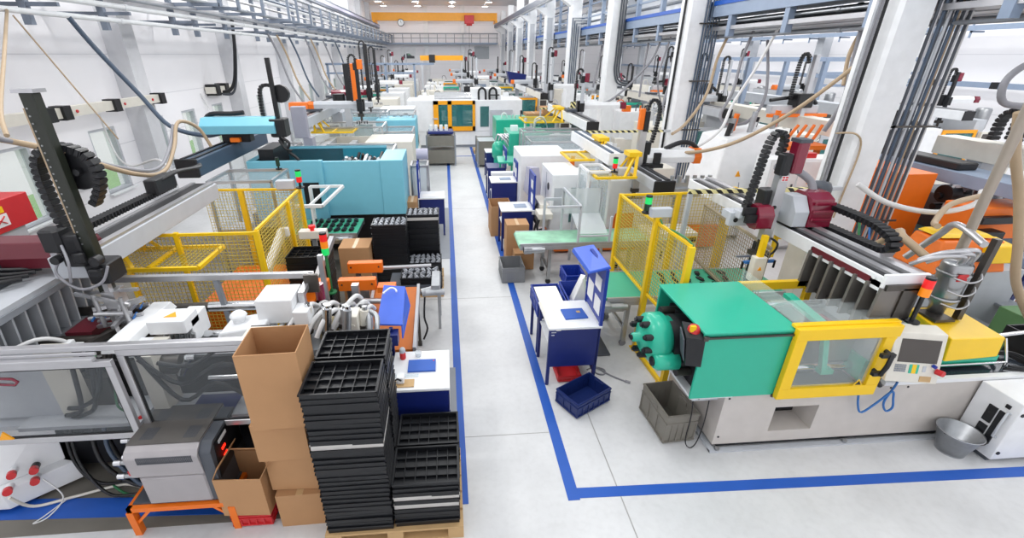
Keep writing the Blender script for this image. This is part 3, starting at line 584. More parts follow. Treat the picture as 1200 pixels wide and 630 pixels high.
def carton(label, x, y, z, L, Wd, h, rz=0, open_=True, flaps=(0, 0, 0, 0), group=None, lip=.0):
    """flaps: angle in degrees of front, right, back, left flap; 0 = closed flat, 90 = straight up, 180 = out"""
    t = thing('cardboard_box', label, 'box', (x, y, z), rz, group)
    b = MB()
    if open_: b.open_box(-L/2, L/2, -Wd/2, Wd/2, 0, h, .008)
    else: b.box(-L/2, L/2, -Wd/2, Wd/2, 0, h)
    b.build('carton', 'carton', t, world=False)
    if not open_:
        b = MB(); b.box(-.03, .03, -Wd/2-.001, Wd/2+.001, h, h+.002); b.build('tape', mat('packing_tape', 'c9a87c', .3), t, world=False)
    else:
        for i, a in enumerate(flaps):
            if a is None: continue
            a = math.radians(a); fl = min(L, Wd)*.5-.01; c_, s_ = math.cos(a)*fl, math.sin(a)*fl; b = MB(); th = .006
            if i == 0: b.hexa([(-L/2, -Wd/2, h), (L/2, -Wd/2, h), (L/2, -Wd/2+th, h), (-L/2, -Wd/2+th, h)], [(-L/2, -Wd/2+c_, h+s_), (L/2, -Wd/2+c_, h+s_), (L/2, -Wd/2+c_+th, h+s_+th), (-L/2, -Wd/2+c_+th, h+s_+th)])
            if i == 2: b.hexa([(-L/2, Wd/2-th, h), (L/2, Wd/2-th, h), (L/2, Wd/2, h), (-L/2, Wd/2, h)], [(-L/2, Wd/2-c_-th, h+s_), (L/2, Wd/2-c_-th, h+s_), (L/2, Wd/2-c_, h+s_+th), (-L/2, Wd/2-c_, h+s_+th)])
            if i == 1: b.hexa([(L/2-th, -Wd/2, h), (L/2, -Wd/2, h), (L/2, Wd/2, h), (L/2-th, Wd/2, h)], [(L/2-c_-th, -Wd/2, h+s_), (L/2-c_, -Wd/2, h+s_+th), (L/2-c_, Wd/2, h+s_+th), (L/2-c_-th, Wd/2, h+s_)])
            if i == 3: b.hexa([(-L/2, -Wd/2, h), (-L/2+th, -Wd/2, h), (-L/2+th, Wd/2, h), (-L/2, Wd/2, h)], [(-L/2+c_, -Wd/2, h+s_+th), (-L/2+c_+th, -Wd/2, h+s_), (-L/2+c_+th, Wd/2, h+s_), (-L/2+c_, Wd/2, h+s_+th)])
            b.build('flap', 'carton', t, world=False)
    return t
def workstation(label, x0, x1, y0, y1, z=.9, back=None, top='white', shelf=True, hood=False, folder=False, group=None, side=1):
    t = thing('packing_table', label, 'table', ((x0+x1)/2, (y0+y1)/2, 0), 0, group)
    b = MB(); b.box(x0-.01, x1+.01, y0-.01, y1+.01, z-.03, z, .004); b.build('tabletop', top, t)
    b = MB(); b.box(x0+.01, x1-.02, y0, y0+.025, .3, z-.03); b.build('front_panel', 'navy', t)
    b = MB(); b.box(x1-.03, x1-.005, y0, y1, .15, z-.03) if side > 0 else b.box(x0+.005, x0+.03, y0, y1, .15, z-.03); b.build('side_panel', 'navy', t)
    for xx in (x0+.025, x1-.025):
        for yy in (y0+.025, y1-.025):
            b = MB(); b.box(xx-.02, xx+.02, yy-.02, yy+.02, .02, z-.03); b.cyl((xx, yy, 0), (xx, yy, .02), .025, 8); b.build('leg', 'navy', t)
    if shelf: b = MB(); b.box(x0+.02, x1-.05, y0+.03, y1-.02, .6, .62); b.build('shelf', 'white', t)
    if back:
        xb = x1-.01 if side > 0 else x0+.01
        b = MB(); b.box(xb-.02, xb+.02, y0, y0+.04, z, back); b.box(xb-.02, xb+.02, y1-.04, y1, z, back); b.box(xb-.02, xb+.02, y0+.04, y1-.04, back-.06, back); b.box(xb-.012, xb+.012, y0+.04, y1-.04, z+.02, back-.06); bb = b.build('back_panel', 'blue', t)
        for (ya, yb, za, zb) in ((.08, .3, .1, .32), (.38, .6, .14, .4), (.12, .34, .42, .6)):
            if yb+y0 < y1-.04 and z+zb < back-.05: b = MB(); b.box(xb-side*.016-.003, xb-side*.016+.003, y0+ya, y0+yb, z+za, z+zb); b.build('instruction_sheet', 'paper', bb)
    if hood:
        b = MB(); b.hexa([(x1-.24, y0+.03, back-.06), (x1+.04, y0+.03, back-.0), (x1+.1, y1+.2, back-.06), (x1-.22, y1+.2, back-.12)], [(x1-.22, y0+.03, back-.02), (x1+.02, y0+.03, back+.04), (x1+.08, y1+.2, back-.02), (x1-.2, y1+.2, back-.06)]); b.build('lamp_hood', 'bcover', t, bev=.01)
    return t
# ---- main table beside the aisle
ws = workstation('blue packing table with white top and tilted lamp hood by the blue floor crate', 1.21, 1.88, 4.73, 5.4, .9, 1.68, hood=True)
b = MB(); b.box(1.205, 1.235, 4.75, 5.39, .9, .902); b.box(1.35, 1.36, 4.78, 5.3, .9, .902); b.box(1.3, 1.36, 4.722, 4.73, .86, .875); b.build('tabletop_joint', 'cream', ws)
b = MB(); b.box(1.24, 1.3, 4.722, 4.73, .83, .84); b.box(1.24, 1.28, 4.722, 4.73, .79, .8); b.build('maker_mark', 'lgrey', ws)
fo = thing('ring_binder', 'blue folder lying on the white table top below the tilted lamp hood', 'folder', (1.6, 5.0, .9))
b = MB(); b.hexa([(1.46, 4.9, .902), (1.76, 4.92, .902), (1.74, 5.16, .902), (1.45, 5.15, .902)], [(1.46, 4.9, .922), (1.76, 4.92, .922), (1.74, 5.16, .922), (1.45, 5.15, .922)]); b.build('cover', 'tape', fo)
b = MB(); b.hexa([(1.46, 4.86, .9), (1.76, 4.88, .9), (1.76, 4.94, .9), (1.46, 4.92, .9)], [(1.46, 4.86, .904), (1.76, 4.88, .904), (1.76, 4.94, .904), (1.46, 4.92, .904)]); b.build('paper_edge', 'paper', fo)
b = MB(); b.box(1.64, 1.69, 5.04, 5.09, .922, .924); b.build('emblem', 'wood', fo)
# crates behind and beside it
t = crate('parts_crate', 'blue crate with white lining on a stand behind the blue packing table', 'crate', 1.41, 5.73, .62, .4, .56, .24, 'blue'); 
b = MB(); b.box(-.17, .17, -.25, .25, .2, .215); b.build('lining', 'paper', t, world=False)
st = thing('crate_stand', 'dark blue stand under the crate with white lining', 'stand', (1.41, 5.73, 0))
b = MB(); b.box(1.22, 1.6, 5.47, 5.99, .58, .62); b.build('shelf', 'navy', st)
for xx in (1.24, 1.58):
    for yy in (5.49, 5.97): b = MB(); b.box(xx-.02, xx+.02, yy-.02, yy+.02, 0, .58); b.build('leg', 'navy', st)
crate('parts_crate', 'blue crate holding folded white paper behind the packing table', 'crate', 1.86, 5.78, .6, .4, .6, .26, 'blue')
b = MB(); b.hexa([(1.68, 5.52, .66), (1.95, 5.6, .66), (2.05, 5.9, .66), (1.8, 5.95, .66)], [(1.86, 5.72, 1.06), (1.9, 5.7, 1.08), (1.98, 5.86, 1.06), (1.92, 5.9, 1.06)]); one('packing_paper', b, 'paper', 'folded white packing paper sticking out of the blue crate behind the table', 'paper')
st = thing('crate_stand', 'dark blue stand under the crate with folded paper', 'stand', (1.86, 5.78, 0))
b = MB(); b.box(1.68, 2.05, 5.5, 6.06, .56, .6); b.build('shelf', 'navy', st)
for xx in (1.7, 2.03):
    for yy in (5.52, 6.04): b = MB(); b.box(xx-.02, xx+.02, yy-.02, yy+.02, 0, .56); b.build('leg', 'navy', st)
crate('parts_crate', 'small blue crate at the back, between the packing tables and the paper-lined crates', 'crate', 1.98, 6.5, .62, .3, .4, .22, 'blue')['label'] = 'small blue crate farthest behind the packing table with the tilted lamp hood'
st = thing('crate_stand', 'grey stand under the small blue crate farthest behind the packing table', 'stand', (1.98, 6.5, 0))
b = MB(); b.box(1.84, 2.12, 6.32, 6.68, .58, .62); b.build('shelf', 'grey', st)
for xx in (1.86, 2.1): b = MB(); b.box(xx-.02, xx+.02, 6.48, 6.52, 0, .58); b.build('leg', 'grey', st)
crate('parts_crate', 'empty dark blue crate standing askew on the white floor beside the aisle tape', 'crate', 1.62, 4.385, 0, .56, .36, .22, 'crate', math.radians(29.5), ribs=6)
crate('parts_crate', 'small red crate on the floor below the blue packing table', 'crate', 1.55, 4.98, 0, .3, .4, .1, 'red')
# grey open box beside the aisle
crate('storage_box', 'grey open plastic box standing on the blue aisle tape', 'crate', 1.2, 8.03, 0, .42, .56, .32, 'kgrey')
crate('storage_box', 'worn taupe plastic box on the floor beside the green machine', 'crate', 2.5, 3.93, 0, .36, .56, .4, 'agrey', math.radians(4))
b = MB(); b.tube([(2.62, 3.72, .62), (2.6, 3.64, .4), (2.56, 3.58, .1), (2.6, 3.54, .02), (2.68, 3.56, .06), (2.74, 3.6, .3), (2.76, 3.64, .6)], .006, 6, 5); one('cable', b, 'black', 'thin black cable looped over the worn taupe box', 'cable')
b = MB(); b.tube([(1.86, 5.0, .01), (1.98, 5.05, .012), (2.1, 4.98, .012), (2.06, 4.88, .012), (1.96, 4.92, .014), (2.0, 5.02, .016), (2.15, 4.85, .012), (2.3, 4.72, .012)], .01, 6, 4); b.cyl((2.3, 4.72, .014), (2.36, 4.68, .014), .018, 8); one('power_cable', b, 'hoseg', 'coiled grey power cable on the floor behind the dark blue crate', 'cable')

# ------------------------------------------------------------------ belt conveyors
def conveyor(label, x0, x1, y0, y1, z, belt='belt', legs=None, motor=None, th=.12, group=None, legm='steel', casters=False):
    t = thing('belt_conveyor', label, 'conveyor', ((x0+x1)/2, (y0+y1)/2, 0), 0, group)
    b = MB(); b.box(x0+.04, x1, y0+.03, y1-.03, z-.02, z); b.cyl((x0+.04, y0+.03, z-.05), (x0+.04, y1-.03, z-.05), .05, 14); b.build('belt', belt, t)
    for yy in (y0, y1-.03): b = MB(); b.box(x0+.02, x1, yy, yy+.03, z-th, z+.005); b.box(x0+.02, x1, yy-.006, yy, z-th*.7, z-th*.4); b.build('side_rail', 'alu', t)
    b = MB(); b.box(x0+.1, x1, y0+.03, y1-.03, z-th*.7, z-.03); b.build('bed', 'dgrey', t)
    for xx in (legs or []):
        for yy in (y0+.06, y1-.06):
            b = MB(); b.box(xx-.03, xx+.03, yy-.03, yy+.03, .1, z-th); 
            if casters: b.use; b.box(xx-.02, xx+.02, yy-.02, yy+.02, .08, .1)
            l = b.build('leg', legm, t)
            b = MB(); b.cyl((xx, yy-.018, .05), (xx, yy+.018, .05), .05, 14); b.build('caster', 'hoseg' if casters else 'black', l)
        b = MB(); b.bar((xx, y0+.06, .3), (xx, y1-.06, .3), .04); b.build('cross_bar', legm, t)
    if motor:
        xx, yy = motor; b = MB(); b.cyl((xx-.05, yy, z-.1), (xx+.28, yy, z-.1), .06, 14); b.cyl((xx+.2, yy, z-.1), (xx+.34, yy, z-.1), .045, 12); b.box(xx-.05, xx+.1, yy-.05, yy+.1, z-.16, z-.04, .01); b.build('drive_motor', 'zinc', t)
    return t
cv = conveyor('green belt conveyor end beside the grey box and cartons at the aisle', 1.27, 4.4, 7.62, 8.32, .85, legs=(1.86, 3.4), motor=(1.4, 7.58))
M['worn_belt'] = mat('worn_belt', '9fd6b6', .45, var=.35, scale=3)
for c in cv.children:
    if c.name.startswith('belt'): c.data.materials[0] = M['worn_belt']
cv['label'] = 'worn pale green belt conveyor ending beside the grey open box at the aisle'
t = thing('conveyor_guard', 'clear acrylic guard in aluminium frame standing on the worn green conveyor', 'guard', (2.6, 7.9, .85))
b = MB()
for (xx, yy, zz) in ((2.36, 7.62, 1.55), (2.95, 7.62, 1.35), (2.2, 8.3, 1.7), (2.95, 8.3, 1.7)): b.box(xx-.02, xx+.02, yy-.02, yy+.02, .85, zz)
b.bar((2.36, 7.62, 1.55), (1.75, 7.62, 1.55), .04); b.bar((2.36, 7.62, 1.55), (2.2, 8.3, 1.7), .04); b.bar((2.36, 7.62, .98), (2.95, 7.62, .98), .03); b.build_each('frame_bar', 'lgrey', t)
b = MB(); b.hexa([(2.2, 8.28, 1.2), (2.95, 8.28, 1.2), (2.95, 8.29, 1.2), (2.2, 8.29, 1.2)], [(2.2, 8.28, 1.7), (2.95, 8.28, 1.7), (2.95, 8.29, 1.7), (2.2, 8.29, 1.7)]); b.hexa([(2.38, 7.66, 1.0), (2.93, 7.66, 1.0), (2.93, 8.26, 1.2), (2.38, 8.26, 1.2)], [(2.38, 7.66, 1.01), (2.93, 7.66, 1.01), (2.93, 8.26, 1.21), (2.38, 8.26, 1.21)]); b.build('panel', 'fog', t)
cv2 = conveyor('green belt conveyor carrying black parts behind the green machine', 2.2, 4.9, 5.5, 6.38, .85, legs=(2.56, 4.3), motor=(2.15, 5.42), casters=True)
M['cloth'] = mat('dark_part', '1c1f22', .4)
pm = MB(); pm.box(-.035, .035, -.05, .05, 0, .03, .008); pm.box(-.02, .02, -.075, .075, 0, .018)
first = None
for i in range(6):
    for jj in range(4):
        x, y = 3.15+i*.2+jj*.05, 5.62+jj*.19
        if first is None:
            first = pm.build('molded_part', 'black', None); first.location = (x, y, .851); tag(first, 'small black moulded part lying in rows on the green conveyor behind the green machine', 'part', 'black parts on the green conveyor')
        else:
            o = first.copy(); COL.objects.link(o); o.location = (x, y, .851); o.rotation_euler = (0, 0, random.uniform(-.4, .4))
b = MB(); b.box(1.9, 2.15, 5.6, 5.9, .03, .5); b.box(1.95, 2.2, 5.45, 5.62, .5, .68); b.box(1.85, 2.3, 5.3, 5.95, 0, .03); one('drive_unit', b, 'dgrey', 'dark grey drive unit on the floor between the blue table and the green conveyor', 'machine part', bev=.02)

# ------------------------------------------------------------------ yellow safety fence
def fence_panel(t, p, q, z0, z1, n=None, r=.006, frame=True, m='yellow', rail=.035, zb=None, mid=None):
    p = Vector((p[0], p[1], 0)); q = Vector((q[0], q[1], 0)); L = (q-p).length; zq = z1 if zb is None else zb
    b = MB(); nu = max(2, int(L/.05)); nw = max(2, int((z1-z0)/.05))
    for i in range(nu+1):
        f_ = i/nu; a = p.lerp(q, f_); b.bar((a.x, a.y, z0), (a.x, a.y, z1+(zq-z1)*f_), r)
    for jj in range(nw+1):
        g_ = jj/nw; b.bar((p.x, p.y, z0+(z1-z0)*g_), (q.x, q.y, z0+(zq-z0)*g_), r)
    o = b.build('mesh_panel', mat('mesh_wire', 'c9b24a', .5) if m == 'yellow' else m, t)
    b = MB(); b.bar((p.x, p.y, z1), (q.x, q.y, zq), rail); b.bar((p.x, p.y, z0), (q.x, q.y, z0), rail)
    if mid: b.bar((p.x, p.y, mid), (q.x, q.y, mid), rail)
    b.build_each('rail', m, t); return o
def fence_post(t, x, y, z, w=.06, m='yellow', foot=True):
    b = MB(); b.box(x-w/2, x+w/2, y-w/2, y+w/2, .01, z); b.box(x-.07, x+.07, y-.07, y+.07, 0, .012); return b.build('post', m, t)
fn = thing('safety_fence', 'yellow mesh safety fence around the green conveyor behind the green machine', 'fence', (2.72, 6.0, 0))
fence_panel(fn, (2.72, 6.75), (2.72, 5.48), .95, 2.0); fence_panel(fn, (2.72, 6.75), (3.68, 6.78), .15, 2.0); fence_panel(fn, (3.68, 6.78), (4.72, 6.82), .15, 2.0)
fence_post(fn, 2.72, 6.75, 2.02); fence_post(fn, 2.73, 5.46, 2.1, .075); fence_post(fn, 3.68, 6.78, 2.0); fence_post(fn, 4.55, 6.82, 2.02, .075)
fence_panel(fn, (2.74, 5.42), (2.78, 4.63), .95, 2.0); fence_post(fn, 2.78, 4.62, 2.0, .07)
b = MB(); b.bar((2.71, 5.46, .03), (2.75, 4.62, .03), .05); b.build('foot_rail', 'yellow', fn)
b = MB(); b.box(2.62, 2.9, 5.42, 5.52, 2.08, 2.2, .01); sb = b.build('junction_box', 'lgrey', fn)
stack_light('signal_lamp', 'small green and red signal lamp beside the grey box on the yellow fence', 2.62, 5.56, 2.1, 2.14, .045, ('off', 'lamp_g'))
b = MB(); b.tube([(2.75, 5.42, 2.06), (2.76, 5.3, 2.0), (2.78, 5.0, 2.03), (2.79, 4.7, 2.03), (2.81, 4.61, 1.9), (2.81, 4.6, 1.2), (2.78, 4.6, .95)], .012, 6, 4); one('fence_cable', b, 'hosegr', 'thin green cable running along the top rail of the yellow fence gate', 'cable')
b = MB(); b.bar((4.9, 6.7, 1.7), (4.9, 5.9, 1.55), .05); b.bar((4.9, 6.0, 1.6), (4.9, 6.0, 1.2), .05); one('guard_rail', b, 'yellow', 'short yellow guard rail behind the robot beam of the green machine', 'rail')
# rear fence behind the robot beam
fb = thing('safety_fence', 'brown wire mesh fence with black post under the white robot beam', 'fence', (4.1, 5.0, 0))
M['wire_brown'] = mat('wire_brown', '9a8d74', .5)
fence_panel(fb, (3.98, 4.9), (4.1, 6.7), .9, 1.82, m='wire_brown'); fence_post(fb, 4.0, 5.2, 1.8, .06, 'black')
b = MB(); b.box(3.78, 3.94, 4.85, 4.95, 1.4, 1.72, .01); b.build('switch_box', 'cream', fb)
b = MB(); b.prism([(3.84, 1.55), (3.89, 1.55), (3.865, 1.6)], 'y', 4.843, 4.85); b.build('warning_triangle', 'oyel', fb)
b = MB(); b.bar((3.86, 4.9, 1.72), (3.86, 4.9, 2.0), .06); b.bar((3.86, 4.9, 1.4), (3.8, 4.9, .9), .05); b.build_each('post', 'yellow', fb)
# ------------------------------------------------------------------ big machine beside the window wall, nearest the camera
ml = thing('injection_molding_machine', 'large grey machine with aluminium-framed clear sliding guards behind the grey temperature unit', 'machine', (-3.0, 4.0, 0))
b = MB().use('black'); b.box(-4.4, -.95, 3.75, 4.7, .1, .86); b.use('black').box(-4.4, -1.0, 3.6, 3.75, .82, .88); b.box(-4.4, -1.0, 3.9, 4.6, .02, .1); b.build('base', None, ml)
b = MB().use('lgrey'); b.box(-4.4, -1.0, 3.42, 4.7, .9, .95); b.use('lgrey').box(-3.9, -2.85, 3.34, 4.3, .95, .99); b.use('navy').box(-2.5, -2.1, 3.5, 3.72, .951, .958); b.build('drip_tray', None, ml)
def guard(x0, x1, y, z0, z1, name='guard_door', w=.06):
    b = MB(); b.box(x0, x1, y, y+.04, z0, z0+w); b.box(x0, x1, y, y+.04, z1-w, z1); b.box(x0, x0+w, y, y+.04, z0+w, z1-w); b.box(x1-w, x1, y, y+.04, z0+w, z1-w); o = b.build(name, 'alu', ml, bev=.006)
    b = MB(); b.box(x0+w, x1-w, y+.018, y+.022, z0+w, z1-w); b.build('pane', 'smoke', o)
    b = MB(); b.box(x0+w, x1-w, y+.01, y+.03, z0+w, z0+w+.012); b.box(x0+w, x1-w, y+.01, y+.03, z1-w-.012, z1-w); b.box(x0+w, x0+w+.012, y+.01, y+.03, z0+w, z1-w); b.box(x1-w-.012, x1-w, y+.01, y+.03, z0+w, z1-w); b.build('gasket', 'black', o); return o
g1 = guard(-4.1, -2.8, 3.24, .9, 1.74)
b = MB(); b.tube([(-3.72, 3.235, 1.62), (-3.58, 3.22, 1.62), (-3.55, 3.22, 1.59), (-3.58, 3.22, 1.56), (-3.72, 3.235, 1.56)], .012, 6); b.build('handle', 'burg', g1)
b = MB(); b.prism([(-3.96, .975), (-3.84, .975), (-3.9, 1.06)], 'y', 3.225, 3.238); b.build('warning_triangle', 'oyel', g1)
guard(-2.79, -1.7, 3.3, .93, 1.8)
b = MB(); b.box(-4.5, -1.7, 3.27, 3.33, 1.82, 1.87); b.box(-4.5, -2.9, 3.2, 3.25, 1.76, 1.79); b.box(-4.5, -2.9, 3.25, 3.27, 1.79, 1.82); b.build('guide_rail', 'alu', ml, bev=.005)
b = MB(); b.bar((-3.6, 4.62, 1.83), (-1.5, 4.57, 1.83), .06); b.build('rear_rail', 'alu', ml)
b = MB(); b.bar((-1.52, 4.57, 1.83), (-1.5, 4.1, 1.83), .06); b.bar((-1.5, 4.12, 1.83), (-1.5, 4.12, 1.4), .06); b.build('corner_rail', 'alu', ml)
b = MB(); b.bar((-2.55, 4.6, 1.8), (-2.5, 4.6, 1.0), .05); b.build('rear_post', 'grey', ml)
b = MB()
for y, z, x1 in ((4.62, 1.45, -1.7), (4.07, 1.42, -1.7)): b.use('dsteel').cyl((-4.1, y, z), (-2.7, y, z), .055, 14); b.use('chrome').cyl((-2.7, y, z), (x1, y, z), .058, 14)
b.build('tie_bar', None, ml)
b = MB(); b.use('dsteel').box(-3.8, -3.2, 3.7, 4.5, 1.0, 1.3); b.box(-3.75, -3.3, 3.75, 4.3, 1.3, 1.42); b.use('maroon').box(-3.85, -3.6, 4.1, 4.4, 1.3, 1.5); b.use('steel').box(-3.5, -3.3, 3.9, 4.2, 1.42, 1.46)
for i in range(10): b.use(['steel', 'black', 'dsteel'][i % 3]).cyl((-3.7+.05*i, 3.72+.07*(i % 4), 1.3), (-3.65+.05*i, 3.75+.07*(i % 4), 1.48), .025, 8)
b.use('dsteel').bar((-3.55, 3.7, 1.5), (-3.25, 4.4, 1.5), .05); b.build('mould', None, ml)
b = MB(); b.hexa([(-3.22, 3.66, 1.52), (-2.98, 3.66, 1.52), (-2.98, 4.52, 1.52), (-3.22, 4.52, 1.52)], [(-3.2, 3.68, 1.6), (-3.02, 3.68, 1.6), (-3.02, 4.5, 1.6), (-3.2, 4.5, 1.6)]); b.use; b.box(-3.0, -2.84, 3.62, 3.9, 1.5, 1.54); b.build('platen_cover', 'white', ml, bev=.008)
b = MB(); b.box(-2.84, -2.5, 3.8, 4.05, 1.62, 1.76); b.box(-2.66, -2.5, 3.9, 4.2, 1.45, 1.7); vb = b.build('valve_cover', 'white', ml, bev=.01)
b = MB(); b.prism([(-2.72, 3.88), (-2.6, 3.88), (-2.66, 3.98)], 'z', 1.76, 1.764); b.build('warning_triangle', 'oyel', vb)
b = MB()
for i in range(6): b.cyl((-2.78+.05*i, 3.82, 1.5), (-2.78+.05*i, 3.76, 1.56), .028, 8); b.cyl((-2.75+.05*i, 3.84, 1.44), (-2.72+.05*i, 3.84, 1.6), .02, 8)
b.build('fitting', 'steel', ml)
b = MB(); b.hexa([(-2.34, 3.78, 1.4), (-1.8, 3.78, 1.4), (-1.8, 4.15, 1.4), (-2.34, 4.15, 1.4)], [(-2.22, 3.82, 1.6), (-1.8, 3.82, 1.66), (-1.8, 4.12, 1.66), (-2.22, 4.1, 1.6)]); b.use; b.lathe([(.06, 1.6), (.06, 1.66), (.09, 1.68), (.05, 1.72), (0, 1.73)], (-2.1, 4.0, 0), 14); b.box(-2.08, -1.75, 3.74, 4.2, 1.36, 1.42); b.build('nozzle_guard', 'white', ml, bev=.02)
b = MB(); b.box(-1.9, -1.55, 3.95, 4.3, 1.6, 1.86); b.box(-1.55, -1.4, 3.9, 4.1, 1.6, 1.75); b.build('valve_housing', 'white', ml, bev=.012)
b = MB(); b.box(-1.92, -1.74, 3.8, 3.84, 1.5, 1.66); b.box(-1.52, -1.38, 4.3, 4.34, 1.75, 1.95); b.build_each('steel_plate', 'dsteel', ml)
# grey ribbed riser carrying the robot
b = MB().use('lgrey'); b.box(-4.36, -3.92, 3.55, 4.84, 1.93, 1.99); b.use('grey').box(-3.95, -3.9, 3.6, 4.84, 1.88, 1.94); b.use('dgrey').box(-4.3, -4.16, 3.62, 4.8, 1.4, 1.93); b.use('grey').box(-4.2, -3.98, 3.6, 4.84, 1.38, 1.42)
for i in range(9): y = 3.66+i*.138; b.use('lgrey').hexa([(-4.2, y, 1.42), (-4.0, y, 1.42), (-4.0, y+.02, 1.42), (-4.2, y+.02, 1.42)], [(-4.2, y, 1.93), (-3.95, y, 1.93), (-3.95, y+.02, 1.93), (-4.2, y+.02, 1.93)])
b.use('grey').hexa([(-4.3, 3.58, 1.38), (-4.0, 3.58, 1.38), (-4.0, 3.62, 1.38), (-4.3, 3.62, 1.38)], [(-4.36, 3.55, 1.93), (-3.92, 3.55, 1.93), (-3.92, 3.6, 1.93), (-4.36, 3.6, 1.93)])
b.build('riser', None, ml)
b = MB(); b.box(-4.6, -4.25, 3.5, 4.4, 2.0, 2.08); b.use; b.box(-4.9, -4.4, 4.0, 4.4, 2.02, 2.16); b.build('valve_bank', 'dgrey', ml)
b = MB()
for i in range(7): b.tube([(-4.9, 3.9+.1*i, 2.1), (-4.6, 3.95+.09*i, 2.16+.03*(i % 3)), (-4.3, 4.0+.11*i, 2.1), (-4.1, 4.2+.08*i, 2.06)], .022, 6, 4)
b.build('cable_bundle', 'black', ml)
b = MB(); b.tube([(-4.3, 3.5, 1.52), (-4.0, 3.55, 1.6), (-3.75, 3.7, 1.68), (-3.62, 3.8, 1.6), (-3.6, 3.82, 1.5)], .02, 7, 5); b.use; b.build('grey_hose', 'hosew', ml)
b = MB(); b.box(-3.68, -3.52, 3.74, 3.9, 1.42, 1.52); b.box(-3.62, -3.56, 3.78, 3.86, 1.52, 1.58); b.build('connector', 'white', ml, bev=.01)
# behind the clear guards; black sheet paints shade, light grey sheet paints pane reflection
b = MB().use('lgrey'); b.box(-4.3, -3.62, 3.5, 3.54, .98, 1.7); b.use('cream').box(-3.62, -3.4, 3.5, 3.6, .98, 1.7); b.use('dsteel').box(-3.4, -3.2, 3.6, 4.2, .98, 1.3); b.use('cream').box(-2.8, -2.66, 3.48, 3.8, .98, 1.6); b.use('black').box(-3.4, -1.7, 3.7, 3.74, 1.0, 1.42); b.use('cream').box(-1.9, -1.6, 3.5, 3.75, 1.3, 1.7)
b.use('dsteel').cyl((-2.7, 3.62, 1.42), (-2.5, 3.62, 1.42), .1, 14); b.use('chrome').cyl((-2.5, 3.55, 1.35), (-2.36, 3.5, 1.56), .035, 10); b.cyl((-2.36, 3.5, 1.56), (-2.3, 3.5, 1.56), .03, 10); b.use('chrome').cyl((-2.3, 3.6, 1.25), (-1.4, 3.6, 1.25), .03, 10); b.build_each('carrier_and_shade_sheet', None, ml)
b = MB()
for i, (a, c) in enumerate([((-3.55, 1.02), (-3.3, 1.6)), ((-3.5, 1.0), (-3.15, 1.55)), ((-3.5, 1.1), (-3.05, 1.65)), ((-2.75, 1.65), (-1.9, 1.12)), ((-2.75, 1.6), (-1.75, 1.3)), ((-2.6, 1.55), (-1.6, 1.5))]):
    b.tube([(a[0], 3.45, a[1]), (a[0]*.7+c[0]*.3, 3.44, min(a[1], c[1])+.02), (a[0]*.3+c[0]*.7, 3.44, min(a[1], c[1])+.1+.03*i), (c[0], 3.45, c[1])], .02, 7, 5)
b.build('hose_bundle', 'black', ml)
b = MB(); b.tube([(-3.1, 3.46, 1.66), (-3.02, 3.45, 1.4), (-3.08, 3.45, 1.1), (-3.0, 3.46, 1.0)], .01, 6, 4); b.build('earth_cable', 'hosegr', ml)
# tangle of valves, pipes and fittings at the injection end
b = MB()
rnd = random.Random(3)
for i in range(13):
    x = -1.66+.06*i; y = 3.95+.35*rnd.random(); z = 1.45+.2*rnd.random()
    b.tube([(x-.1, y-.12, z-.12), (x-.03, y-.04, z+.02), (x+.05, y+.1, z+.06), (x+.07, y+.25, z-.06)], .02+.008*rnd.random(), 7, 4)
b.build('pipe_cluster', 'hosew', ml)
for i in range(11):
    x = -1.62+.068*i; y = 3.86+.45*((i*7) % 11)/11; z = 1.36; b = MB()
    b.use(['zinc', 'chrome', 'cream', 'alu'][i % 4]).cyl((x, y, z), (x+.05, y+.03, z+.22+.08*(i % 3)), .045, 10); b.use('dsteel').cyl((x+.02, y+.01, z+.1), (x+.025, y+.013, z+.14), .058, 10); b.use(['black', 'steel', 'chrome'][i % 3]).cyl((x+.05, y+.03, z+.22), (x+.055, y+.035, z+.26+.08*(i % 3)), .028, 8); b.build('valve', None, ml)
b = MB(); b.lathe([(0, 1.3), (.1, 1.3), (.12, 1.42), (.1, 1.52), (.05, 1.54), (0, 1.54)], (-1.28, 4.1, 0), 16); b.build('pump', mat('old_brass', 'a89a72', .45, .4), ml)
b = MB(); b.box(-1.06, -.94, 3.92, 4.12, 1.35, 1.66); b.cyl((-1.0, 3.91, 1.55), (-1.0, 3.92, 1.55), .03, 10); b.build('valve_block', 'cream', ml, bev=.01)
b = MB(); b.box(-1.7, -.9, 3.85, 4.5, 1.2, 1.34); b.use; b.build('injection_carriage', 'grey', ml)
b = MB(); b.tube([(-.94, 4.1, 1.62), (-.86, 4.05, 1.6), (-.84, 3.95, 1.5), (-.86, 3.9, 1.36)], .028, 8, 4); b.tube([(-.9, 4.3, 1.5), (-.8, 4.2, 1.48), (-.8, 4.0, 1.34)], .03, 8, 4); b.build('elbow_pipe', 'zinc', ml)
b = MB(); b.cyl((-1.42, 4.44, 1.6), (-1.42, 4.44, 1.78), .05, 12); b.build('pressure_gauge', 'burg', ml)
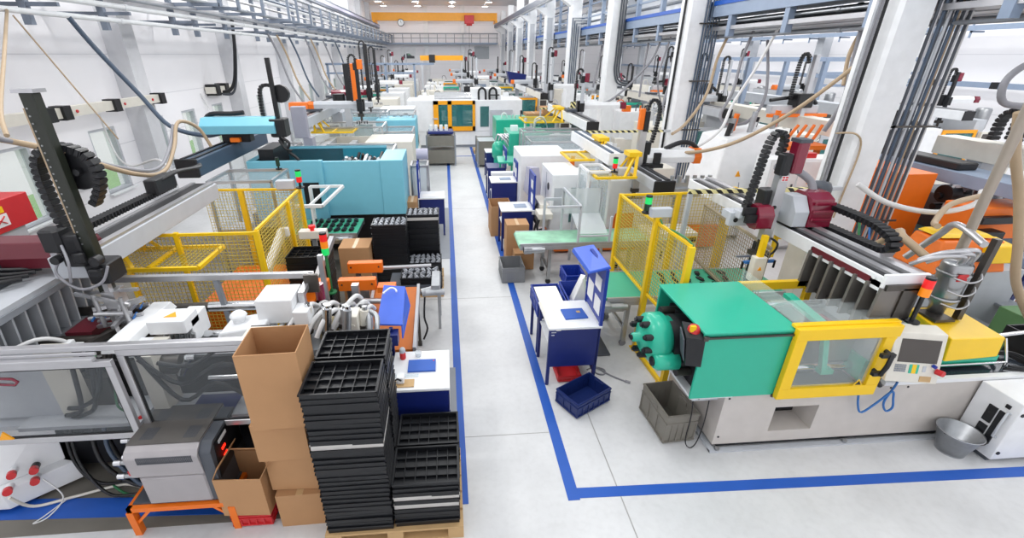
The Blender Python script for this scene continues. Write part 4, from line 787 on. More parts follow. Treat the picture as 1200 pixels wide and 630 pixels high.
# robot with long mast
rl = thing('takeout_robot', 'take-out robot with tall black mast and grey beam, nearest the window wall', 'robot', (-3.65, 5.0, 2.0))
b = MB(); b.box(-3.85, -3.5, 4.25, 7.05, 2.02, 2.24, .012); o = b.build('beam', 'lgrey', rl)
b = MB(); b.box(-3.6, -3.52, 4.3, 7.0, 2.24, 2.27); b.box(-3.84, -3.78, 4.3, 7.0, 2.24, 2.27); b.build('guide_rail', 'alu', o)
b = MB(); b.box(-3.78, -3.6, 4.3, 7.0, 2.24, 2.252); b.build('belt', 'black', o)
cable_chain(rl, [(-3.98, 4.7, 2.3), (-3.98, 5.4, 2.3), (-3.98, 6.2, 2.3), (-3.98, 6.8, 2.3)], .12, .06, (1, 0, 0))
b = MB(); b.box(-4.02, -3.86, 6.2, 6.7, 2.3, 2.5, .02); [b.tube([(-3.95+.02*i, 6.3, 2.45), (-3.9+.03*i, 6.7, 2.5), (-3.86+.03*i, 7.2, 2.45), (-3.95, 7.6, 2.42)], .018, 6, 4) for i in range(4)]; b.build('cable_junction', 'black', rl)
b = MB(); b.prism([(4.38, 2.08), (4.7, 2.08), (4.72, 2.2), (4.66, 2.34), (4.42, 2.34), (4.36, 2.2)], 'x', -5.4, -3.62); b.build('cross_arm', 'maroon', rl, bev=.012)
b = MB(); b.use('black').box(-3.64, -3.44, 4.16, 4.36, 2.18, 2.5, .02); b.box(-3.46, -3.26, 4.14, 4.4, 2.0, 2.2, .02); b.box(-3.74, -3.56, 4.12, 4.3, 2.34, 2.56, .03); b.cyl((-3.3, 4.16, 2.26), (-3.3, 4.08, 2.26), .05, 10); b.box(-3.5, -3.4, 4.1, 4.16, 2.24, 2.34, .02); b.box(-3.4, -3.28, 4.08, 4.16, 2.1, 2.18, .02); b.cyl((-3.6, 4.1, 2.3), (-3.6, 4.04, 2.3), .04, 10); b.build('slide_block', None, rl)
b = MB(); b.box(-3.46, -3.35, 4.2, 4.3, 1.85, 3.72, .01); u_ = b.build('upright', mat('mast_olive', '23271f', .4), rl)
b = MB(); [b.cyl((-3.43, 4.195, 2.4+.06*i), (-3.43, 4.2, 2.4+.06*i), .008, 6) for i in range(21)]; b.build('bolt_pattern', 'steel', u_)
b = MB(); b.box(-3.482, -3.46, 4.22, 4.25, 2.3, 3.6); b.build('rack', 'hose', u_)
b = MB(); b.box(-3.49, -3.32, 4.18, 4.32, 3.72, 3.75); b.build('top_cap', 'alu', u_)
cable_chain(rl, [(-3.56, 4.3, 2.3), (-3.62, 4.3, 2.7), (-3.62, 4.3, 3.05), (-3.56, 4.3, 3.22), (-3.42, 4.34, 3.27), (-3.22, 4.34, 3.2), (-3.16, 4.34, 3.05), (-3.2, 4.34, 2.88), (-3.32, 4.34, 2.7)], .1, .06, (0, 1, 0))
b = MB(); b.cyl((-3.33, 4.33, 3.05), (-3.33, 4.4, 3.05), .17, 20); b.cyl((-3.3, 4.27, 3.05), (-3.3, 4.33, 3.05), .03, 10); b.build('chain_reel', 'black', rl)
b = MB(); b.tube([(-3.62, 4.16, 2.3), (-3.68, 4.1, 2.15), (-3.5, 4.06, 2.0), (-3.3, 4.08, 2.05), (-3.22, 4.12, 2.2)], .014, 6, 5); b.tube([(-3.55, 4.12, 2.42), (-3.45, 4.0, 2.3), (-3.5, 4.0, 2.1)], .012, 6, 5); b.build('cable_loop', 'hoseg', rl)
b = MB(); b.use('alu')
b.box(-3.42, -3.3, 4.16, 4.32, 1.72, 1.9); b.bar((-3.36, 4.2, 2.0), (-3.36, 4.2, 1.5), .05); b.bar((-3.62, 4.12, 1.92), (-3.16, 4.12, 1.78), .03); b.bar((-3.6, 4.3, 1.84), (-3.1, 4.22, 1.9), .03); b.cyl((-3.5, 4.1, 1.7), (-3.2, 4.16, 1.66), .025, 8); b.cyl((-3.46, 4.12, 1.55), (-3.46, 4.12, 1.9), .022, 8); b.cyl((-3.22, 4.12, 1.5), (-3.22, 4.12, 1.86), .022, 8)
for (p, q) in [((-3.55, 4.2, 1.62), (-3.15, 4.3, 1.74)), ((-3.5, 4.1, 1.75), (-3.2, 4.4, 1.7)), ((-3.4, 4.26, 1.85), (-3.4, 4.26, 1.5)), ((-3.6, 4.2, 1.5), (-3.2, 4.2, 1.56)), ((-3.3, 4.0, 1.6), (-3.3, 4.5, 1.66)), ((-3.55, 4.35, 1.68), (-3.3, 4.05, 1.5))]: b.bar(p, q, .035)
for (x, y, z) in [(-3.55, 4.15, 1.62), (-3.45, 4.3, 1.55), (-3.2, 4.2, 1.6), (-3.25, 4.4, 1.6), (-3.6, 4.3, 1.5), (-3.35, 4.1, 1.45)]: b.use('alu').cyl((x-.06, y, z), (x+.06, y+.02, z+.02), .022, 8); b.use('hoseb').cyl((x, y-.05, z), (x, y+.03, z+.03), .012, 6)
b.build('gripper', None, rl)
# white switch cabinet with red sockets at the left edge, temperature unit, stand
sc = thing('socket_cabinet', 'low white cabinet with red and white plug sockets under the clear guard', 'cabinet', (-4.5, 3.5, 0))
b = MB(); b.hexa([(-4.9, 3.28, .05), (-4.3, 3.28, .05), (-3.86, 3.62, .05), (-4.9, 3.9, .05)], [(-4.9, 3.28, .28), (-4.3, 3.28, .28), (-3.86, 3.62, .28), (-4.9, 3.9, .28)]); b.hexa([(-4.9, 3.36, .28), (-4.36, 3.36, .28), (-3.98, 3.66, .28), (-4.9, 3.9, .28)], [(-4.9, 3.5, .86), (-4.3, 3.5, .86), (-3.96, 3.7, .86), (-4.9, 3.9, .86)]); b.build('body', 'white', sc, bev=.008)
b = MB(); [b.cyl((x, 3.45, 0), (x, 3.45, .05), .03, 8) for x in (-4.8, -4.2)]; b.build('foot', 'black', sc)
for i, (x, y, z) in enumerate([(-4.22, 3.42, .42), (-4.1, 3.5, .38), (-4.24, 3.34, .3), (-4.1, 3.46, .28)]):
    b = MB(); b.cyl((x, y, z), (x+.03, y-.06, z+.012), .034, 12); o = b.build('socket', 'white' if i != 1 else 'black', sc)
    b = MB(); b.cyl((x+.03, y-.06, z+.012), (x+.06, y-.1, z+.02), .036, 12); b.build('plug', 'red', o)
b = MB(); b.tube([(-4.14, 3.2, .3), (-4.1, 3.3, .05), (-3.8, 3.4, .03), (-3.4, 3.5, .04), (-3.1, 3.42, .06), (-2.8, 3.36, .2)], .014, 7, 6); one('power_cable', b, 'cream', 'cream cable running over the dark floor from the red sockets', 'cable')
b = MB(); b.tube([(-4.0, 3.4, .3), (-3.85, 3.35, .1), (-3.9, 3.2, .02), (-4.0, 3.14, .01), (-3.95, 3.22, .012), (-3.86, 3.4, .02)], .007, 6, 6); one('power_cable', b, 'hosew', 'thin white cable hanging in a loop over the blue tape', 'cable')
for i, (pts, r, m_, lab) in enumerate([
    ([(-3.6, 3.7, .85), (-3.5, 3.5, .4), (-3.2, 3.42, .12), (-2.85, 3.4, .14), (-2.72, 3.3, .42), (-2.68, 3.2, .68)], .022, 'black', 'thick black hose from the machine to the lowest tap of the grey unit'),
    ([(-3.55, 3.72, .85), (-3.35, 3.55, .3), (-3.05, 3.5, .1), (-2.8, 3.45, .2), (-2.74, 3.34, .6)], .022, 'black', 'black hose sagging behind the thick one to the grey unit'),
    ([(-3.15, 3.6, .86), (-3.1, 3.5, .6), (-3.0, 3.42, .35), (-3.05, 3.45, .1), (-3.3, 3.5, .04)], .01, 'hosegr', 'thin green cable hanging under the clear guard'),
    ([(-3.9, 3.75, .8), (-3.85, 3.6, .3), (-3.6, 3.5, .08), (-3.2, 3.55, .05), (-2.8, 3.5, .06)], .016, 'black', 'black cable lying on the dark floor nearest the white socket cabinet'),
    ([(-3.3, 3.9, .7), (-3.2, 3.7, .2), (-2.9, 3.6, .06), (-2.6, 3.5, .06)], .018, 'dgrey', 'dark grey cable on the floor under the machine behind the green one'),
    ([(-3.45, 3.7, .86), (-3.4, 3.52, .5), (-3.15, 3.4, .16), (-2.95, 3.36, .2), (-2.84, 3.22, .5), (-2.82, 3.14, .7)], .02, 'slate', 'dark blue-grey hose in front of the thick black one'),
    ([(-3.7, 3.6, .86), (-3.66, 3.46, .45), (-3.45, 3.36, .1), (-3.2, 3.36, .06), (-3.0, 3.38, .1)], .014, 'black', 'thin black cable beside the thin green cable'),
    ([(-3.5, 3.5, .04), (-3.3, 3.38, .05), (-3.1, 3.36, .04), (-2.95, 3.42, .1), (-2.8, 3.5, .3)], .012, 'hosegr', 'green cable lying on the dark floor towards the grey unit'),
    ([(-3.05, 3.6, .86), (-3.0, 3.45, .5), (-2.96, 3.4, .3), (-2.9, 3.3, .4), (-2.86, 3.2, .62)], .02, 'black', 'short black hose to the middle tap of the grey unit'),
    ([(-2.7, 3.42, .05), (-2.82, 3.3, .1), (-2.86, 3.2, .3), (-2.75, 3.12, .36)], .02, 'hoseg', 'grey hose curving up to the orange stand')]):
    hose(lab, pts, r, m_, 6)
tu = thing('temperature_control_unit', 'grey temperature control unit with red displays on an orange stand', 'machine', (-2.45, 3.2, .33))
b = MB(); b.box(-2.76, -2.2, 2.98, 3.5, .36, .68, .02); b.build('lower_housing', mat('unit_grey', 'a5a1a3', .4), tu)
b = MB(); b.prism([(2.98, .69), (3.52, .69), (3.52, 1.0), (3.06, 1.0), (3.0, .97), (2.965, .92)], 'x', -2.8, -2.2); uh = b.build('upper_housing', MC['unit_grey'], tu, bev=.015)
b = MB(); b.box(-2.8, -2.2, 3.05, 3.52, 1.0, 1.01); b.build('top_plate', mat('unit_top', '5c5956', .45), uh)
b = MB(); [b.box(-2.7+i*.012, -2.695+i*.012, 2.962, 2.99, .86, .93) for i in range(38)]; b.build('vent', 'dgrey', uh)
b = MB(); [b.box(x+.016*i, x+.008+.016*i, y, y+.14, 1.007, 1.012) for x in (-2.72, -2.36) for y in (3.1, 3.32) for i in range(7)]; b.build('top_vent', 'dgrey', uh)
b = MB(); b.prism([(2.98, .36), (3.5, .36), (3.5, .99), (3.06, .99), (2.99, .93)], 'x', -2.2, -2.1); b.build('control_side', 'dgrey', tu, bev=.02)
fc = MB(); fc.hexa([(-2.1, 3.02, .6), (-2.095, 3.02, .6), (-2.095, 3.48, .6), (-2.1, 3.48, .6)], [(-2.1, 3.06, .96), (-2.095, 3.06, .96), (-2.095, 3.46, .96), (-2.1, 3.46, .96)]); fc = fc.build('control_face', 'black', tu)
b = MB(); b.box(-2.095, -2.09, 3.14, 3.2, .8, .825); b.build('red_display', 'led', fc); b = MB(); b.box(-2.095, -2.088, 3.14, 3.2, .73, .745); b.build('red_readout', 'led', fc); b = MB(); b.box(-2.095, -2.088, 3.12, 3.26, .9, .93); b.build('name_strip', 'white', fc); b = MB(); b.cyl((-2.1, 3.4, .9), (-2.07, 3.4, .9), .022, 10); b.build('switch', 'lred', fc)
for i, (y, z) in enumerate([(3.08, .62), (3.1, .76), (3.2, .72), (3.26, .86), (3.4, .94)]):
    b = MB(); b.use('steel').cyl((-2.78, y, z), (-2.94, y, z), .022, 8); b.use('red').cyl((-2.88, y, z+.02), (-2.88, y, z+.06), .024, 8); b.use('chrome').cyl((-2.94, y, z), (-3.0, y, z), .028, 8); b.build('tap', None, tu)
os_ = thing('orange_stand', 'low orange steel stand under the grey temperature control unit', 'stand', (-2.5, 3.2, 0))
b = MB(); b.box(-2.96, -2.04, 2.96, 3.0, .29, .34); b.box(-2.96, -2.04, 3.5, 3.54, .29, .34); b.box(-2.96, -2.92, 2.96, 3.54, .29, .34); b.box(-2.08, -2.04, 2.96, 3.54, .29, .34); b.build('top_frame', 'orange', os_)
b = MB(); b.box(-2.92, -2.08, 3.0, 3.5, .33, .355); b.build('tray', 'dgrey', os_)
for x in (-2.94, -2.06):
    for y in (2.98, 3.52): b = MB(); b.box(x-.03, x+.03, y-.03, y+.03, 0, .29); b.build('leg', 'orange', os_)
for x, d in ((-2.94, 1), (-2.06, -1)): b = MB(); b.bar((x, 2.98, .12), (x+d*.17, 2.98, .3), .025); b.build('brace', 'orange', os_)
# cartons
carton('tall open brown carton on top of the carton pile beside the black trays', -1.43, 3.12, 1.22, .46, .4, .74, math.radians(2), True, (None,)*4)
carton('closed brown carton right under the tall open carton', -1.5, 3.16, .8, .44, .36, .41, math.radians(1), False)
carton('closed brown carton second from the floor in the pile beside the black trays', -1.47, 3.18, .41, .42, .36, .385, math.radians(-2), False)
carton('closed brown carton on the floor at the bottom of the pile beside the black trays', -1.44, 3.12, 0, .42, .36, .405, math.radians(1), False)
carton('brown carton with half-open flaps in front of the grey unit', -1.93, 3.12, .17, .42, .34, .46, math.radians(-3), True, (None, 120, 50, 62))
crate('parts_crate', 'red crate on the floor under the carton with half-open flaps', 'crate', -1.92, 3.12, 0, .34, .3, .16, 'red')
# foot: pallet and black trays
def pallet(label, x0, x1, y0, y1, z=.15, group=None):
    t = thing('wooden_pallet', label, 'pallet', ((x0+x1)/2, (y0+y1)/2, 0), 0, group)
    n = 5; w = (y1-y0)/n
    for i in range(n): b = MB(); b.box(x0, x1, y0+i*w+.015, y0+(i+1)*w-.015, z-.022, z, .003); b.build('deck_board', 'wood', t)
    for xx in (x0, (x0+x1)/2-.07, x1-.14):
        b = MB(); b.box(xx, xx+.14, y0+.015, y1-.015, z-.044, z-.022); b.build('stringer_board', 'wood', t)
        for yy in (y0+.015, (y0+y1)/2-.05, y1-.115): b = MB(); b.box(xx, xx+.14, yy, yy+.1, .022, z-.044); b.build('block', 'wood', t)
    for yy in (y0+.015, (y0+y1)/2-.05, y1-.115): b = MB(); b.box(x0, x1, yy, yy+.1, 0, .022); b.build('bottom_board', 'wood', t)
    return t
pallet('wooden pallet under the black tray stacks in front of the camera', -1.19, .04, 2.69, 3.63)
tm = MB(); tm.open_box(-.285, .285, -.2, .2, 0, .06, .01, .008)
tm.box(-.292, .292, -.207, -.196, .048, .062); tm.box(-.292, .292, .196, .207, .048, .062); tm.box(-.292, -.28, -.207, .207, .048, .062); tm.box(.28, .292, -.207, .207, .048, .062)
for i in range(1, 6): tm.box(-.285+.57*i/6-.003, -.285+.57*i/6+.003, -.195, .195, .008, .034)
for i in range(1, 4): tm.box(-.28, .28, -.2+.4*i/4-.003, -.2+.4*i/4+.003, .008, .034)
TRAYM = None
def tray_stack(where, x, y, z0, n, pitch=.052, white=(), group=None, sx=1.0, sy=1.0, full=False, top_label=None, jit=.006, shelled=True):
    global TRAYM
    out = []
    rr = random.Random(int(x*100)+int(y*77))
    for i in range(n):
        if TRAYM is None:
            o = tm.build('stacking_tray', 'tray'); TRAYM = o.data
        else:
            o = bpy.data.objects.new('stacking_tray', TRAYM); COL.objects.link(o)
        k = n-i
        if i in white:
            if 'tray_white' not in bpy.data.meshes:
                w_ = TRAYM.copy(); w_.name = 'tray_white'; w_.materials[0] = mat('tray_white_plastic', 'c9c6c2', .5)
            o.data = bpy.data.meshes['tray_white']
        o.location = (x+rr.uniform(-jit, jit), y+rr.uniform(-jit, jit), z0+i*pitch); o.rotation_euler = (0, 0, rr.uniform(-.008, .008)); o.scale = (sx, sy, 1)
        col_ = 'white' if i in white else 'black'
        if k == 1: lab = top_label or '%s plastic tray on top of %s' % (col_, where)
        elif i == 0: lab = '%s plastic tray at the bottom of %s' % (col_, where)
        else: lab = '%s tray, %s from the top of %s' % (col_, ordn(k), where)
        tag(o, lab, 'tray', group or 'trays of '+where); out.append(o)
    return out
tray_stack('the tall front stack on the pallet', -.87, 2.93, .152, 30, white=(19,))
tray_stack('the tall rear stack on the pallet', -.865, 3.385, .152, 30)
tray_stack('the low front stack on the pallet', -.275, 2.95, .152, 10, white=(4, 6))
tray_stack('the low rear stack on the pallet', -.265, 3.39, .152, 10)
# white and blue table behind the trays
wl_ = workstation('white-topped blue table with a blue folder behind the low black tray stack', -.66, -.06, 3.71, 4.36, .9, side=-1)
t = thing('ring_binder', 'blue folder on the white table behind the low tray stack', 'folder', (-.3, 4.1, .9)); b = MB(); b.box(-.5, -.2, 3.98, 4.18, .902, .922); b.build('cover', 'tape', t); b = MB(); b.box(-.23, -.215, 4.14, 4.16, .922, .924); b.build('emblem', 'red', t)
t = thing('drink_can', 'red and white drink can on the white table', 'can', (-.57, 4.24, .9)); b = MB(); b.lathe([(0, .9), (.03, .9), (.034, .91), (.034, .99), (0, .99)], (-.57, 4.24, 0), 14); b.build('can_body', 'red', t); b = MB(); b.lathe([(.034, .99), (.034, 1.02), (.026, 1.04), (0, 1.04)], (-.57, 4.24, 0), 14); b.build('can_top', 'lgrey', t)
b = MB(); b.lathe([(0, .902), (.03, .902), (.04, .96), (.038, .96), (.028, .907), (0, .907)], (-.4, 4.27, 0), 14); one('plastic_cup', b, 'fog', 'clear plastic cup beside the drink can on the white table', 'cup')
b = MB(); b.box(-.62, -.42, 3.74, 3.86, .902, .912); one('wooden_board', b, 'wood', 'small wooden board at the edge of the white table', 'board')
t = thing('label_dispenser', 'small white dispenser with black clip on the wooden board', 'tool', (-.55, 3.83, .912)); b = MB(); b.box(-.6, -.52, 3.78, 3.88, .913, .99, .01); b.build('body', 'white', t); b = MB(); b.tube([(-.62, 3.78, .96), (-.58, 3.76, 1.0), (-.55, 3.78, .96)], .01, 6); b.build('clip', 'black', t)
b = MB(); b.box(-.64, -.38, 3.9, 3.95, .902, .91); one('plastic_ruler', b, 'acry', 'clear ruler in front of the blue folder on the white table', 'ruler')
b = MB(); b.box(-.06, .02, 3.55, 5.2, 0, .006); one('floor_mat', b, 'grey', 'narrow grey mat on the floor along the blue tape by the white table', 'mat')
# orange plates, drop guard and yellow fence behind
def drop_guard(label, x, y, z, L, Wd, rz=0, slope=.0, up=True, group=None, m='yellow', upx=None):
    """mesh tray hung below a robot beam: frame, mesh, two braces"""
    t = thing('drop_guard', label, 'guard', (x, y, z), rz, group); s_ = slope
    P = lambda u, v: (u, v, s_*u)
    b = MB()
    for a, c in (((-L/2, -Wd/2), (L/2, -Wd/2)), ((L/2, -Wd/2), (L/2, Wd/2)), ((L/2, Wd/2), (-L/2, Wd/2)), ((-L/2, Wd/2), (-L/2, -Wd/2)), ((0, -Wd/2), (0, Wd/2))): b.bar(P(*a), P(*c), .045)
    b.build('frame', m, t, world=False)
    b = MB(); b.grid(P(-L/2, -Wd/2), Vector(P(L/2, 0))-Vector(P(-L/2, 0)), (0, Wd, 0), max(6, int(L/.055)), max(4, int(Wd/.055)), .006); b.build('mesh_panel', mat('mesh_wire', 'c9b24a', .5), t, world=False)
    if up:
        ux = -L/2 if upx is None else upx
        for v in (-Wd/2+.03, Wd/2-.03): b = MB(); b.bar((ux, v, s_*ux), (ux+.05*(-1 if ux < 0 else 1), v*.5, .42), .06); b.bar((ux*.45, v, s_*ux*.45), (ux, v*.5, .36), .04); b.build('brace', m, t, world=False)
        b = MB(); b.box(ux-.12, ux+.12, -Wd*.3, Wd*.3, .36, .44); b.build('mounting_block', m, t, world=False)
    return t
drop_guard('yellow mesh drop guard hanging beside the grey robot beam in front of the mesh fence', -3.55, 5.42, 1.72, 1.15, .68, upx=-.4)
fl = thing('safety_fence', 'yellow mesh fence around the orange plates behind the machine with clear guards', 'fence', (-2.45, 6.5, 0))
fence_panel(fl, (-4.0, 7.55), (-2.45, 7.5), .2, 2.0); fence_panel(fl, (-2.45, 7.5), (-2.43, 5.55), .2, 2.0); fence_panel(fl, (-4.1, 5.55), (-2.43, 5.55), .2, 1.97)
for x, y, w_ in ((-2.45, 7.5, .06), (-2.43, 6.8, .06), (-2.43, 5.55, .06), (-3.4, 7.54, .075), (-3.4, 5.55, .05), (-4.1, 5.55, .05)): fence_post(fl, x, y, 2.0, w_)
b = MB(); b.box(-2.49, -2.39, 6.5, 6.58, 1.55, 1.68, .01); b.build('switch', 'cream', fl)
t = thing('paper_bag', 'white wrapped package leaning in the yellow fence', 'package', (-2.55, 6.3, 1.2)); b = MB(); b.hexa([(-2.62, 5.9, 1.2), (-2.5, 5.9, 1.2), (-2.5, 6.75, 1.5), (-2.62, 6.75, 1.5)], [(-2.62, 5.9, 1.32), (-2.5, 5.9, 1.32), (-2.5, 6.75, 1.62), (-2.62, 6.75, 1.62)]); b.build('wrapping', 'paper', t, bev=.03)
b = MB(); b.box(-3.6, -2.5, 5.75, 7.3, .0, .75); b.use; b.build; one('orange_cabinet', b, 'orange', 'orange cabinet inside the yellow mesh fence', 'cabinet', bev=.01)
b = MB(); b.hexa([(-3.4, 5.7, .78), (-1.95, 5.7, .78), (-1.95, 6.4, .78), (-3.2, 6.4, .78)], [(-3.4, 5.7, .84), (-1.95, 5.7, .84), (-1.95, 6.4, .84), (-3.2, 6.4, .84)]); one('orange_hood', b, 'orange', 'flat orange cover plate behind the mesh of the yellow fence', 'cover', bev=.01)
b = MB(); b.box(-3.9, -3.5, 7.6, 8.0, 0, 1.3); one('grey_cabinet', b, 'lgrey', 'pale grey cabinet behind the far panel of the yellow mesh fence', 'cabinet', bev=.01)
# acrylic hood behind the fence
ah = thing('acrylic_guard', 'clear acrylic guard in aluminium frame behind the yellow mesh fence', 'guard', (-3.4, 7.9, 1.0))
b = MB()
for x in (-3.95, -2.92):
    for y in (7.65, 8.5): b.bar((x, y, 0), (x, y, 2.1), .045)
b.bar((-3.95, 7.65, 2.1), (-2.92, 7.65, 2.1), .045); b.bar((-3.95, 8.5, 2.1), (-2.92, 8.5, 2.1), .045); b.bar((-3.95, 7.65, 2.1), (-3.95, 8.5, 2.1), .045); b.bar((-2.92, 7.65, 2.1), (-2.92, 8.5, 2.1), .045); b.build('frame', 'alu', ah)
b = MB(); b.box(-3.93, -2.94, 8.49, 8.5, 1.0, 2.08); b.box(-2.93, -2.92, 7.67, 8.48, 1.0, 2.08); b.box(-3.96, -3.95, 7.67, 8.48, 1.0, 2.08); b.build('panel', 'acry', ah)
stack_light('signal_lamp', 'unlit signal lamp on the clear guard in front of the cyan machine', -3.05, 8.45, 2.12, 2.18, .035, ('off', 'off'))
# ------------------------------------------------------------------ general moulding machine, its length along x, its door to the front
def imm(label, x, y, L=4.0, D=1.3, h=2.0, body='cream', door='yellow', cover='white', flip=1, base='cream', hopper=True, riser='lgrey', pane='tglass', stripe=None, group=None, lite=False):
    t = thing('injection_molding_machine', label, 'machine', (x, y, 0), 0, group); f_ = flip
    def bx(b, u0, u1, *r): return b.box(u0*f_, u1*f_, *r)
    zb = h*.42
    b = MB(); bx(b, -L*.5, L*.5, 0, D, .08, zb); b.use; bx(b, -L*.49, L*.49, .03, D-.03, 0, .08); b.build('base', base, t, world=False)
    b = MB(); bx(b, -L*.48, -L*.16, 0, D, zb, h); b.use; b.build('clamp_cover', body, t, world=False, bev=.02)
    d = MB(); u0, u1, z0, z1 = -L*.16, L*.1, zb-.02, h-.03; w = .1
    bx(d, u0, u1, -.05, 0, z0, z0+w); bx(d, u0, u1, -.05, 0, z1-w, z1); bx(d, u0, u0+w, -.05, 0, z0+w, z1-w); bx(d, u1-w, u1, -.05, 0, z0+w, z1-w); d = d.build('safety_door', door, t, world=False)
    b = MB(); bx(b, u0+w, u1-w, -.03, -.024, z0+w, z1-w); b.build('window', pane, d, world=False)
    if not lite:
        b = MB(); bx(b, u1-.07, u1-.03, -.09, -.05, (z0+z1)/2-.1, (z0+z1)/2+.1); b.build('handle', 'black', d, world=False)
        b = MB()
        for yy in (D*.25, D*.75):
            for zz in (zb+.2, h-.25): b.cyl((u0*f_, yy, zz), (L*.14*f_, yy, zz), .05, 10)
        b.build_each('tie_bar', 'chrome', t, world=False)
        b = MB(); bx(b, L*.1, L*.16, .05, D-.05, zb, h-.1); bx(b, -L*.06, -L*.02, .1, D-.1, zb, h-.15); b.build('platen', 'lgrey', t, world=False)
        b = MB(); bx(b, L*.12, L*.22, -.12, -.02, h*.55, h*.95); p = b.build('control_panel', 'cream', t, world=False)
        b = MB(); bx(b, L*.13, L*.21, -.126, -.12, h*.72, h*.92); b.build('screen', 'screen', p, world=False)
    b = MB(); bx(b, u0, u1, D-.04, D, zb, h-.05); b.build('rear_guard', body, t, world=False)
    b = MB(); bx(b, L*.2, L*.46, D*.2, D*.8, zb+.05, h*.72); b.build('barrel_cover', cover, t, world=False, bev=.03)
    if hopper:
        b = MB(); b.lathe([(0, h*.72), (.06, h*.72), (.08, h*.8), (.2, h*.95), (.2, h*1.25), (.17, h*1.28), (0, h*1.29)], (L*.3*f_, D*.5, 0), 14); b.build('hopper', 'steel', t, world=False)
    rr_ = random.Random(int(abs(x)*31+y*17)); b = MB()
    for q_ in range(9 if lite else 22):
        xx = rr_.uniform(-L*.45, L*.45); yy = rr_.uniform(.1, D-.1); zz = h if xx*f_ < L*.1*1 and xx < 0 else h*.72; m_ = ['white', 'lgrey', 'black', 'dgrey', 'steel', 'orange', 'cream', 'zinc', 'white', 'dgrey'][rr_.randrange(10)]; k_ = rr_.random(); s_ = rr_.uniform(.05, .16)
        if abs(xx) < L*.15: zz = h*.6
        b.use(m_)
        if k_ < .4: b.box(xx-s_, xx+s_, yy-s_*.7, yy+s_*.7, zz-.02, zz+s_*1.5)
        elif k_ < .65: b.cyl((xx, yy, zz-.02), (xx, yy, zz+s_*2.5), s_*.4, 8)
        else: b.tube([(xx-s_, yy, zz), (xx-s_*.8, yy, zz+s_*2), (xx+s_, yy+.05, zz+s_*2.2), (xx+s_*2, yy+.1, zz)], .022, 6, 3)
    b.build_each('fitting', None, t, world=False)
    if riser:
        b = MB(); bx(b, L*.1, L*.18, .1, D-.1, h-.1, h+.25); 
        b.build('riser', riser, t, world=False)
    if stripe:
        b = MB(); b.prism([(-L*.2*f_, zb), (-L*.165*f_, zb), (-L*.165*f_, h), (-L*.18*f_, h)], 'y', -.012, 0); bx(b, -L*.48, -L*.2, -.012, 0, zb-.02, zb+.06); b.build('stripe', stripe, t, world=False)
    return t
def alu_guard(label, x0, x1, y0, y1, z0, z1, pane='acry', m='alu', group=None, name='clear_guard'):
    t = thing(name, label, 'guard', ((x0+x1)/2, (y0+y1)/2, 0), 0, group); b = MB(); w = .045
    for x in (x0, x1):
        for y in (y0, y1): b.bar((x, y, 0), (x, y, z1), w)
    for z in (z0, z1):
        for a, c in (((x0, y0), (x1, y0)), ((x1, y0), (x1, y1)), ((x1, y1), (x0, y1)), ((x0, y1), (x0, y0))): b.bar((a[0], a[1], z), (c[0], c[1], z), w)
    b.build('frame', m, t)
    for a, c in (((x0, y0), (x1, y0)), ((x1, y0), (x1, y1)), ((x1, y1), (x0, y1)), ((x0, y1), (x0, y0))):
        b = MB(); b.bar((a[0], a[1], (z0+z1)/2), (c[0], c[1], (z0+z1)/2), .008, z1-z0-.05); b.build('panel', pane, t)
    return t
# ------------------------------------------------------------------ cyan machine
mc = thing('injection_molding_machine', 'large cyan moulding machine behind the yellow mesh fence and tray stacks', 'machine', (-2.5, 10.2, 0))
b = MB(); b.box(-4.2, -.95, 9.62, 10.9, .1, .9); b.use; b.build('base', 'black', mc)
b = MB(); b.box(-2.6, -1.4, 9.55, 9.62, .86, 2.02); b.build('front_door', 'teal', mc, bev=.01)
b = MB(); b.hexa([(-1.4, 9.53, .86), (-.93, 9.53, .86), (-.93, 10.75, .86), (-1.4, 10.75, .86)], [(-1.4, 9.53, 2.03), (-.93, 9.53, 2.03), (-.93, 10.75, 2.03), (-1.4, 10.75, 2.03)]); b.build('end_cover', 'teal', mc, bev=.012)
b = MB(); b.box(-4.05, -2.62, 9.5, 9.58, .8, 2.05); b.build('side_door', 'teal', mc, bev=.01)
b = MB(); b.box(-2.66, -2.56, 9.47, 9.6, .82, 2.05); b.build('door_post', 'teal', mc)
b = MB(); b.box(-3.0, -2.68, 9.485, 9.5, 1.05, 1.6); b.build('control_screen', 'black', mc)
b = MB(); b.box(-2.6, -1.4, 9.62, 9.66, .9, 1.2); b.box(-4.05, -1.4, 10.85, 10.9, .9, 2.1); b.box(-4.05, -3.9, 9.6, 10.85, .9, 2.05); b.use; b.build('rear_cover', 'dteal', mc)
b = MB(); b.box(-3.7, -2.4, 10.83, 10.85, 1.5, 2.05); b.build('rear_window', 'smoke', mc)
b = MB(); b.box(-4.05, -1.4, 10.84, 10.92, 2.05, 2.1); b.build('rear_rail', 'teal', mc)
b = MB()
for i in range(26): xx = -2.3+.034*i; b.use(['black', 'steel', 'white', 'dsteel'][i % 4]).cyl((xx, 9.8+.8*((i*5) % 7)/7, 1.8), (xx+.06, 9.9+.8*((i*3) % 5)/5, 1.9+.05*(i % 3)), .035, 7)
b.use('dgrey').box(-2.4, -1.45, 9.7, 10.8, 1.2, 1.82); b.build('mechanism', None, mc)
b = MB(); b.box(-3.85, -3.55, 9.7, 10.6, 1.5, 2.25); b.build('riser', 'black', mc)
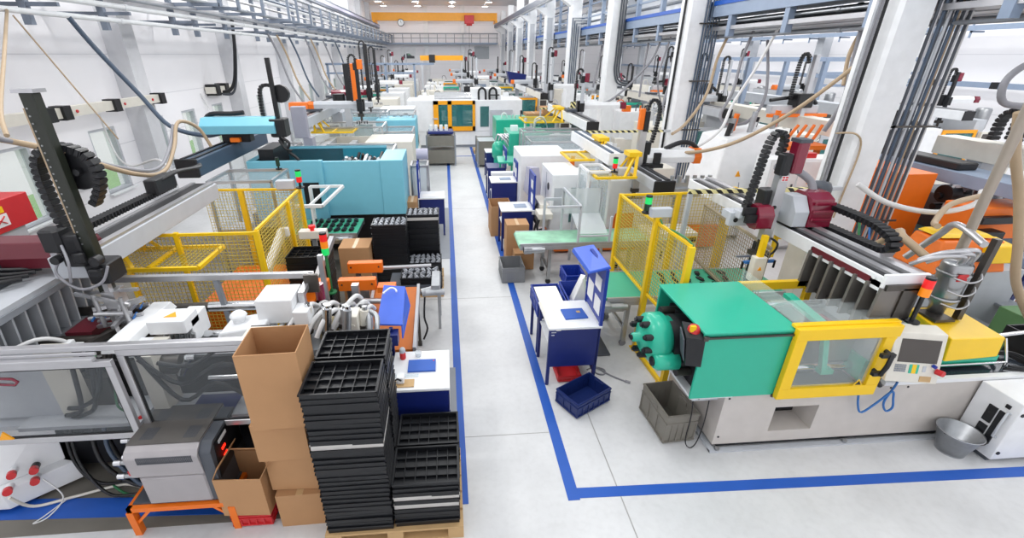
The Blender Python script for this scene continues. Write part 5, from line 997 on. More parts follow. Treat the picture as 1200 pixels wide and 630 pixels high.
# its robot
r2 = thing('takeout_robot', 'take-out robot with cyan arm cover and slate beam over the cyan machine', 'robot', (-4.4, 9.8, 2.3))
b = MB(); b.box(-4.6, -4.24, 8.1, 11.4, 2.1, 2.38, .01); o = b.build('beam', 'slate', r2)
b = MB(); b.box(-4.62, -4.25, 8.06, 8.12, 2.08, 2.4, .02); b.build('end_cap', 'black', o)
b = MB(); b.box(-4.55, -4.5, 8.15, 11.3, 2.38, 2.4); b.box(-4.37, -4.32, 8.15, 11.3, 2.38, 2.4); b.build('guide_rail', 'black', o)
b = MB(); b.prism([(9.55, 2.58), (10.0, 2.58), (10.02, 2.72), (9.92, 2.88), (9.68, 2.88), (9.53, 2.74)], 'x', -4.8, -3.38); a_ = b.build('cross_arm', 'teal', r2, bev=.01)
b = MB(); b.tube([(-4.75, 9.9, 2.6), (-4.85, 9.9, 2.75), (-4.7, 9.9, 2.92), (-4.3, 9.9, 2.93), (-4.05, 9.9, 2.95)], .045, 8, 4); b.build('cable_chain', 'black', a_)
b = MB(); b.box(-4.5, -3.95, 9.7, 9.95, 2.4, 2.6, .02); b.build('carriage', 'black', r2)
b = MB(); b.box(-4.3, -4.12, 9.6, 9.72, 2.42, 2.5); b.build('orange_latch', 'orange', r2)
b = MB(); b.box(-3.4, -3.32, 9.74, 9.82, 2.35, 3.95, .01); u_ = b.build('upright', 'black', r2)
cable_chain(u_, [(-3.45, 9.9, 2.7), (-3.66, 9.9, 2.8), (-3.66, 9.9, 3.3), (-3.58, 9.9, 3.45), (-3.4, 9.9, 3.45)], .08, .06, (0, 1, 0))
b = MB(); b.cyl((-3.26, 9.85, 3.3), (-3.26, 9.95, 3.3), .17, 16); b.build('reel', 'black', u_)
b = MB(); b.box(-3.5, -3.2, 9.6, 9.95, 2.5, 2.85, .03); b.tube([(-3.3, 9.6, 2.5), (-3.15, 9.55, 2.4), (-3.2, 9.55, 2.25), (-3.05, 9.55, 2.1), (-3.0, 9.55, 1.98)], .03, 7, 4); b.tube([(-3.35, 9.6, 2.45), (-3.25, 9.55, 2.3), (-3.12, 9.52, 2.25)], .025, 7, 4); b.build('gripper', 'black', r2)
# conveyor with parts, frames in front of the cyan machine
cv3 = conveyor('green belt conveyor carrying black parts in front of the cyan machine', -3.1, -1.78, 8.3, 9.2, .9, legs=(-2.6, -2.0), motor=(-2.2, 8.24))
q0 = None
for i in range(7):
    for jj in range(3):
        x, y = -2.75+i*.14, 8.5+jj*.26
        if q0 is None:
            b = MB(); b.box(-.045, .045, -.07, .07, 0, .035, .01); b.box(-.02, .02, -.09, .09, .0, .05); q0 = b.build('molded_part', 'black'); q0.location = (x, y, .901); tag(q0, 'black moulded part lying in rows on the green conveyor before the cyan machine', 'part', 'black parts before the cyan machine')
        else: o = q0.copy(); COL.objects.link(o); o.location = (x, y, .901); o.rotation_euler = (0, 0, random.uniform(-.3, .3))
t = thing('part_guide', 'white pipe guide frame above the green conveyor before the cyan machine', 'frame', (-2.3, 9.0, .9))
b = MB(); b.bar((-2.75, 9.1, 1.62), (-2.1, 9.1, 1.62), .05); b.bar((-2.1, 9.1, 1.62), (-2.4, 8.5, 1.4), .05); b.bar((-2.35, 9.1, 1.62), (-2.65, 8.5, 1.4), .04); b.bar((-2.9, 8.5, 1.4), (-2.4, 8.5, 1.4), .06); b.bar((-2.75, 9.1, .92), (-2.75, 9.1, 1.62), .06); b.bar((-2.6, 8.5, .92), (-2.6, 8.5, 1.4), .04); b.build('frame', 'white', t)
t = thing('switch_station', 'cream box with red button on a post beside the tray stack', 'switch', (-2.05, 6.55, 0)); b = MB(); b.box(-2.25, -1.85, 6.5, 6.65, 1.5, 1.62, .01); b.build('housing', 'cream', t); b = MB(); b.cyl((-2.05, 6.55, 1.62), (-2.05, 6.55, 1.66), .03, 10); b.cyl((-2.05, 6.55, 1.66), (-2.05, 6.55, 1.7), .05, 12); b.build('button', 'lred', t); b = MB(); b.box(-2.08, -2.02, 6.55, 6.61, 0, 1.5); b.build('post', 'grey', t)
b = thing('control_box', 'grey control box with lamp on the yellow fence corner', 'control box', (-2.65, 7.5, 2.0)); q = MB(); q.box(-2.78, -2.5, 7.42, 7.55, 2.02, 2.16, .01); q.build('housing', 'lgrey', b)
stack_light('signal_lamp', 'green and red signal lamp on the corner of the yellow mesh fence', -2.42, 7.5, 2.02, 2.12, .045, ('lamp_r', 'lamp_g'))
# tray stacks beside the aisle
def full_tops(tr, n=18):   # moulded parts lying in the topmost tray
    base = tr.location; rr = random.Random(int(base.x*100))
    g = MB(); g.box(-.03, .03, -.045, .045, 0, .05, .01); g.box(-.012, .012, -.06, .06, .05, .062); o0 = None
    lab = 'small moulded part in the top tray of %s' % tr['where']
    for i in range(6):
        for j_ in range(3):
            if o0 is None: o0 = g.build('molded_part', mat('part_mix', 'a4a8b0', .35, var=.45, scale=30)); o = o0
            else: o = o0.copy(); COL.objects.link(o)
            o.location = (base.x-.235+.094*i, base.y-.125+.125*j_, base.z+.012); o.rotation_euler = (0, 0, rr.uniform(-.8, .8)); tag(o, lab, 'part', 'parts in the top tray of '+tr['where'])
for (where, x, y, n, wh) in (('the stack by the brown carton', -1.03, 7.5, 24, ()), ('the stack close to the cyan machine', -.48, 8.0, 24, (22,)), ('the short stack on the aisle', -.45, 7.52, 10, ())):
    s_ = tray_stack(where, x, y, .15, n, white=wh); s_[-1]['where'] = where; full_tops(s_[-1])
pallet('wooden pallet under the part-filled tray stacks before the cyan machine', -1.34, -.14, 7.28, 8.24)
tray_stack('the stack beside the yellow fence', -2.05, 6.25, .15, 24)
pallet('wooden pallet under the black tray stack beside the yellow mesh fence', -2.65, -1.65, 5.95, 6.75)
carton('brown carton standing between the black tray stacks and the green conveyor', -1.6, 7.3, 0, .5, .45, 1.1, 0, False)
# orange line at the injection end of the nearest machine
t = thing('belt_conveyor', 'orange-brown belt conveyor sloping beside the white-topped table', 'conveyor', (-.8, 5.2, 0))
b = MB(); b.hexa([(-1.1, 4.7, .62), (-.5, 4.7, .62), (-.5, 5.95, .84), (-1.1, 5.95, .84)], [(-1.1, 4.7, .7), (-.5, 4.7, .7), (-.5, 5.95, .92), (-1.1, 5.95, .92)]); b.build('belt', 'borange', t)
for x in (-1.12, -.48): b = MB(); b.hexa([(x-.02, 4.68, .6), (x+.02, 4.68, .6), (x+.02, 5.97, .82), (x-.02, 5.97, .82)], [(x-.02, 4.68, .74), (x+.02, 4.68, .74), (x+.02, 5.97, .96), (x-.02, 5.97, .96)]); b.build('side_rail', 'alu', t)
for x in (-1.1, -.5):
    for y in (4.9, 5.8): b = MB(); b.box(x-.02, x+.02, y-.02, y+.02, .05, .7); b.cyl((x-.03, y, .03), (x+.03, y, .03), .04, 10); b.build('leg', 'dsteel', t)
b = MB(); b.cyl((-.42, 5.7, .95), (-.2, 5.75, .98), .06, 12); b.cyl((-.36, 5.6, 1.0), (-.1, 5.62, 1.0), .045, 12); b.box(-.28, -.16, 5.62, 6.1, .95, 1.1, .01); b.build('drive_motor', 'zinc', t)
b = MB(); b.tube([(-.38, 5.66, .9), (-.4, 5.62, .6), (-.36, 5.55, .45), (-.42, 5.5, .3)], .015, 6, 4); b.build('cable', 'black', t)
t = thing('lamp_hood', 'cornflower blue sheet hood tilted above the orange-brown conveyor', 'hood', (-.72, 4.85, 1.2))
b = MB(); b.hexa([(-.86, 4.45, 1.22), (-.58, 4.45, 1.2), (-.6, 5.2, 1.3), (-.86, 5.22, 1.32)], [(-.86, 4.45, 1.24), (-.58, 4.45, 1.22), (-.6, 5.2, 1.32), (-.86, 5.22, 1.34)]); b.hexa([(-.585, 4.42, 1.05), (-.57, 4.42, 1.05), (-.52, 5.0, 1.15), (-.535, 5.0, 1.15)], [(-.585, 4.45, 1.22), (-.57, 4.45, 1.22), (-.59, 5.2, 1.32), (-.605, 5.2, 1.32)]); b.build('sheet', 'bcover', t)
b = MB(); b.tube([(-.84, 4.95, 1.36), (-.76, 5.05, 1.38), (-.7, 5.06, 1.36), (-.68, 5.02, 1.34)], .012, 6, 4); b.build('handle', 'white', t)
b = MB(); b.box(-.8, -.62, 4.32, 4.46, 1.02, 1.16); b.bar((-.7, 4.42, .6), (-.7, 4.42, 1.2), .04); b.build('bracket', 'navy', t)
for i, (x0, x1, y, z) in enumerate(((-1.5, -1.0, 6.15, 1.18), (-1.52, -1.02, 5.6, 1.18), (-1.85, -1.65, 5.6, 1.18))):
    t = thing('orange_beam', 'orange box beam %s on the sorting line' % ['with two bolts, farther from the camera', 'with two bolts, beside the blue hood', 'short one, close to the white valve housing'][i], 'beam', ((x0+x1)/2, y, z)); b = MB(); b.box(x0, x1, y-.06, y+.06, z-.08, z+.08, .01); b.build('beam', 'orange', t)
    b = MB(); b.box(x0+.1, x0+.16, y-.03, y+.03, 0, z-.08); b.build('post', 'steel', t); b = MB(); b.box(x1-.16, x1-.1, y-.03, y+.03, 0, z-.08); b.build('post', 'steel', t)
    b = MB(); [b.cyl((x, y-.066, z+.02), (x, y-.06, z+.02), .014, 8) for x in (x0+.05, x1-.05)]; b.build('bolt', 'dsteel', t)
t = thing('orange_beam', 'orange cross plate beside the two-bolt orange beam', 'beam', (-.85, 5.58, 1.1)); b = MB(); b.box(-1.0, -.76, 5.5, 5.66, 1.08, 1.16); b.build('plate', 'orange', t); b = MB(); b.box(-.9, -.86, 5.56, 5.6, .9, 1.08); b.build('post', 'steel', t)
b = MB(); b.cyl((-1.35, 6.35, 1.05), (-.3, 6.4, 1.05), .03, 10); b.cyl((-1.3, 5.45, 1.0), (-.85, 5.4, 1.0), .04, 10); b.bar((-1.62, 5.3, .9), (-1.62, 5.3, 1.75), .06); b.bar((-1.9, 5.7, 1.1), (-1.7, 6.3, 1.6), .07); b.bar((-1.25, 5.35, .4), (-1.25, 5.35, 1.3), .09); b.bar((-1.25, 5.8, .4), (-1.25, 5.8, 1.1), .09); one('sorting_frame', b, 'alu', 'aluminium frame and shafts of the sorting line between the orange beams', 'frame')
stack_light('signal_lamp', 'red, amber and green signal lamp standing by the orange beams', -1.72, 5.9, .9, 1.5, .05, ('lamp_g', 'lamp_a', 'lamp_r'), 'hosegr')
s_ = tray_stack('the sorting line pair', -.48, 6.45, .8, 2); s_[-1]['where'] = 'the sorting line pair'; full_tops(s_[-1])
t = thing('tray_table', 'dark steel table under the pair of trays on the sorting line', 'table', (-.5, 6.45, 0)); b = MB(); b.box(-.95, -.16, 6.2, 6.7, .76, .8); b.build('tabletop', 'dgrey', t)
for x in (-.9, -.2):
    for y in (6.24, 6.66): b = MB(); b.box(x-.02, x+.02, y-.02, y+.02, 0, .76); b.build('leg', 'steel', t)
# second white and blue table, screens and boxes farther up the aisle
workstation('white-topped blue table with raised blue panel beside the cyan machine', -.7, -.1, 10.4, 11.0, .95, side=-1, back=1.75)
t = thing('paper_roll', 'pale violet roll above the blue panel beside the cyan machine', 'roll', (-.62, 10.9, 1.75)); b = MB(); b.cyl((-.72, 10.9, 1.88), (-.45, 10.9, 1.88), .13, 16); b.build('roll', 'purple', t); b = MB(); b.bar((-.68, 10.9, 1.7), (-.68, 10.9, 1.88), .03); b.build('bracket', 'navy', t)
b = MB(); b.hexa([(-.62, 10.5, .952), (-.2, 10.5, .952), (-.2, 10.75, .952), (-.62, 10.75, .952)], [(-.62, 10.5, .956), (-.2, 10.5, .956), (-.2, 10.75, .956), (-.62, 10.75, .956)]); one('paper_sheet', b, 'paper', 'paper sheets on the white table beside the cyan machine', 'paper')
alu_guard('small clear cabinet beside the violet roll at the cyan machine', -.9, -.5, 11.3, 11.9, .3, 1.5, 'fog')
carton('brown carton standing between the cyan machine and the blue panel', -.83, 10.2, 0, .22, .5, 1.0, 0, False)
b = MB(); b.box(-.55, .0, 9.0, 12.6, 0, .008); one('floor_mat', b, 'grey', 'large grey mat on the floor beside the blue table at the cyan machine', 'mat')
# mesh bin with white covers at the aisle end
def mesh_bin(label, x, y, w, d, h, z=0.0):
    t = thing('mesh_container', label, 'container', (x, y, z)); b = MB(); b.open_box(-w/2, w/2, -d/2, d/2, .1, h, .02); b.build('body', 'agrey', t, world=False)
    b = MB()
    for sx in (-1, 1):
        for sy in (-1, 1): b.box(sx*w/2-.03, sx*w/2+.03, sy*d/2-.03, sy*d/2+.03, 0, h+.03)
    b.build_each('corner_post', 'grey', t, world=False)
    b = MB(); b.box(-w/2+.03, w/2-.03, -d/2+.03, d/2-.03, h-.2, h-.03); b.build('contents', 'lgrey', t, world=False); return t
mesh_bin('lower grey wire container of the pair at the end of the aisle tape', -.22, 18.6, 1.1, 1.0, .62); b_ = mesh_bin('upper grey wire container stacked at the end of the aisle tape', -.22, 18.6, 1.1, 1.0, .5, .66)
t = thing('folded_cover', 'white and blue folded covers on the stacked wire containers', 'cover', (-.22, 18.6, 1.2)); b = MB(); b.box(-.72, .28, 18.2, 19.0, 1.2, 1.3, .04); b.build('blue_cover', 'navy', t); b = MB(); [b.cyl((-.6+.2*i, 18.5, 1.3), (-.6+.2*i, 18.5, 1.52), .07, 10) for i in range(4)]; b.build('white_roll', 'paper', t)
mesh_bin('grey wire container behind the blue tables at the far end of the aisle', 1.75, 18.3, 1.1, 1.2, 1.0)
pallet('small wooden pallet on the floor in front of the white machine across the aisle', 1.2, 1.8, 20.4, 21.2)
# ------------------------------------------------------------------ more machines along the window wall
imm('cream moulding machine directly behind the cyan machine', -3.0, 13.4, 4.2, 1.4, 1.75, 'cream', 'lgrey', 'white', -1, riser=None, hopper=False)
alu_guard('clear guard box in front of the second robot behind the cyan machine', -3.3, -1.4, 12.0, 13.0, .9, 1.75, 'acry')
alu_guard('long aluminium guard rail box over the cream machine behind the cyan one', -4.8, -2.0, 14.9, 16.1, 1.3, 1.95, 'glass')
alu_guard('aluminium guard box between the cream machine and the wall column', -5.6, -4.0, 12.2, 13.1, 1.0, 1.8, 'glass')
alu_guard('low aluminium guard box over the pale blue-topped machine', -4.6, -2.2, 17.9, 18.9, 1.4, 2.05, 'glass')
b = MB(); b.prism([(14.45, 2.52), (14.8, 2.52), (14.76, 2.72), (14.5, 2.72)], 'x', -4.6, -4.05); one('robot_cover', b, 'orange', 'orange tapered cover on the arm of the robot behind the cyan machine', 'cover')
alu_guard('clear guard box at the aisle behind the violet roll', -2.3, -1.1, 15.2, 16.4, .6, 1.75, 'acry')
b = MB(); b.box(-3.6, -3.38, 12.0, 12.3, .0, 2.1); b.box(-3.8, -3.46, 12.0, 12.2, 2.1, 2.85, .02); b.use; one('robot_column', b, mat('column_grey', 'a19fab', .5), 'grey robot column standing behind the cyan arm', 'column')
robot('take-out robot with orange-tipped arm behind the cyan machine', -3.9, 12.6, 17.4, 2.45, 14.6, 1, mast=(-2.5, 2.4, 3.9), cover='orange', armc='lgrey', mastm='black', motor='orange', arm_len=1.5, endcap='lgrey')
drop_guard('yellow mesh drop guard hanging below the orange-tipped robot', -3.4, 14.7, 1.9, 1.2, .9, upx=-.5)
t = thing('takeout_robot', 'orange and black upright robot block beside the orange-tipped arm', 'robot', (-2.95, 16, 2.2)); b = MB(); b.box(-3.0, -2.78, 15.9, 16.1, 2.6, 3.75, .02); b.build('orange_cover', 'orange', t); b = MB(); b.box(-3.2, -3.0, 15.9, 16.1, 2.6, 3.75, .02); b.cyl((-3.45, 16, 2.6), (-3.45, 16, 2.85), .2, 14); b.build('motor', 'black', t); b = MB(); b.box(-3.7, -2.4, 15.85, 16.15, 2.45, 2.6); b.build('carriage', 'lgrey', t); b = MB(); b.box(-3.3, -3.1, 15.9, 16.1, 0, 2.45); b.build('column', 'lgrey', t)
imm('pale blue-topped moulding machine third along the window wall', -3.2, 17.0, 4.4, 1.4, 1.9, 'teal', 'white', 'white', -1, hopper=False)
imm('white moulding machine fourth along the window wall', -3.4, 19.6, 4.4, 1.4, 2.0, 'white', 'lgrey', 'cream', -1)
robot('take-out robot with tall black mast and burgundy cover fourth along the window wall', -4.3, 17.0, 20.5, 2.5, 18.8, 1, mast=(-2.85, 2.2, 4.35), cover='burg', armc='burg', mastm='black', motor='black', arm_len=1.4, mbox=False, mastw=.14)
robot('take-out robot with thin black mast behind the burgundy one', -4.1, 20.6, 23.5, 2.5, 21.4, 1, mast=(-2.9, 2.3, 4.2), cover='burg', armc='white', mastm='black', motor='black', arm_len=1.4, mbox=False)
alu_guard('aluminium guard cage with black hoses inside, at the aisle', -2.4, -1.2, 17.6, 19.2, .8, 2.0, 'glass')
for i, (dx, dz) in enumerate(((0, 0), (.15, .1), (.3, -.05), (.45, .12))): hose('black hose loop inside the aisle guard cage, %s from the wall' % ordn(i+1), [(-2.2+dx, 18, .9), (-2.25+dx, 18, 1.6+dz), (-1.9+dx, 18.1, 1.85+dz), (-1.6+dx, 18.2, 1.5), (-1.55+dx, 18.2, .9)], .03, 'black', 5)
# ------------------------------------------------------------------ white machine with orange wedges, second along the pillar row
m2 = thing('injection_molding_machine', 'white moulding machine with orange wedge stripes behind the worn green conveyor', 'machine', (3.6, 9.6, 0))
b = MB(); b.box(2.3, 6.0, 9.1, 10.4, .05, .55); b.use; b.build('base', 'orange', m2)
b = MB(); b.box(2.15, 2.8, 9.05, 10.2, .5, 1.78); c1 = b.build('end_cabinet', 'white', m2, bev=.02)
b = MB(); b.box(2.55, 2.76, 9.035, 9.05, .75, 1.5); b.build('window', 'tglass', c1)
b = MB(); b.cyl((2.14, 9.4, 1.45), (2.15, 9.4, 1.45), .08, 14); b.build('dial', 'black', c1)
b = MB(); b.box(2.145, 2.15, 9.62, 9.64, .55, 1.7); b.build('door_seam', 'grey', c1)
b = MB(); b.box(2.2, 2.45, 9.04, 9.05, 1.1, 1.5); b.build('label', 'lgrey', c1)
b = MB(); b.box(2.8, 4.6, 9.12, 10.4, .55, 1.62); b.build('middle_cabinet', 'white', m2, bev=.02)
b = MB(); b.prism([(2.82, .55), (2.98, .55), (2.98, 1.62), (2.94, 1.62)], 'y', 9.1, 9.12); b.prism([(3.5, .55), (4.0, .55), (4.0, .9), (3.6, .9)], 'y', 9.1, 9.12); b.build('wedge_stripe', 'orange', m2)
b = MB(); b.box(4.6, 6.0, 9.2, 10.3, .55, 1.3); b.build('barrel_cover', 'cream', m2, bev=.03)
b = MB(); b.box(1.95, 2.15, 9.2, 9.9, .6, 1.1); b.box(1.85, 2.15, 8.8, 9.2, .9, 1.02); b.build('switch_box', 'cream', m2, bev=.01)
b = MB(); b.box(4.0, 4.3, 9.15, 10.3, 1.62, 2.0); b.build('riser', 'grey', m2)
for i, (y, z) in enumerate(((9.0, .7), (9.3, .5), (9.5, .8), (9.2, .3))): hose('black hose loop at the white machine with orange wedges, %s one' % ordn(i+1), [(2.15, y, z+.2), (1.95, y-.05, z+.25), (1.85, y-.1, z), (1.95, y-.15, z-.2), (2.12, y-.1, z-.15)], .025, 'black', 4)
alu_guard('tall clear guard box in front of the white and orange machine', 2.68, 3.1, 8.38, 9.0, .87, 1.98, 'acry', 'white')
stack_light('signal_lamp', 'small green and red signal lamp on the tall clear guard box', 3.16, 8.34, 1.98, 2.06, .045, ('lamp_r', 'lamp_g'))
b = thing('control_box', 'grey control box on the tall clear guard box', 'control box', (3.32, 8.4, 1.9)); q = MB(); q.box(3.22, 3.46, 8.3, 8.44, 1.93, 2.06, .01); q.build('housing', 'lgrey', b)
b = MB(); b.box(1.8, 1.95, 9.3, 9.35, .85, .93); b.bar((1.9, 8.75, .4), (2.5, 8.75, .4), .04); b.bar((1.95, 8.75, 1.36), (2.55, 8.75, 1.36), .05); b.bar((2.55, 8.75, 1.36), (2.55, 8.75, .55), .05); b.bar((1.95, 8.75, 0), (1.95, 8.75, 1.36), .045); b.bar((2.55, 8.75, 0), (2.55, 8.75, .55), .05); one('tube_stand', b, 'lgrey', 'grey square-tube frame at the end of the white and orange machine', 'frame')
r5 = thing('takeout_robot', 'take-out robot with orange motor cover and white orange-tipped arm over the yellow fence', 'robot', (3.9, 9.2, 2.0))
b = MB(); b.box(3.26, 3.6, 9.0, 12.0, 1.96, 2.2, .01); o = b.build('beam', 'white', r5)
b = MB(); b.box(3.3, 3.36, 9.02, 11.9, 2.2, 2.225); b.box(3.5, 3.56, 9.02, 11.9, 2.2, 2.225); b.build_each('guide_rail', 'slate', o)
b = MB(); b.box(3.74, 4.1, 7.8, 9.3, 1.74, 1.92, .01); o = b.build('axis_block', 'lgrey', r5)
b = MB(); b.box(3.72, 4.12, 7.76, 7.82, 1.72, 1.94, .02); b.build('end_cap', 'black', o)
b = MB(); b.box(3.8, 3.88, 7.84, 9.2, 1.92, 1.95); b.box(3.96, 4.04, 7.84, 9.2, 1.92, 1.95); b.build_each('guide_rail', 'black', o)
b = MB(); b.prism([(9.05, 1.98), (9.35, 1.98), (9.38, 2.08), (9.32, 2.24), (9.1, 2.24), (9.02, 2.1)], 'x', 4.08, 5.1); a_ = b.build('cross_arm', 'white', r5, bev=.012)
b = MB(); b.prism([(9.03, 1.96), (9.37, 1.96), (9.4, 2.08), (9.33, 2.26), (9.08, 2.26), (9.0, 2.1)], 'x', 5.08, 5.22); b.build('orange_tip', 'orange', a_, bev=.012)
b = MB(); b.box(4.2, 4.34, 8.96, 9.04, 1.96, 2.2, .01); b.box(4.0, 4.4, 8.95, 9.02, 1.9, 1.98); b.tube([(4.5, 9.2, 2.24), (4.8, 9.2, 2.36), (5.05, 9.2, 2.34), (5.18, 9.2, 2.24)], .05, 7, 4); b.build('energy_chain', 'black', a_)
b = MB(); b.bar((3.93, 9.1, 1.45), (3.93, 9.1, 3.0), .13, .12, up=(0, 1, 0)); u_ = b.build('upright', 'alu', r5)
b = MB(); b.box(3.8, 3.9, 9.0, 9.12, 2.65, 3.05, .02); b.build('motor_cover', 'orange', u_)
b = MB(); b.box(3.9, 4.0, 9.0, 9.04, 2.62, 3.0, .01); b.box(4.0, 4.14, 9.05, 9.3, 1.95, 2.4, .02); b.build('motor', 'black', u_)
cable_chain(u_, [(3.99, 9.15, 2.9), (4.0, 9.15, 3.12), (4.08, 9.15, 3.2), (4.18, 9.15, 3.16), (4.24, 9.15, 3.0), (4.22, 9.15, 2.7), (4.16, 9.15, 2.35)], .08, .055, (0, 1, 0))
b = MB(); b.box(3.85, 4.0, 9.02, 9.18, 1.38, 1.46); b.cyl((3.93, 9.1, 1.25), (3.93, 9.1, 1.4), .04, 8); b.bar((3.75, 9.1, 1.24), (4.12, 9.1, 1.24), .03); b.build('gripper', 'dsteel', r5)
for x_ in (3.3, 3.56): b = MB(); b.box(x_-.05, x_+.05, 9.6, 10.2, 1.6, 1.97); b.build('support', 'lgrey', r5)
b = MB(); b.box(4.3, 4.9, 8.2, 8.9, 1.5, 1.68, .02); b.box(4.2, 5.2, 8.3, 8.55, 1.66, 1.76); [b.cyl((4.3+.15*i, 8.3, 1.76), (4.3+.15*i, 8.3, 1.9), .04, 8) for i in range(6)]; b.box(4.5, 4.6, 8.4, 8.5, 0, 1.5); one('valve_manifold', b, 'zinc', 'galvanised valve manifold beside the orange-tipped robot arm over the fence', 'machine part')
drop_guard('yellow mesh drop guard nearest the tall clear guard box', 3.15, 8.4, 1.92, .75, .5, upx=.35)
drop_guard('yellow mesh drop guard above the white and orange machine', 3.1, 10.3, 1.9, .8, .9, upx=.38)
drop_guard('wide yellow mesh drop guard farthest up the row beside the cartons', 3.3, 16.3, 1.95, 1.3, 1.4, upx=.6)
# third and fourth machines of the row
m3 = thing('injection_molding_machine', 'white moulding machine with orange stripe third along the pillar row', 'machine', (3.8, 12, 0))
b = MB(); b.box(2.0, 6.0, 11.4, 12.8, .05, .55); b.build('base', 'orange', m3)
b = MB(); b.box(1.85, 3.1, 11.3, 12.7, .4, 1.72); c1 = b.build('end_cabinet', 'white', m3, bev=.02)
b = MB(); b.box(2.2, 2.3, 11.27, 11.3, .9, 1.25); b.build('handle', 'black', c1)
b = MB(); b.prism([(2.98, .55), (3.2, .55), (3.2, 1.7), (3.12, 1.7)], 'y', 11.24, 11.3); b.build('wedge_stripe', 'orange', m3)
b = MB(); b.box(3.1, 4.6, 11.4, 12.7, .55, 1.6); b.build('middle_cabinet', 'white', m3, bev=.02); b = MB(); b.box(4.6, 6.0, 11.5, 12.6, .55, 1.3); b.build('barrel_cover', 'cream', m3, bev=.03)
b = MB(); b.box(3.3, 3.7, 11.38, 11.4, .8, 1.4); b.build('window', 'tglass', m3)
alu_guard('long low clear guard between the second and third white machines', 2.4, 3.9, 13.0, 14.0, .8, 1.75, 'acry')
imm('green-fronted moulding machine fourth along the pillar row', 3.9, 14.6, 4.0, 1.4, 1.75, 'green', 'white', 'white', 1, 'cream', riser='dgrey', hopper=False)
alu_guard('clear guard with yellow-topped frame in front of the green-fronted machine', 2.3, 4.2, 13.9, 14.5, .7, 1.9, 'glass')
imm('mint-topped moulding machine fifth along the pillar row', 3.8, 17.6, 4.0, 1.4, 1.8, 'green', 'lgrey', 'white', 1, 'cream', riser='dgrey', hopper=False)
robot('take-out robot with burgundy-edged white arm over the green-fronted machine', 4.1, 12.9, 18.2, 2.3, 15.3, 1, mast=(4.35, 1.9, 3.5), cover='burg', armc='white', mastm='lgrey', motor='burg', arm_len=-1.4, beam='white')
t = thing('hydraulic_head', 'green hydraulic head with pipes at the aisle end of the green-fronted machine', 'machine part', (1.9, 15.2, 0)); b = MB(); b.lathe([(0, 1.5), (.2, 1.52), (.3, 1.6), (.3, 1.8), (.2, 1.9), (0, 1.9)], (0, 15.3, 1.1), 16, 'x'); b.box(1.6, 2.0, 15.1, 15.6, .2, .9); b.build('head', 'green', t); b = MB(); [b.tube([(1.6+.1*i, 15, 1.5), (1.65+.1*i, 14.8, 1.7), (1.9+.1*i, 14.7, 1.5), (2.1, 14.7, 1.2)], .035, 7, 4) for i in range(4)]; b.build('pipe', 'chrome', t)
# blue tables up the aisle
workstation('white and blue table with raised blue panel beside the worn green conveyor', 1.14, 1.85, 9.32, 9.95, .95, back=1.7)
workstation('white and blue table second from the worn green conveyor', 1.15, 1.85, 11.76, 12.4, .95, back=1.45)
workstation('dark blue table third from the worn green conveyor with mint lid', 1.2, 1.75, 13.4, 14.1, .95, top='navy', back=1.5)
workstation('blue table fourth from the worn green conveyor by the wire container', 1.35, 2.1, 15.85, 16.5, .95)
b = MB(); b.hexa([(1.45, 9.5, .952), (1.72, 9.5, .952), (1.72, 9.75, .952), (1.45, 9.75, .952)], [(1.45, 9.5, .965), (1.72, 9.5, .965), (1.72, 9.75, .965), (1.45, 9.75, .965)]); one('ring_binder', b, 'bgrey', 'pale blue folder on the white and blue table beside the worn green conveyor', 'folder')
b = MB(); b.hexa([(1.4, 11.95, .952), (1.7, 11.95, .952), (1.7, 12.2, .952), (1.4, 12.2, .952)], [(1.4, 11.95, .965), (1.7, 11.95, .965), (1.7, 12.2, .965), (1.4, 12.2, .965)]); one('ring_binder', b, 'bgrey', 'pale blue folder on the second white and blue table', 'folder')
b = MB(); b.hexa([(1.5, 13.3, 1.1), (2.05, 13.3, 1.1), (2.05, 13.7, 1.2), (1.5, 13.7, 1.2)], [(1.5, 13.3, 1.14), (2.05, 13.3, 1.14), (2.05, 13.7, 1.24), (1.5, 13.7, 1.24)]); b.box(1.55, 1.6, 13.45, 13.5, .95, 1.12); b.box(1.9, 1.95, 13.45, 13.5, 0, 1.12); one('lid_panel', b, 'green', 'mint green tilted lid above the dark blue table', 'lid')
b = MB(); b.box(1.25, 1.95, 12.75, 13.0, .85, .95); b.box(1.3, 1.34, 12.8, 12.9, 0, .85); b.box(1.86, 1.9, 12.8, 12.9, 0, .85); one('white_bench', b, 'white', 'narrow white bench between the second and third blue tables', 'table')
carton('tall brown carton beside the worn green conveyor', 1.4, 8.85, 0, .46, .4, .86, 0, False)
carton('brown carton behind the first white and blue table', 1.25, 10.6, 0, .5, .7, .75, 0, True, (None,)*4)
carton('low brown carton in front of the tall one under the worn green conveyor', 1.5, 8.48, 0, .4, .3, .36, 0, False)
b = MB(); b.box(1.35, 1.85, 10.1, 10.45, .72, .8); b.box(1.4, 1.44, 10.2, 10.3, 0, .72); b.box(1.76, 1.8, 10.2, 10.3, 0, .72); one('grey_bench', b, 'lgrey', 'grey bench behind the first white and blue table', 'table')
t = thing('cover_sheet', 'pale violet sheet hanging behind the first white and blue table', 'cover', (2.0, 10.6, 0)); b = MB(); b.hexa([(1.9, 10.5, .95), (2.25, 10.5, .95), (2.2, 11.1, .9), (1.9, 11.1, .9)], [(1.95, 10.5, 1.6), (2.15, 10.5, 1.6), (2.12, 11.1, 1.5), (1.95, 11.1, 1.5)]); b.build('sheet', 'purple', t); b = MB(); b.box(2.0, 2.05, 10.75, 10.8, 0, .95); b.build('post', 'grey', t)
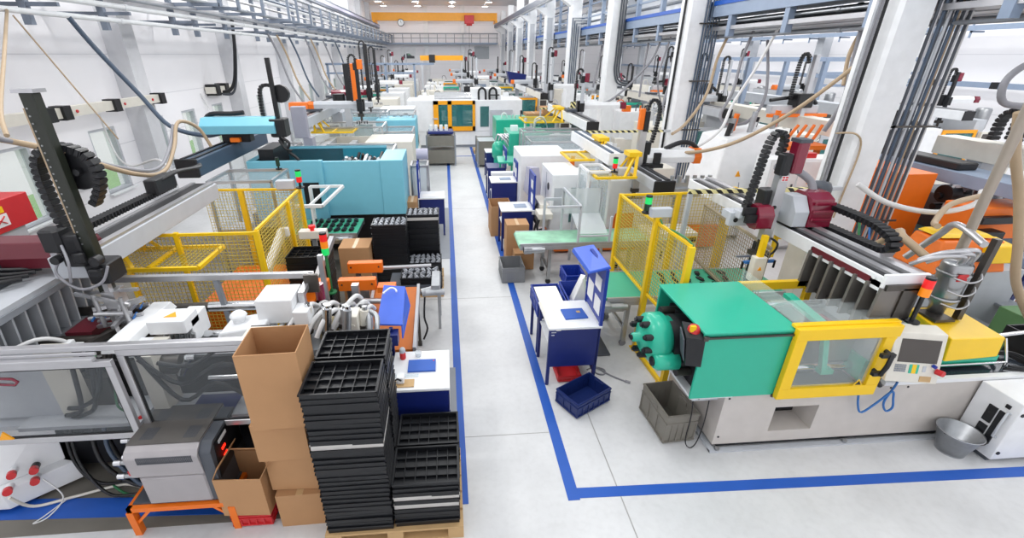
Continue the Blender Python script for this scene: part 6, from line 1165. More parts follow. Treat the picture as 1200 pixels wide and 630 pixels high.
# cartons and striped post up the row
for i, (x, y, h) in enumerate(((3.6, 19.4, 1.7), (4.3, 19.6, 1.9))): carton(('large brown carton with taped top beside the yellow mesh guard', 'large brown carton nearer the striped post')[i], x, y, .15, .7, .8, h, 0, False)
pallet('wooden pallet under the two large brown cartons up the pillar row', 3.2, 4.7, 18.95, 20.1)
b = MB(); b.box(5.0, 5.2, 18.8, 18.9, 0, 2.3); one('striped_post', b, 'hazard', 'yellow and black striped post beside the two large brown cartons', 'post')
# striped guard bars fixed to the pillars
for i, y in enumerate((6.55, 12.55, 18.55)):
    b = MB(); b.use('hazard').box(3.7, 6.0, y-.03, y+.03, 2.06, 2.12); b.use('lgrey').box(6.0, 6.2, y-.03, y+.03, 2.06, 2.12); b.box(3.7, 3.76, y-.03, y+.03, 0, 2.06)
    one('striped_guard_bar', b, None, 'black and yellow striped bar running to the %s white pillar from the camera' % ORD[i+1], 'guard bar')
# white cabinet inside the yellow fence
t = thing('electrical_cabinet', 'cream floor cabinet with a yellow warning label behind the yellow fence', 'cabinet', (4.2, 7.9, 0)); b = MB(); b.box(3.75, 4.7, 7.7, 8.25, .02, .95); b.build('body', 'cream', t, bev=.01); b = MB(); b.box(4.4, 4.68, 7.69, 7.7, .75, .88); b.build('warning_label', 'yellow', t); b = MB(); b.box(4.02, 4.05, 7.68, 7.7, .45, .6); b.build('latch', 'dgrey', t); b = MB(); b.box(4.54, 4.67, 7.685, 7.69, .77, .86); b.build('label_text', 'black', t)
b = MB(); b.cyl((4.1, 7.35, .03), (4.35, 7.3, .03), .03, 8); b.cyl((4.35, 7.3, .03), (4.6, 7.25, .02), .015, 8); one('cable_plug', b, 'red', 'red cable plug lying on the floor in front of the cream cabinet', 'plug')
for i in range(3): hose('beige cable trailing across the floor inside the fence, %s from the cabinet' % ordn(i+1), [(4.7, 7.7-.1*i, .02), (5.2, 7.3-.12*i, .02), (5.5, 6.9-.1*i, .02), (6.0, 6.2-.2*i, .02), (6.2, 5.6-.1*i, .02)], .018, 'hose', 5)
hose('green hose lying in a curve on the floor behind the yellow fence', [(4.75, 8.1, .03), (5.2, 7.7, .03), (5.7, 7.7, .03), (6.1, 8.0, .03)], .03, 'hosegr', 5)
b = MB(); b.box(5.0, 5.06, 7.4, 7.46, 0, 1.9); b.box(4.96, 5.3, 7.38, 7.48, 1.4, 1.6); b.bar((5.03, 7.43, 1.85), (5.6, 7.3, 1.85), .06); one('yellow_post', b, 'yellow', 'yellow guard post standing behind the burgundy motor cover', 'post')
# ------------------------------------------------------------------ white machine standing across the end of the aisle
mw = thing('injection_molding_machine', 'large white machine with orange-yellow framed window across the end of the aisle', 'machine', (.9, 22.5, 0))
b = MB(); b.box(-1.75, 3.55, 22.0, 23.8, .12, .75); b.build('base', 'white', mw, bev=.02)
b = MB(); b.box(-1.7, 3.5, 22.06, 23.7, 0, .12); b.build('plinth', 'grey', mw)
b = MB(); b.box(-1.75, -.55, 21.98, 23.8, .75, 2.12); b.build('clamp_cover', 'white', mw, bev=.02)
b = MB(); b.box(1.36, 3.55, 21.98, 23.8, .75, 2.12); c1 = b.build('injection_cover', 'white', mw, bev=.02)
b = MB(); b.box(1.6, 2.0, 21.95, 21.98, .95, 1.85); b.build('window', 'tglass', c1)
b = MB(); b.box(2.05, 3.1, 21.9, 21.98, .3, 1.7); b.build('control_cabinet', 'lgrey', c1, bev=.01)
b = MB(); b.box(2.55, 2.56, 21.89, 21.9, .32, 1.68); b.build('cabinet_joint', 'grey', c1)
b = MB(); b.box(-1.62, -1.55, 21.95, 21.98, 1.1, 1.35); b.build('latch', 'black', mw)
b = MB(); b.box(-.55, 1.36, 21.98, 23.8, 2.06, 2.12); b.build('top_cover', 'white', mw)
d = MB(); a0, a1, z0, z1 = -.55, 1.36, .78, 2.1
d.box(a0, a1, 21.9, 21.97, z1-.16, z1); d.box(a0, a1, 21.9, 21.97, z0, z0+.2); d.box(a0, a0+.22, 21.9, 21.97, z0, z1); d.box(a1-.12, a1, 21.9, 21.97, z0, z1); d.box(.1, .28, 21.9, 21.97, z0, z1); d = d.build('safety_door', 'oyel', mw)
b = MB(); b.box(a0+.2, .12, 21.93, 21.94, z0+.18, z1-.15); b.box(.26, a1-.1, 21.93, 21.94, z0+.18, z1-.15); b.build('window', 'tglass', d)
b = MB(); b.box(-.62, -.38, 21.86, 21.9, 1.3, 1.36); b.build('handle', 'lgrey', d)
b = MB(); [b.cyl((-.6, y, z), (1.4, y, z), .08, 12) for y in (22.5, 23.3) for z in (1.0, 1.7)]; b.build('tie_bar', 'chrome', mw)
b = MB(); b.box(.5, .8, 22.3, 23.4, .8, 1.9); b.box(-.4, -.2, 22.3, 23.4, .8, 1.9); b.build('platen', 'blue', mw)
b = MB(); b.cyl((-.5, 22.6, 2.22), (1.2, 22.6, 2.22), .13, 14); b.cyl((-.5, 22.9, 2.3), (1.2, 22.9, 2.3), .1, 14); b.build('guide_cylinder', 'chrome', mw)
b = MB(); b.box(1.2, 2.6, 22.4, 23.2, 2.12, 2.6); b.build('top_housing', 'white', mw, bev=.03)
for i, x in enumerate((1.55, 2.05)): b = MB(); b.tube([(x, 22.2, 2.12), (x, 22.2, 2.5), (x+.15, 22.2, 2.62), (x+.3, 22.2, 2.5), (x+.32, 22.2, 2.12)], .05, 7, 4); b.build('cable_loop', 'black', mw)
b = MB(); b.box(2.0, 2.5, 22.1, 22.3, 2.3, 2.34); b.build('black_tray', 'black', mw)
t = thing('blue_cabinet', 'small blue cabinet beside the wire container and the white machine across the aisle', 'cabinet', (2.5, 20.5, 0)); b = MB(); b.box(2.1, 2.9, 20.2, 20.9, .1, 1.1); b.build('body', 'tape', t, bev=.01); b = MB(); b.box(2.12, 2.88, 20.25, 20.85, 0, .1); b.build('plinth', 'black', t)
# rows behind it, up to the end wall
KIND = [('white', 'lgrey', 'white'), ('cream', 'lgrey', 'cream'), ('white', 'green', 'white'), ('white', 'oyel', 'white'), ('cream', 'white', 'orange'), ('cream', 'yellow', 'white')]
CN = {'white': 'white', 'cream': 'cream', 'green': 'green', 'teal': 'cyan', 'lgrey': 'grey', 'yellow': 'yellow', 'oyel': 'orange-yellow'}
rr = random.Random(11)
def far_machine(x, y, k, side, row, where, fl=1):
    bd, dr, cv_ = KIND[k % len(KIND)]
    imm('%s machine with %s door, %s %s' % (CN[bd], CN[dr], ordn(row), where), x, y, 4.4, 1.5, 1.9, bd, dr, cv_, fl, lite=(y > 30), riser='lgrey' if k % 2 else 'grey')
def far_robot(x, y, k, row, where, s=1):
    cov = ['burg', 'orange', 'burg', 'orange'][k % 4]; mm_ = ['black', 'lgrey', 'lgrey', 'black'][k % 4]
    robot('robot with %s cover, %s %s' % ({'burg': 'burgundy', 'orange': 'orange'}[cov], ordn(row), where), x, y-.3, y+3.6, 2.45, y+1.3, s, mast=(x+s*.6, 2.0, 3.5+.35*(k % 3)), cover=cov, armc=['white', 'lgrey'][k % 2], mastm=mm_, motor=cov, arm_len=s*(1.3 if k % 2 else -1.2)*s, beam=['white', 'lgrey', 'cream'][k % 3], chain=(y < 40), mbox=(k % 2 == 0))
for i, y in enumerate((25.5, 29.5, 33.5, 38, 42.5, 47)):
    far_machine(-4.6, y, i+1, -1, i+1, 'by the window wall beyond the big white machine', -1)
    far_robot(-4.2, y, i, i+1, 'by the window wall beyond the big white machine')
for i, y in enumerate((26.5, 31, 36, 41, 46)):
    far_machine(.6, y, i, 1, i+1, 'in the middle row beyond the big white machine')
    far_robot(1.2, y, i+1, i+1, 'in the middle row beyond the big white machine')
for i, y in enumerate((21.5, 25.5, 30, 35, 40, 45)):
    if i: far_machine(4.6, y+.6, i+2, 1, i+1, 'along the pillars beyond the cartons')
    far_robot(4.4, y, i+2, i+1, 'along the pillars beyond the cartons')
t = thing('orange_beam_crane', 'short orange beam crane on posts beyond the white machine', 'crane', (-.5, 34, 0)); b = MB(); b.box(-1.6, 1.3, 33.9, 34.1, 3.65, 3.95); b.build('girder', 'oyel', t)
for x in (-1.5, 1.2): b = MB(); b.box(x-.06, x+.06, 33.95, 34.05, 0, 3.65); b.build('post', 'lgrey', t)
b = MB(); b.box(-1.0, -.6, 33.8, 34.2, 3.5, 4.0, .02); b.build('trolley', 'black', t)
t = thing('pipe_gantry', 'grey pipe gantry beside the window wall near the end of the hall', 'gantry', (-4, 30, 0))
b = MB(); b.bar((-7, 30, 3.5), (-.6, 30, 3.5), .12); b.bar((-7, 30, 3.0), (-1.8, 30, 3.0), .1)
for x in (-6.9, -5.2, -3.5, -1.8): b.bar((x, 30, 0), (x, 30, 3.5), .12)
b.build('frame', 'bgrey', t)
t = thing('hanging_screen', 'white cabinet with dark screen behind the white machine across the aisle', 'cabinet', (2.4, 33, 0)); b = MB(); b.box(1.9, 3.0, 33, 33.5, 0, 2.4); b.build('body', 'white', t); b = MB(); b.box(2.1, 2.8, 32.97, 33, 1.7, 2.2); b.build('screen', 'bgrey', t)
t = thing('blue_hopper', 'dark blue tilted hopper beside the far pillars', 'hopper', (4.6, 30, 2)); b = MB(); b.hexa([(4.0, 29.8, 2.4), (4.9, 29.8, 2.2), (4.9, 30.4, 2.2), (4.0, 30.4, 2.4)], [(3.8, 29.7, 3.1), (5.0, 29.7, 2.9), (5.0, 30.5, 2.9), (3.8, 30.5, 3.1)]); b.build('tub', 'navy', t); b = MB(); b.box(4.4, 4.6, 30, 30.2, 0, 2.3); b.build('post', 'grey', t)
# ------------------------------------------------------------------ second bay, beyond the pillars
# big white machine between the first two pillars
t = thing('injection_molding_machine', 'large white machine with slanted cover between the first and second pillars', 'machine', (7.5, 10, 0))
b = MB(); b.box(5.9, 9.5, 9.6, 11.2, .1, .95); b.build('base', 'white', t, bev=.02)
b = MB(); b.hexa([(5.95, 9.6, .95), (7.6, 9.6, .95), (7.6, 11.0, .95), (5.95, 11.0, .95)], [(6.25, 9.9, 2.3), (7.6, 9.9, 2.5), (7.6, 11.0, 2.5), (6.25, 11.0, 2.3)]); sc_ = b.build('slanted_cover', 'white', t, bev=.03)
b = MB(); b.box(6.3, 6.6, 9.585, 9.6, .45, .7); b.build('vent', 'grey', t)
b = MB(); b.box(5.9, 7.6, 9.585, 9.6, .9, .95); b.build('black_seam', 'black', t)
b = MB()
for q_ in (6.6, 7.15): b.hexa([(q_, 9.595, .98), (q_+.02, 9.595, .98), (q_+.02, 9.62, .98), (q_, 9.62, .98)], [(q_, 9.885, 2.28), (q_+.02, 9.885, 2.28), (q_+.02, 9.92, 2.28), (q_, 9.92, 2.28)])
b.build_each('door_seam', 'grey', t)
for q_ in (6.95, 7.3): b = MB(); b.box(q_, q_+.16, 9.57, 9.6, .5, .62); b.build('switch_block', 'black', t)
b = MB(); [b.box(8.0+.05*q_, 8.03+.05*q_, 9.58, 9.6, .3, .7) for q_ in range(8)]; b.build('grille', 'grey', t)
b = MB(); b.box(7.7, 9.3, 9.9, 10.9, .95, 1.7, .03); b.use; b.build('barrel_cover', 'lgrey', t)
for q_ in range(9): b = MB(); b.use(['black', 'steel', 'orange', 'zinc', 'white'][q_ % 5]).cyl((6.4+.17*q_, 10.2+.2*(q_ % 3), 2.3), (6.45+.17*q_, 10.2+.2*(q_ % 3), 2.6+.08*(q_ % 4)), .06, 8); b.build('valve', None, t)
b = MB(); b.prism([(6.5, 1.5), (6.62, 1.5), (6.56, 1.62)], 'y', 9.7, 9.75); b.build('warning_triangle', 'oyel', sc_)
t = thing('switch_cabinet', 'white double-door cabinet with warning labels behind the burgundy motor cover', 'cabinet', (7.6, 9.2, 0))
b = MB(); b.box(6.75, 8.7, 9.0, 9.5, 0, 2.02); b.build('body', 'white', t, bev=.01)
for i in range(3): b = MB(); b.box(6.78+.64*i, 7.38+.64*i, 8.975, 9.0, .75, 1.98); dd = b.build('door', 'white', t, bev=.006); b = MB(); b.box(7.3+.64*i, 7.34+.64*i, 8.965, 8.975, 1.4, 1.5); b.build('handle', 'dgrey', dd); b = MB(); b.prism([(7.0+.64*i, 1.5), (7.1+.64*i, 1.5), (7.05+.64*i, 1.6)], 'y', 8.968, 8.975); b.build('warning_triangle', 'oyel', dd)
b = MB(); b.box(6.7, 8.75, 8.9, 9.0, .1, .72); [b.cyl((6.9+.3*i, 8.895, .6), (6.9+.3*i, 8.9, .6), .03, 8) for i in range(6)]; b.build('base', 'white', t)
b = MB(); b.box(7.2, 7.8, 9.1, 9.3, 2.02, 2.12); b.cyl((7.4, 9.2, 2.12), (7.4, 9.2, 2.25), .06, 8); b.build('top_connector', 'red', t)
# base box standing at the nearest pillar
t = thing('pillar_box', 'cream and green box at the foot of the nearest white pillar', 'box', (5.9, 6.3, 0)); b = MB(); b.box(5.55, 6.15, 6.1, 6.5, 0, 1.55); b.build('body', 'cream', t, bev=.01); b = MB(); b.box(5.56, 6.0, 6.09, 6.1, 1.2, 1.5); b.build('green_front', 'pgreen', t)
# beams along the second bay, machines below
B2 = 'in the second bay behind the pillars'
for i, (x, y0_, y1_, z, m_) in enumerate(((9.4, 9.4, 19.0, 2.55, 'cream'), (10.0, 3.8, 8.6, 2.55, 'cream'), (12.5, 12, 20, 2.6, 'lgrey'))):
    lab = ('long cream robot beam behind the first two pillars', 'cream robot beam to the near side of the conduits on the nearest pillar', 'pale grey robot beam deep in the second bay')[i]
    t = thing('robot_beam', lab, 'robot', (x, y0_, z))
    b = MB(); b.box(x-.2, x+.2, y0_, y1_, z-.34, z, .01); b.build('beam', m_, t)
    b = MB(); b.box(x-.22, x-.2, y0_+.7, y0_+.95, z-.34, z); b.box(x-.22, x+.22, y0_-.02, y0_+.3, z-.36, z+.02); b.build('black_cover', 'black', t)
    for yy in (y0_+.8, y1_-.8): b = MB(); b.box(x-.14, x+.14, yy-.14, yy+.14, 0, z-.34); b.build('column', 'lgrey', t)
b = MB(); b.box(9.15, 9.65, 8.9, 9.35, 2.1, 2.6, .02); b.use; one('beam_motor', b, 'dgrey', 'dark motor box at the near end of the long cream robot beam', 'motor')
def upright(label, x, y, z0, z1, cov='burg', m_='lgrey'):
    t = thing('takeout_robot', label, 'robot', (x, y, z0)); b = MB(); b.box(x-.06, x+.06, y-.06, y+.06, z0, z1, .01); u = b.build('upright', m_, t)
    b = MB(); b.box(x-.8, x+.5, y+.06, y+.3, z0+.3, z0+.5, .02); b.build('cross_arm', 'lgrey', t); b = MB(); b.box(x-.25, x+.2, y-.1, y+.3, z0+.45, z0+.8, .03); b.build('slide_block', cov, t)
    cable_chain(t, [(x-.1, y+.1, z1-.2), (x-.16, y+.1, z1), (x-.28, y+.1, z1), (x-.34, y+.1, z1-.3), (x-.34, y+.1, z0+.6)], .08, .06, (0, 1, 0))
    b = MB(); b.tube([(x-.8, y+.2, z0+.62), (x-.3, y+.2, z0+.68), (x+.3, y+.2, z0+.66), (x+.5, y+.2, z0+.52)], .05, 7, 4); b.build('energy_chain', 'black', t); b = MB(); b.box(x-.9, x+.7, y-.05, y+.06, z0+.22, z0+.3); b.build('orange_rail', 'orange', t); return t
upright('robot upright with black chain and orange rail above the long cream beam', 9.3, 11.8, 2.3, 4.0, 'black')
upright('second robot upright above the long cream beam, behind the hanging hoses', 9.2, 16.5, 2.3, 4.0, 'black')
upright('robot upright with burgundy block deep in the second bay between the second and third pillars', 10.5, 22, 2.2, 3.9)
upright('robot upright with burgundy block between the third and fourth pillars', 10.5, 29, 2.2, 3.9)
t = thing('orange_rack', 'orange rack with hanging orange hoses under the long cream beam', 'rack', (8.6, 10.6, 0)); b = MB(); b.box(7.9, 9.1, 10.3, 10.9, 1.95, 2.05); b.build('tray', 'orange', t)
for i in range(4): b = MB(); b.tube([(8.1+.2*i, 10.5, 2.05), (8.15+.22*i, 10.5, 2.25), (8.3+.2*i, 10.5, 2.5)], .035, 6, 3); b.build('hose', 'orange', t)
b = MB(); b.box(8.95, 9.05, 10.5, 10.6, 0, 1.95); b.build('post', 'orange', t)
t = thing('machine_enclosure', 'pale blue-grey steel frame around machinery in the second bay', 'frame', (12, 17, 0)); b = MB()
for x in (10.6, 13.4):
    for y in (16.5, 18.5): b.bar((x, y, 0), (x, y, 3.9), .15)
for y in (16.5, 18.5): b.bar((10.6, y, 3.85), (17, y, 3.85), .13)
for z in (3.0, 3.4): b.bar((13.4, 16.5, z), (17, 16.5, z), .09)
b.build('frame', 'bgrey', t)
imm('cream machine under the long cream beam '+B2, 11.0, 12.2, 4.0, 1.5, 2.0, 'cream', 'lgrey', 'white', 1)
imm('white machine inside the blue-grey frame '+B2, 12.2, 16.8, 4.0, 1.5, 2.2, 'white', 'lgrey', 'burg', 1)
for i, y in enumerate((14.6, 18.8, 23, 27.5, 32, 37, 42)):
    far_machine(9.2 if i else 8.7, y, [1, 0, 2, 3, 1, 2, 0][i], 1, i+1, 'just behind the pillars')
    far_robot(8.8, y, i+1, i+1, 'just behind the pillars')
for i, y in enumerate((13.5, 20, 25, 30, 36)):
    far_machine(16.2, y, [3, 1, 2, 0, 4][i], 1, i+1, 'along the outer wall of the second bay')
    far_robot(15.8, y, i, i+1, 'along the outer wall of the second bay')
# near part of the second bay, right of the pillar
t = thing('injection_molding_machine', 'orange and cyan moulding machine behind the conduits of the nearest pillar', 'machine', (9.5, 7.5, 0))
b = MB(); b.box(8.0, 12.4, 7.2, 8.6, .05, .7); b.build('base', 'white', t, bev=.01)
b = MB(); b.box(8.0, 8.65, 7.3, 8.5, .7, 2.1); b.build('clamp_cover', 'orange', t, bev=.01)
b = MB(); b.box(8.9, 10.2, 7.15, 7.2, .7, 1.5); b.build('safety_door', 'acry', t); b = MB(); b.box(9.0, 10.3, 7.2, 8.4, .7, .95); b.build('mould_area', 'teal', t)
b = MB(); b.box(9.3, 10.4, 7.4, 8.4, .95, 1.6); b.box(9.7, 10.0, 7.3, 7.6, 1.3, 1.7); b.build('mould', 'dgrey', t, bev=.02)
b = MB(); b.box(10.4, 12.2, 7.4, 8.4, .75, 1.5); b.build('barrel_cover', 'lgrey', t, bev=.03)
for (x, z) in ((8.9, 1.6), (9.6, 1.6), (10.3, 1.6)): b = MB(); b.bar((x, 7.18, .7), (x, 7.18, 1.9), .05); b.build('frame_post', 'lgrey', t)
b = MB(); b.bar((8.9, 7.18, 1.9), (10.4, 7.18, 1.9), .05); b.build('frame_rail', 'lgrey', t)
rnd = random.Random(5)
b = MB(); b.box(9.0, 9.7, 6.0, 9.6, 1.9, 2.12, .01); b.build('slate_beam', 'bgrey', t); b = MB(); b.box(9.1, 9.5, 7.4, 9.4, 2.12, 2.25, .03); b.build('black_chain', 'black', t); b = MB(); [b.cyl((8.8, 7.3, z_), (9.4, 7.28, z_), .06, 9) for z_ in (1.5, 1.7)]; b.cyl((8.85, 7.25, 1.75), (9.05, 7.25, 1.75), .16, 14); b.build('drive_wheel', 'black', t)
for i in range(8): b = MB(); x = 9.6+.12*i; b.use(['steel', 'zinc', 'dsteel'][i % 3]).cyl((x, 7.3+.1*(i % 4), 1.5), (x+.1, 7.4+.1*(i % 3), 1.8), .07, 9); b.build('valve', None, t)
t = thing('injection_unit', 'orange injection unit cover with yellow top behind the steel hopper', 'machine', (7.5, 5.7, 0))
b = MB(); b.hexa([(6.85, 5.3, 1.15), (8.0, 5.3, 1.15), (8.0, 5.95, 1.15), (6.85, 5.95, 1.15)], [(7.0, 5.45, 1.6), (7.9, 5.4, 1.6), (7.9, 5.85, 1.62), (7.0, 5.9, 1.62)]); b.build('cover', 'orange', t, bev=.03)
b = MB(); b.hexa([(7.55, 5.28, 1.3), (8.02, 5.28, 1.3), (8.02, 5.6, 1.3), (7.55, 5.6, 1.3)], [(7.58, 5.3, 1.56), (7.98, 5.3, 1.56), (7.98, 5.6, 1.6), (7.58, 5.6, 1.6)]); b.build('yellow_hood', 'yellow', t, bev=.02)
b = MB(); b.hexa([(7.0, 5.5, 1.63), (7.8, 5.45, 1.63), (7.8, 5.85, 1.64), (7.0, 5.88, 1.64)], [(7.05, 5.55, 1.68), (7.7, 5.5, 1.68), (7.7, 5.8, 1.69), (7.05, 5.83, 1.69)]); b.build('yellow_top', 'yellow', t, bev=.01)
b = MB(); b.box(6.7, 8.4, 5.35, 5.95, 0, 1.15); b.build('base', 'lgrey', t)
b = MB(); b.tube([(7.0, 5.3, 1.36), (7.05, 5.22, 1.42), (7.15, 5.22, 1.44), (7.35, 5.24, 1.44)], .025, 7, 4); b.box(7.3, 7.45, 5.2, 5.28, 1.38, 1.5, .02); b.build('handle', 'black', t)
t = thing('dosing_cabinet', 'blue-grey box on an orange rack behind the yellow barrel cover', 'cabinet', (8.6, 5.9, 0)); b = MB(); b.box(8.0, 8.95, 5.6, 6.2, .65, 1.22); b.build('housing', 'bgrey', t, bev=.015); b = MB(); b.box(8.7, 8.8, 5.58, 5.6, .95, 1.05); b.build('display', 'dgrey', t)
b = MB(); b.box(7.95, 9.0, 5.55, 5.6, .58, .65); b.box(7.95, 9.0, 6.2, 6.25, .58, .65); b.box(7.95, 9.0, 5.55, 6.25, .6, .64); b.build('rack_frame', 'orange', t)
for x in (8.0, 8.95): b = MB(); b.box(x-.03, x+.03, 5.55, 5.61, 0, .6); b.build('leg', 'orange', t)
t = thing('step_ladder', 'dark blue steel steps with grey treads behind the yellow barrel cover', 'steps', (8.3, 5.4, 0))
for y in (5.05, 5.5): b = MB(); b.bar((7.7, y, .35), (7.7, y, .02), .06); b.bar((7.7, y, .05), (8.6, y, .05), .06); b.bar((8.55, y, 0), (8.75, y, 1.5), .07); b.bar((8.2, y, .1), (8.2, y, .62), .06); b.build('stringer', 'navy', t)
for i, (x, z) in enumerate(((7.85, .35), (8.35, .62))): b = MB(); b.box(x-.17, x+.17, 5.02, 5.53, z-.03, z); b.build('tread', 'grey', t)
t = thing('orange_machine', 'orange machine part with black fittings at the edge behind the hanging beige hose', 'machine', (9.4, 6.6, 0)); b = MB(); b.box(8.5, 10.0, 6.4, 6.9, 1.2, 1.75, .03); b.build('housing', 'orange', t); b = MB(); b.box(8.2, 9.0, 6.2, 6.5, 1.25, 1.4, .02); b.box(8.6, 9.2, 6.3, 6.42, 1.5, 1.62, .02); b.build('fitting', 'black', t); b = MB(); b.box(8.6, 10.0, 6.45, 6.85, 0, 1.2); b.build('base', 'slate', t)
t = thing('green_cabinet', 'green metal cabinet at the edge behind the yellow barrel cover', 'cabinet', (8.3, 4.4, 0)); b = MB(); b.box(7.75, 8.6, 4.3, 5.0, .02, .78); b.build('body', mat('cabinet_green', '5f8a58', .5), t, bev=.01)
b = MB(); b.open_box(6.75, 7.5, 3.75, 4.2, .8, 1.02, .02); b.box(6.8, 7.4, 3.8, 4.15, 0, .8); one('parts_bin', b, 'black', 'black open bin behind the handrail of the green machine', 'crate')
for i in range(3): hose('black cable coil lying on the end of the green machine, %s loop' % ordn(i+1), [(6.1+.02*i, 3.62, .84+.02*i), (6.3, 3.56, .85+.02*i), (6.48, 3.66, .84+.02*i), (6.45, 3.82, .85+.02*i), (6.25, 3.84, .86+.02*i), (6.12, 3.7, .86+.02*i)], .012, 'black', 5)
b = MB(); b.box(9.6, 10.4, 6.2, 6.9, 2.56, 2.62); [b.cyl((9.7+.2*i, 6.3, 2.62), (9.7+.2*i, 6.3, 3.0), .06, 8) for i in range(2)]; one('beam_fitting', b, 'dgrey', 'dark fittings on top of the cream robot beam at the conduits', 'machine part')
for i, x in enumerate((9.9, 10.25)): t = thing('energy_chain', 'black energy chain standing on the cream beam at the conduits, %s from the pillar' % ordn(i+1), 'cable chain', (x, 7.4, 2.55)); cable_chain(t, [(x, 7.7, 2.6), (x, 7.7, 2.95), (x, 7.6, 3.1), (x, 7.45, 3.1), (x, 7.35, 2.95), (x, 7.35, 2.6)], .16, .08, (1, 0, 0))
# ------------------------------------------------------------------ pipes and cable trays along the window wall
PIPES = [(-6.55, 4.62, .045, 'white'), (-6.4, 4.86, .05, 'white'), (-6.35, 5.0, .03, 'grey'), (-6.2, 5.22, .05, 'grey'), (-6.05, 5.42, .035, 'alu'), (-5.9, 5.58, .05, 'white'), (-5.8, 5.78, .03, 'grey'), (-5.65, 5.92, .055, 'grey'), (-6.7, 5.9, .05, 'slate')]
for i, (x, z, r, m_) in enumerate(PIPES):
    b = MB(); b.cyl((x, 3.0, z), (x, 57.5, z), r, 10)
    for k in range(9): b.cyl((x, 5+6*k, z), (x, 5.12+6*k, z), r*1.25, 10)
    one('supply_pipe', b, m_, '%s pipe, %s from the bottom, in the bundle along the window wall' % ({'white': 'white', 'lgrey': 'pale grey', 'grey': 'grey', 'alu': 'aluminium', 'slate': 'dark slate'}[m_], ordn(i+1)), 'pipe', 'pipes along the window wall')
t = thing('cable_tray', 'grey cable tray running above the pipes along the window wall', 'cable tray', (-7, 30, 5)); b = MB(); b.box(-7.3, -6.7, 3, 57.5, 5.02, 5.05); b.box(-7.3, -7.27, 3, 57.5, 5.05, 5.15); b.box(-6.73, -6.7, 3, 57.5, 5.05, 5.15); b.build('tray', 'alu', t)
b = MB(); [b.cyl((-7.2+.09*i, 3, 5.08), (-7.2+.09*i, 57.5, 5.08), .03, 6) for i in range(5)]; b.build('cable', 'dgrey', t)
b0 = None
for k in range(27):
    y = 7.2+2*k*.95
    if -.15 < (y-6.6+.15) % 6-.15 < .65: y += .75
    if b0 is None:
        b = MB(); b.box(-6.9, -6.78, -.05, .05, 4.45, 6.1); b.box(-8, -5.6, -.03, .03, 5.1, 5.18); b.box(-8, -6.3, -.03, .03, 4.72, 4.78); b.box(-5.62, -5.54, -.03, .03, 5.1, 5.9); b0 = b.build('pipe_bracket', mat('bracket_grey', '76808f', .5)); o = b0
    else: o = b0.copy(); COL.objects.link(o)
    o.location = (0, y, 0); tag(o, 'blue-grey steel bracket holding the pipe bundle to the window wall', 'bracket', 'pipe brackets along the window wall')
# ------------------------------------------------------------------ steel gallery between the pillars
g = thing('steel_gallery', 'pale blue steel gallery with cable trays running behind the white pillars', 'gallery', (7.2, 30, 5))
b = MB(); b.box(6.8, 6.95, 3, 57, 4.85, 5.15); b.use; b.build('lower_beam', 'bgrey', g)
b = MB(); b.box(6.78, 6.8, 3, 57, 5.1, 5.2); b.build('blue_edge', 'tape', g)
b = MB(); b.box(6.8, 6.95, 3, 57, 6.9, 7.1); b.build('upper_beam', 'bgrey', g)
for k in range(27): y = 3.8+2*k; b = MB(); b.box(6.82, 6.96, y-.07, y+.07, 4.4, 7.0); b.build('post', 'bgrey', g)
b = MB(); b.box(6.95, 8.8, 3, 57, 5.0, 5.05); b.build('deck', 'grey', g)
for z in (5.6, 6.1, 6.5): b = MB(); b.bar((6.9, 3, z), (6.9, 57, z), .06); b.build('railing', 'bgrey', g)
for (x, z) in ((7.1, 4.55), (7.8, 4.55), (8.5, 4.7)):
    t = thing('cable_tray', 'perforated cable tray under the gallery, %s from the pillars' % {7.1: 'nearest', 7.8: 'second', 8.5: 'third'}[x], 'cable tray', (x, 30, z)); b = MB(); b.box(x-.25, x+.25, 3, 57, z, z+.02); b.box(x-.26, x-.24, 3, 57, z, z+.08); b.box(x+.24, x+.26, 3, 57, z, z+.08); b.build('tray', 'alu', t)
    b = MB(); [b.cyl((x-.18+.09*i, 3, z+.05), (x-.18+.09*i, 57, z+.05), .03, 6) for i in range(5)]; b.build('cable', 'dgrey', t)
GP = [(6.98, 4.72, .035, 'zinc'), (7.1, 4.4, .03, 'grey'), (7.35, 4.78, .04, 'dgrey'), (7.55, 4.42, .03, 'lgrey'), (7.7, 4.82, .03, 'dgrey'), (8.05, 4.74, .045, 'zinc'), (8.25, 4.5, .035, 'grey'), (8.75, 4.86, .04, 'dgrey'), (8.95, 4.6, .05, 'lgrey'), (7.2, 5.45, .05, 'zinc'), (7.4, 5.9, .05, 'grey'), (7.1, 6.3, .04, 'dgrey')]
for i, (x, z, r, m_) in enumerate(GP):
    b = MB(); b.cyl((x, 3.0, z), (x, 57, z), r, 8)
    for k in range(10): b.cyl((x, 4.6+4*k, z), (x, 4.7+4*k, z), r*1.35, 8)
    one('supply_pipe', b, m_, 'long pipe along the steel gallery, %s of twelve counted from the pillars upward' % ordn(i+1), 'pipe', 'pipes along the steel gallery')
rng = random.Random(9)
for k in range(14):
    y = 9+3.2*k; t = thing('duct_box', 'grey box on the gallery deck, %s from the camera' % ordn(k+1), 'box', (7.6, y, 5.05), 0, 'boxes on the gallery deck'); b = MB(); b.box(7.2, 8.2, y, y+1.2, 5.05, 5.6+.5*rng.random(), .03); b.build('housing', ['lgrey', 'grey', 'white'][k % 3], t); b = MB(); b.cyl((7.2, y+.4, 5.9), (8.4, y+.4, 5.9), .12, 8); b.build('duct', 'zinc', t)
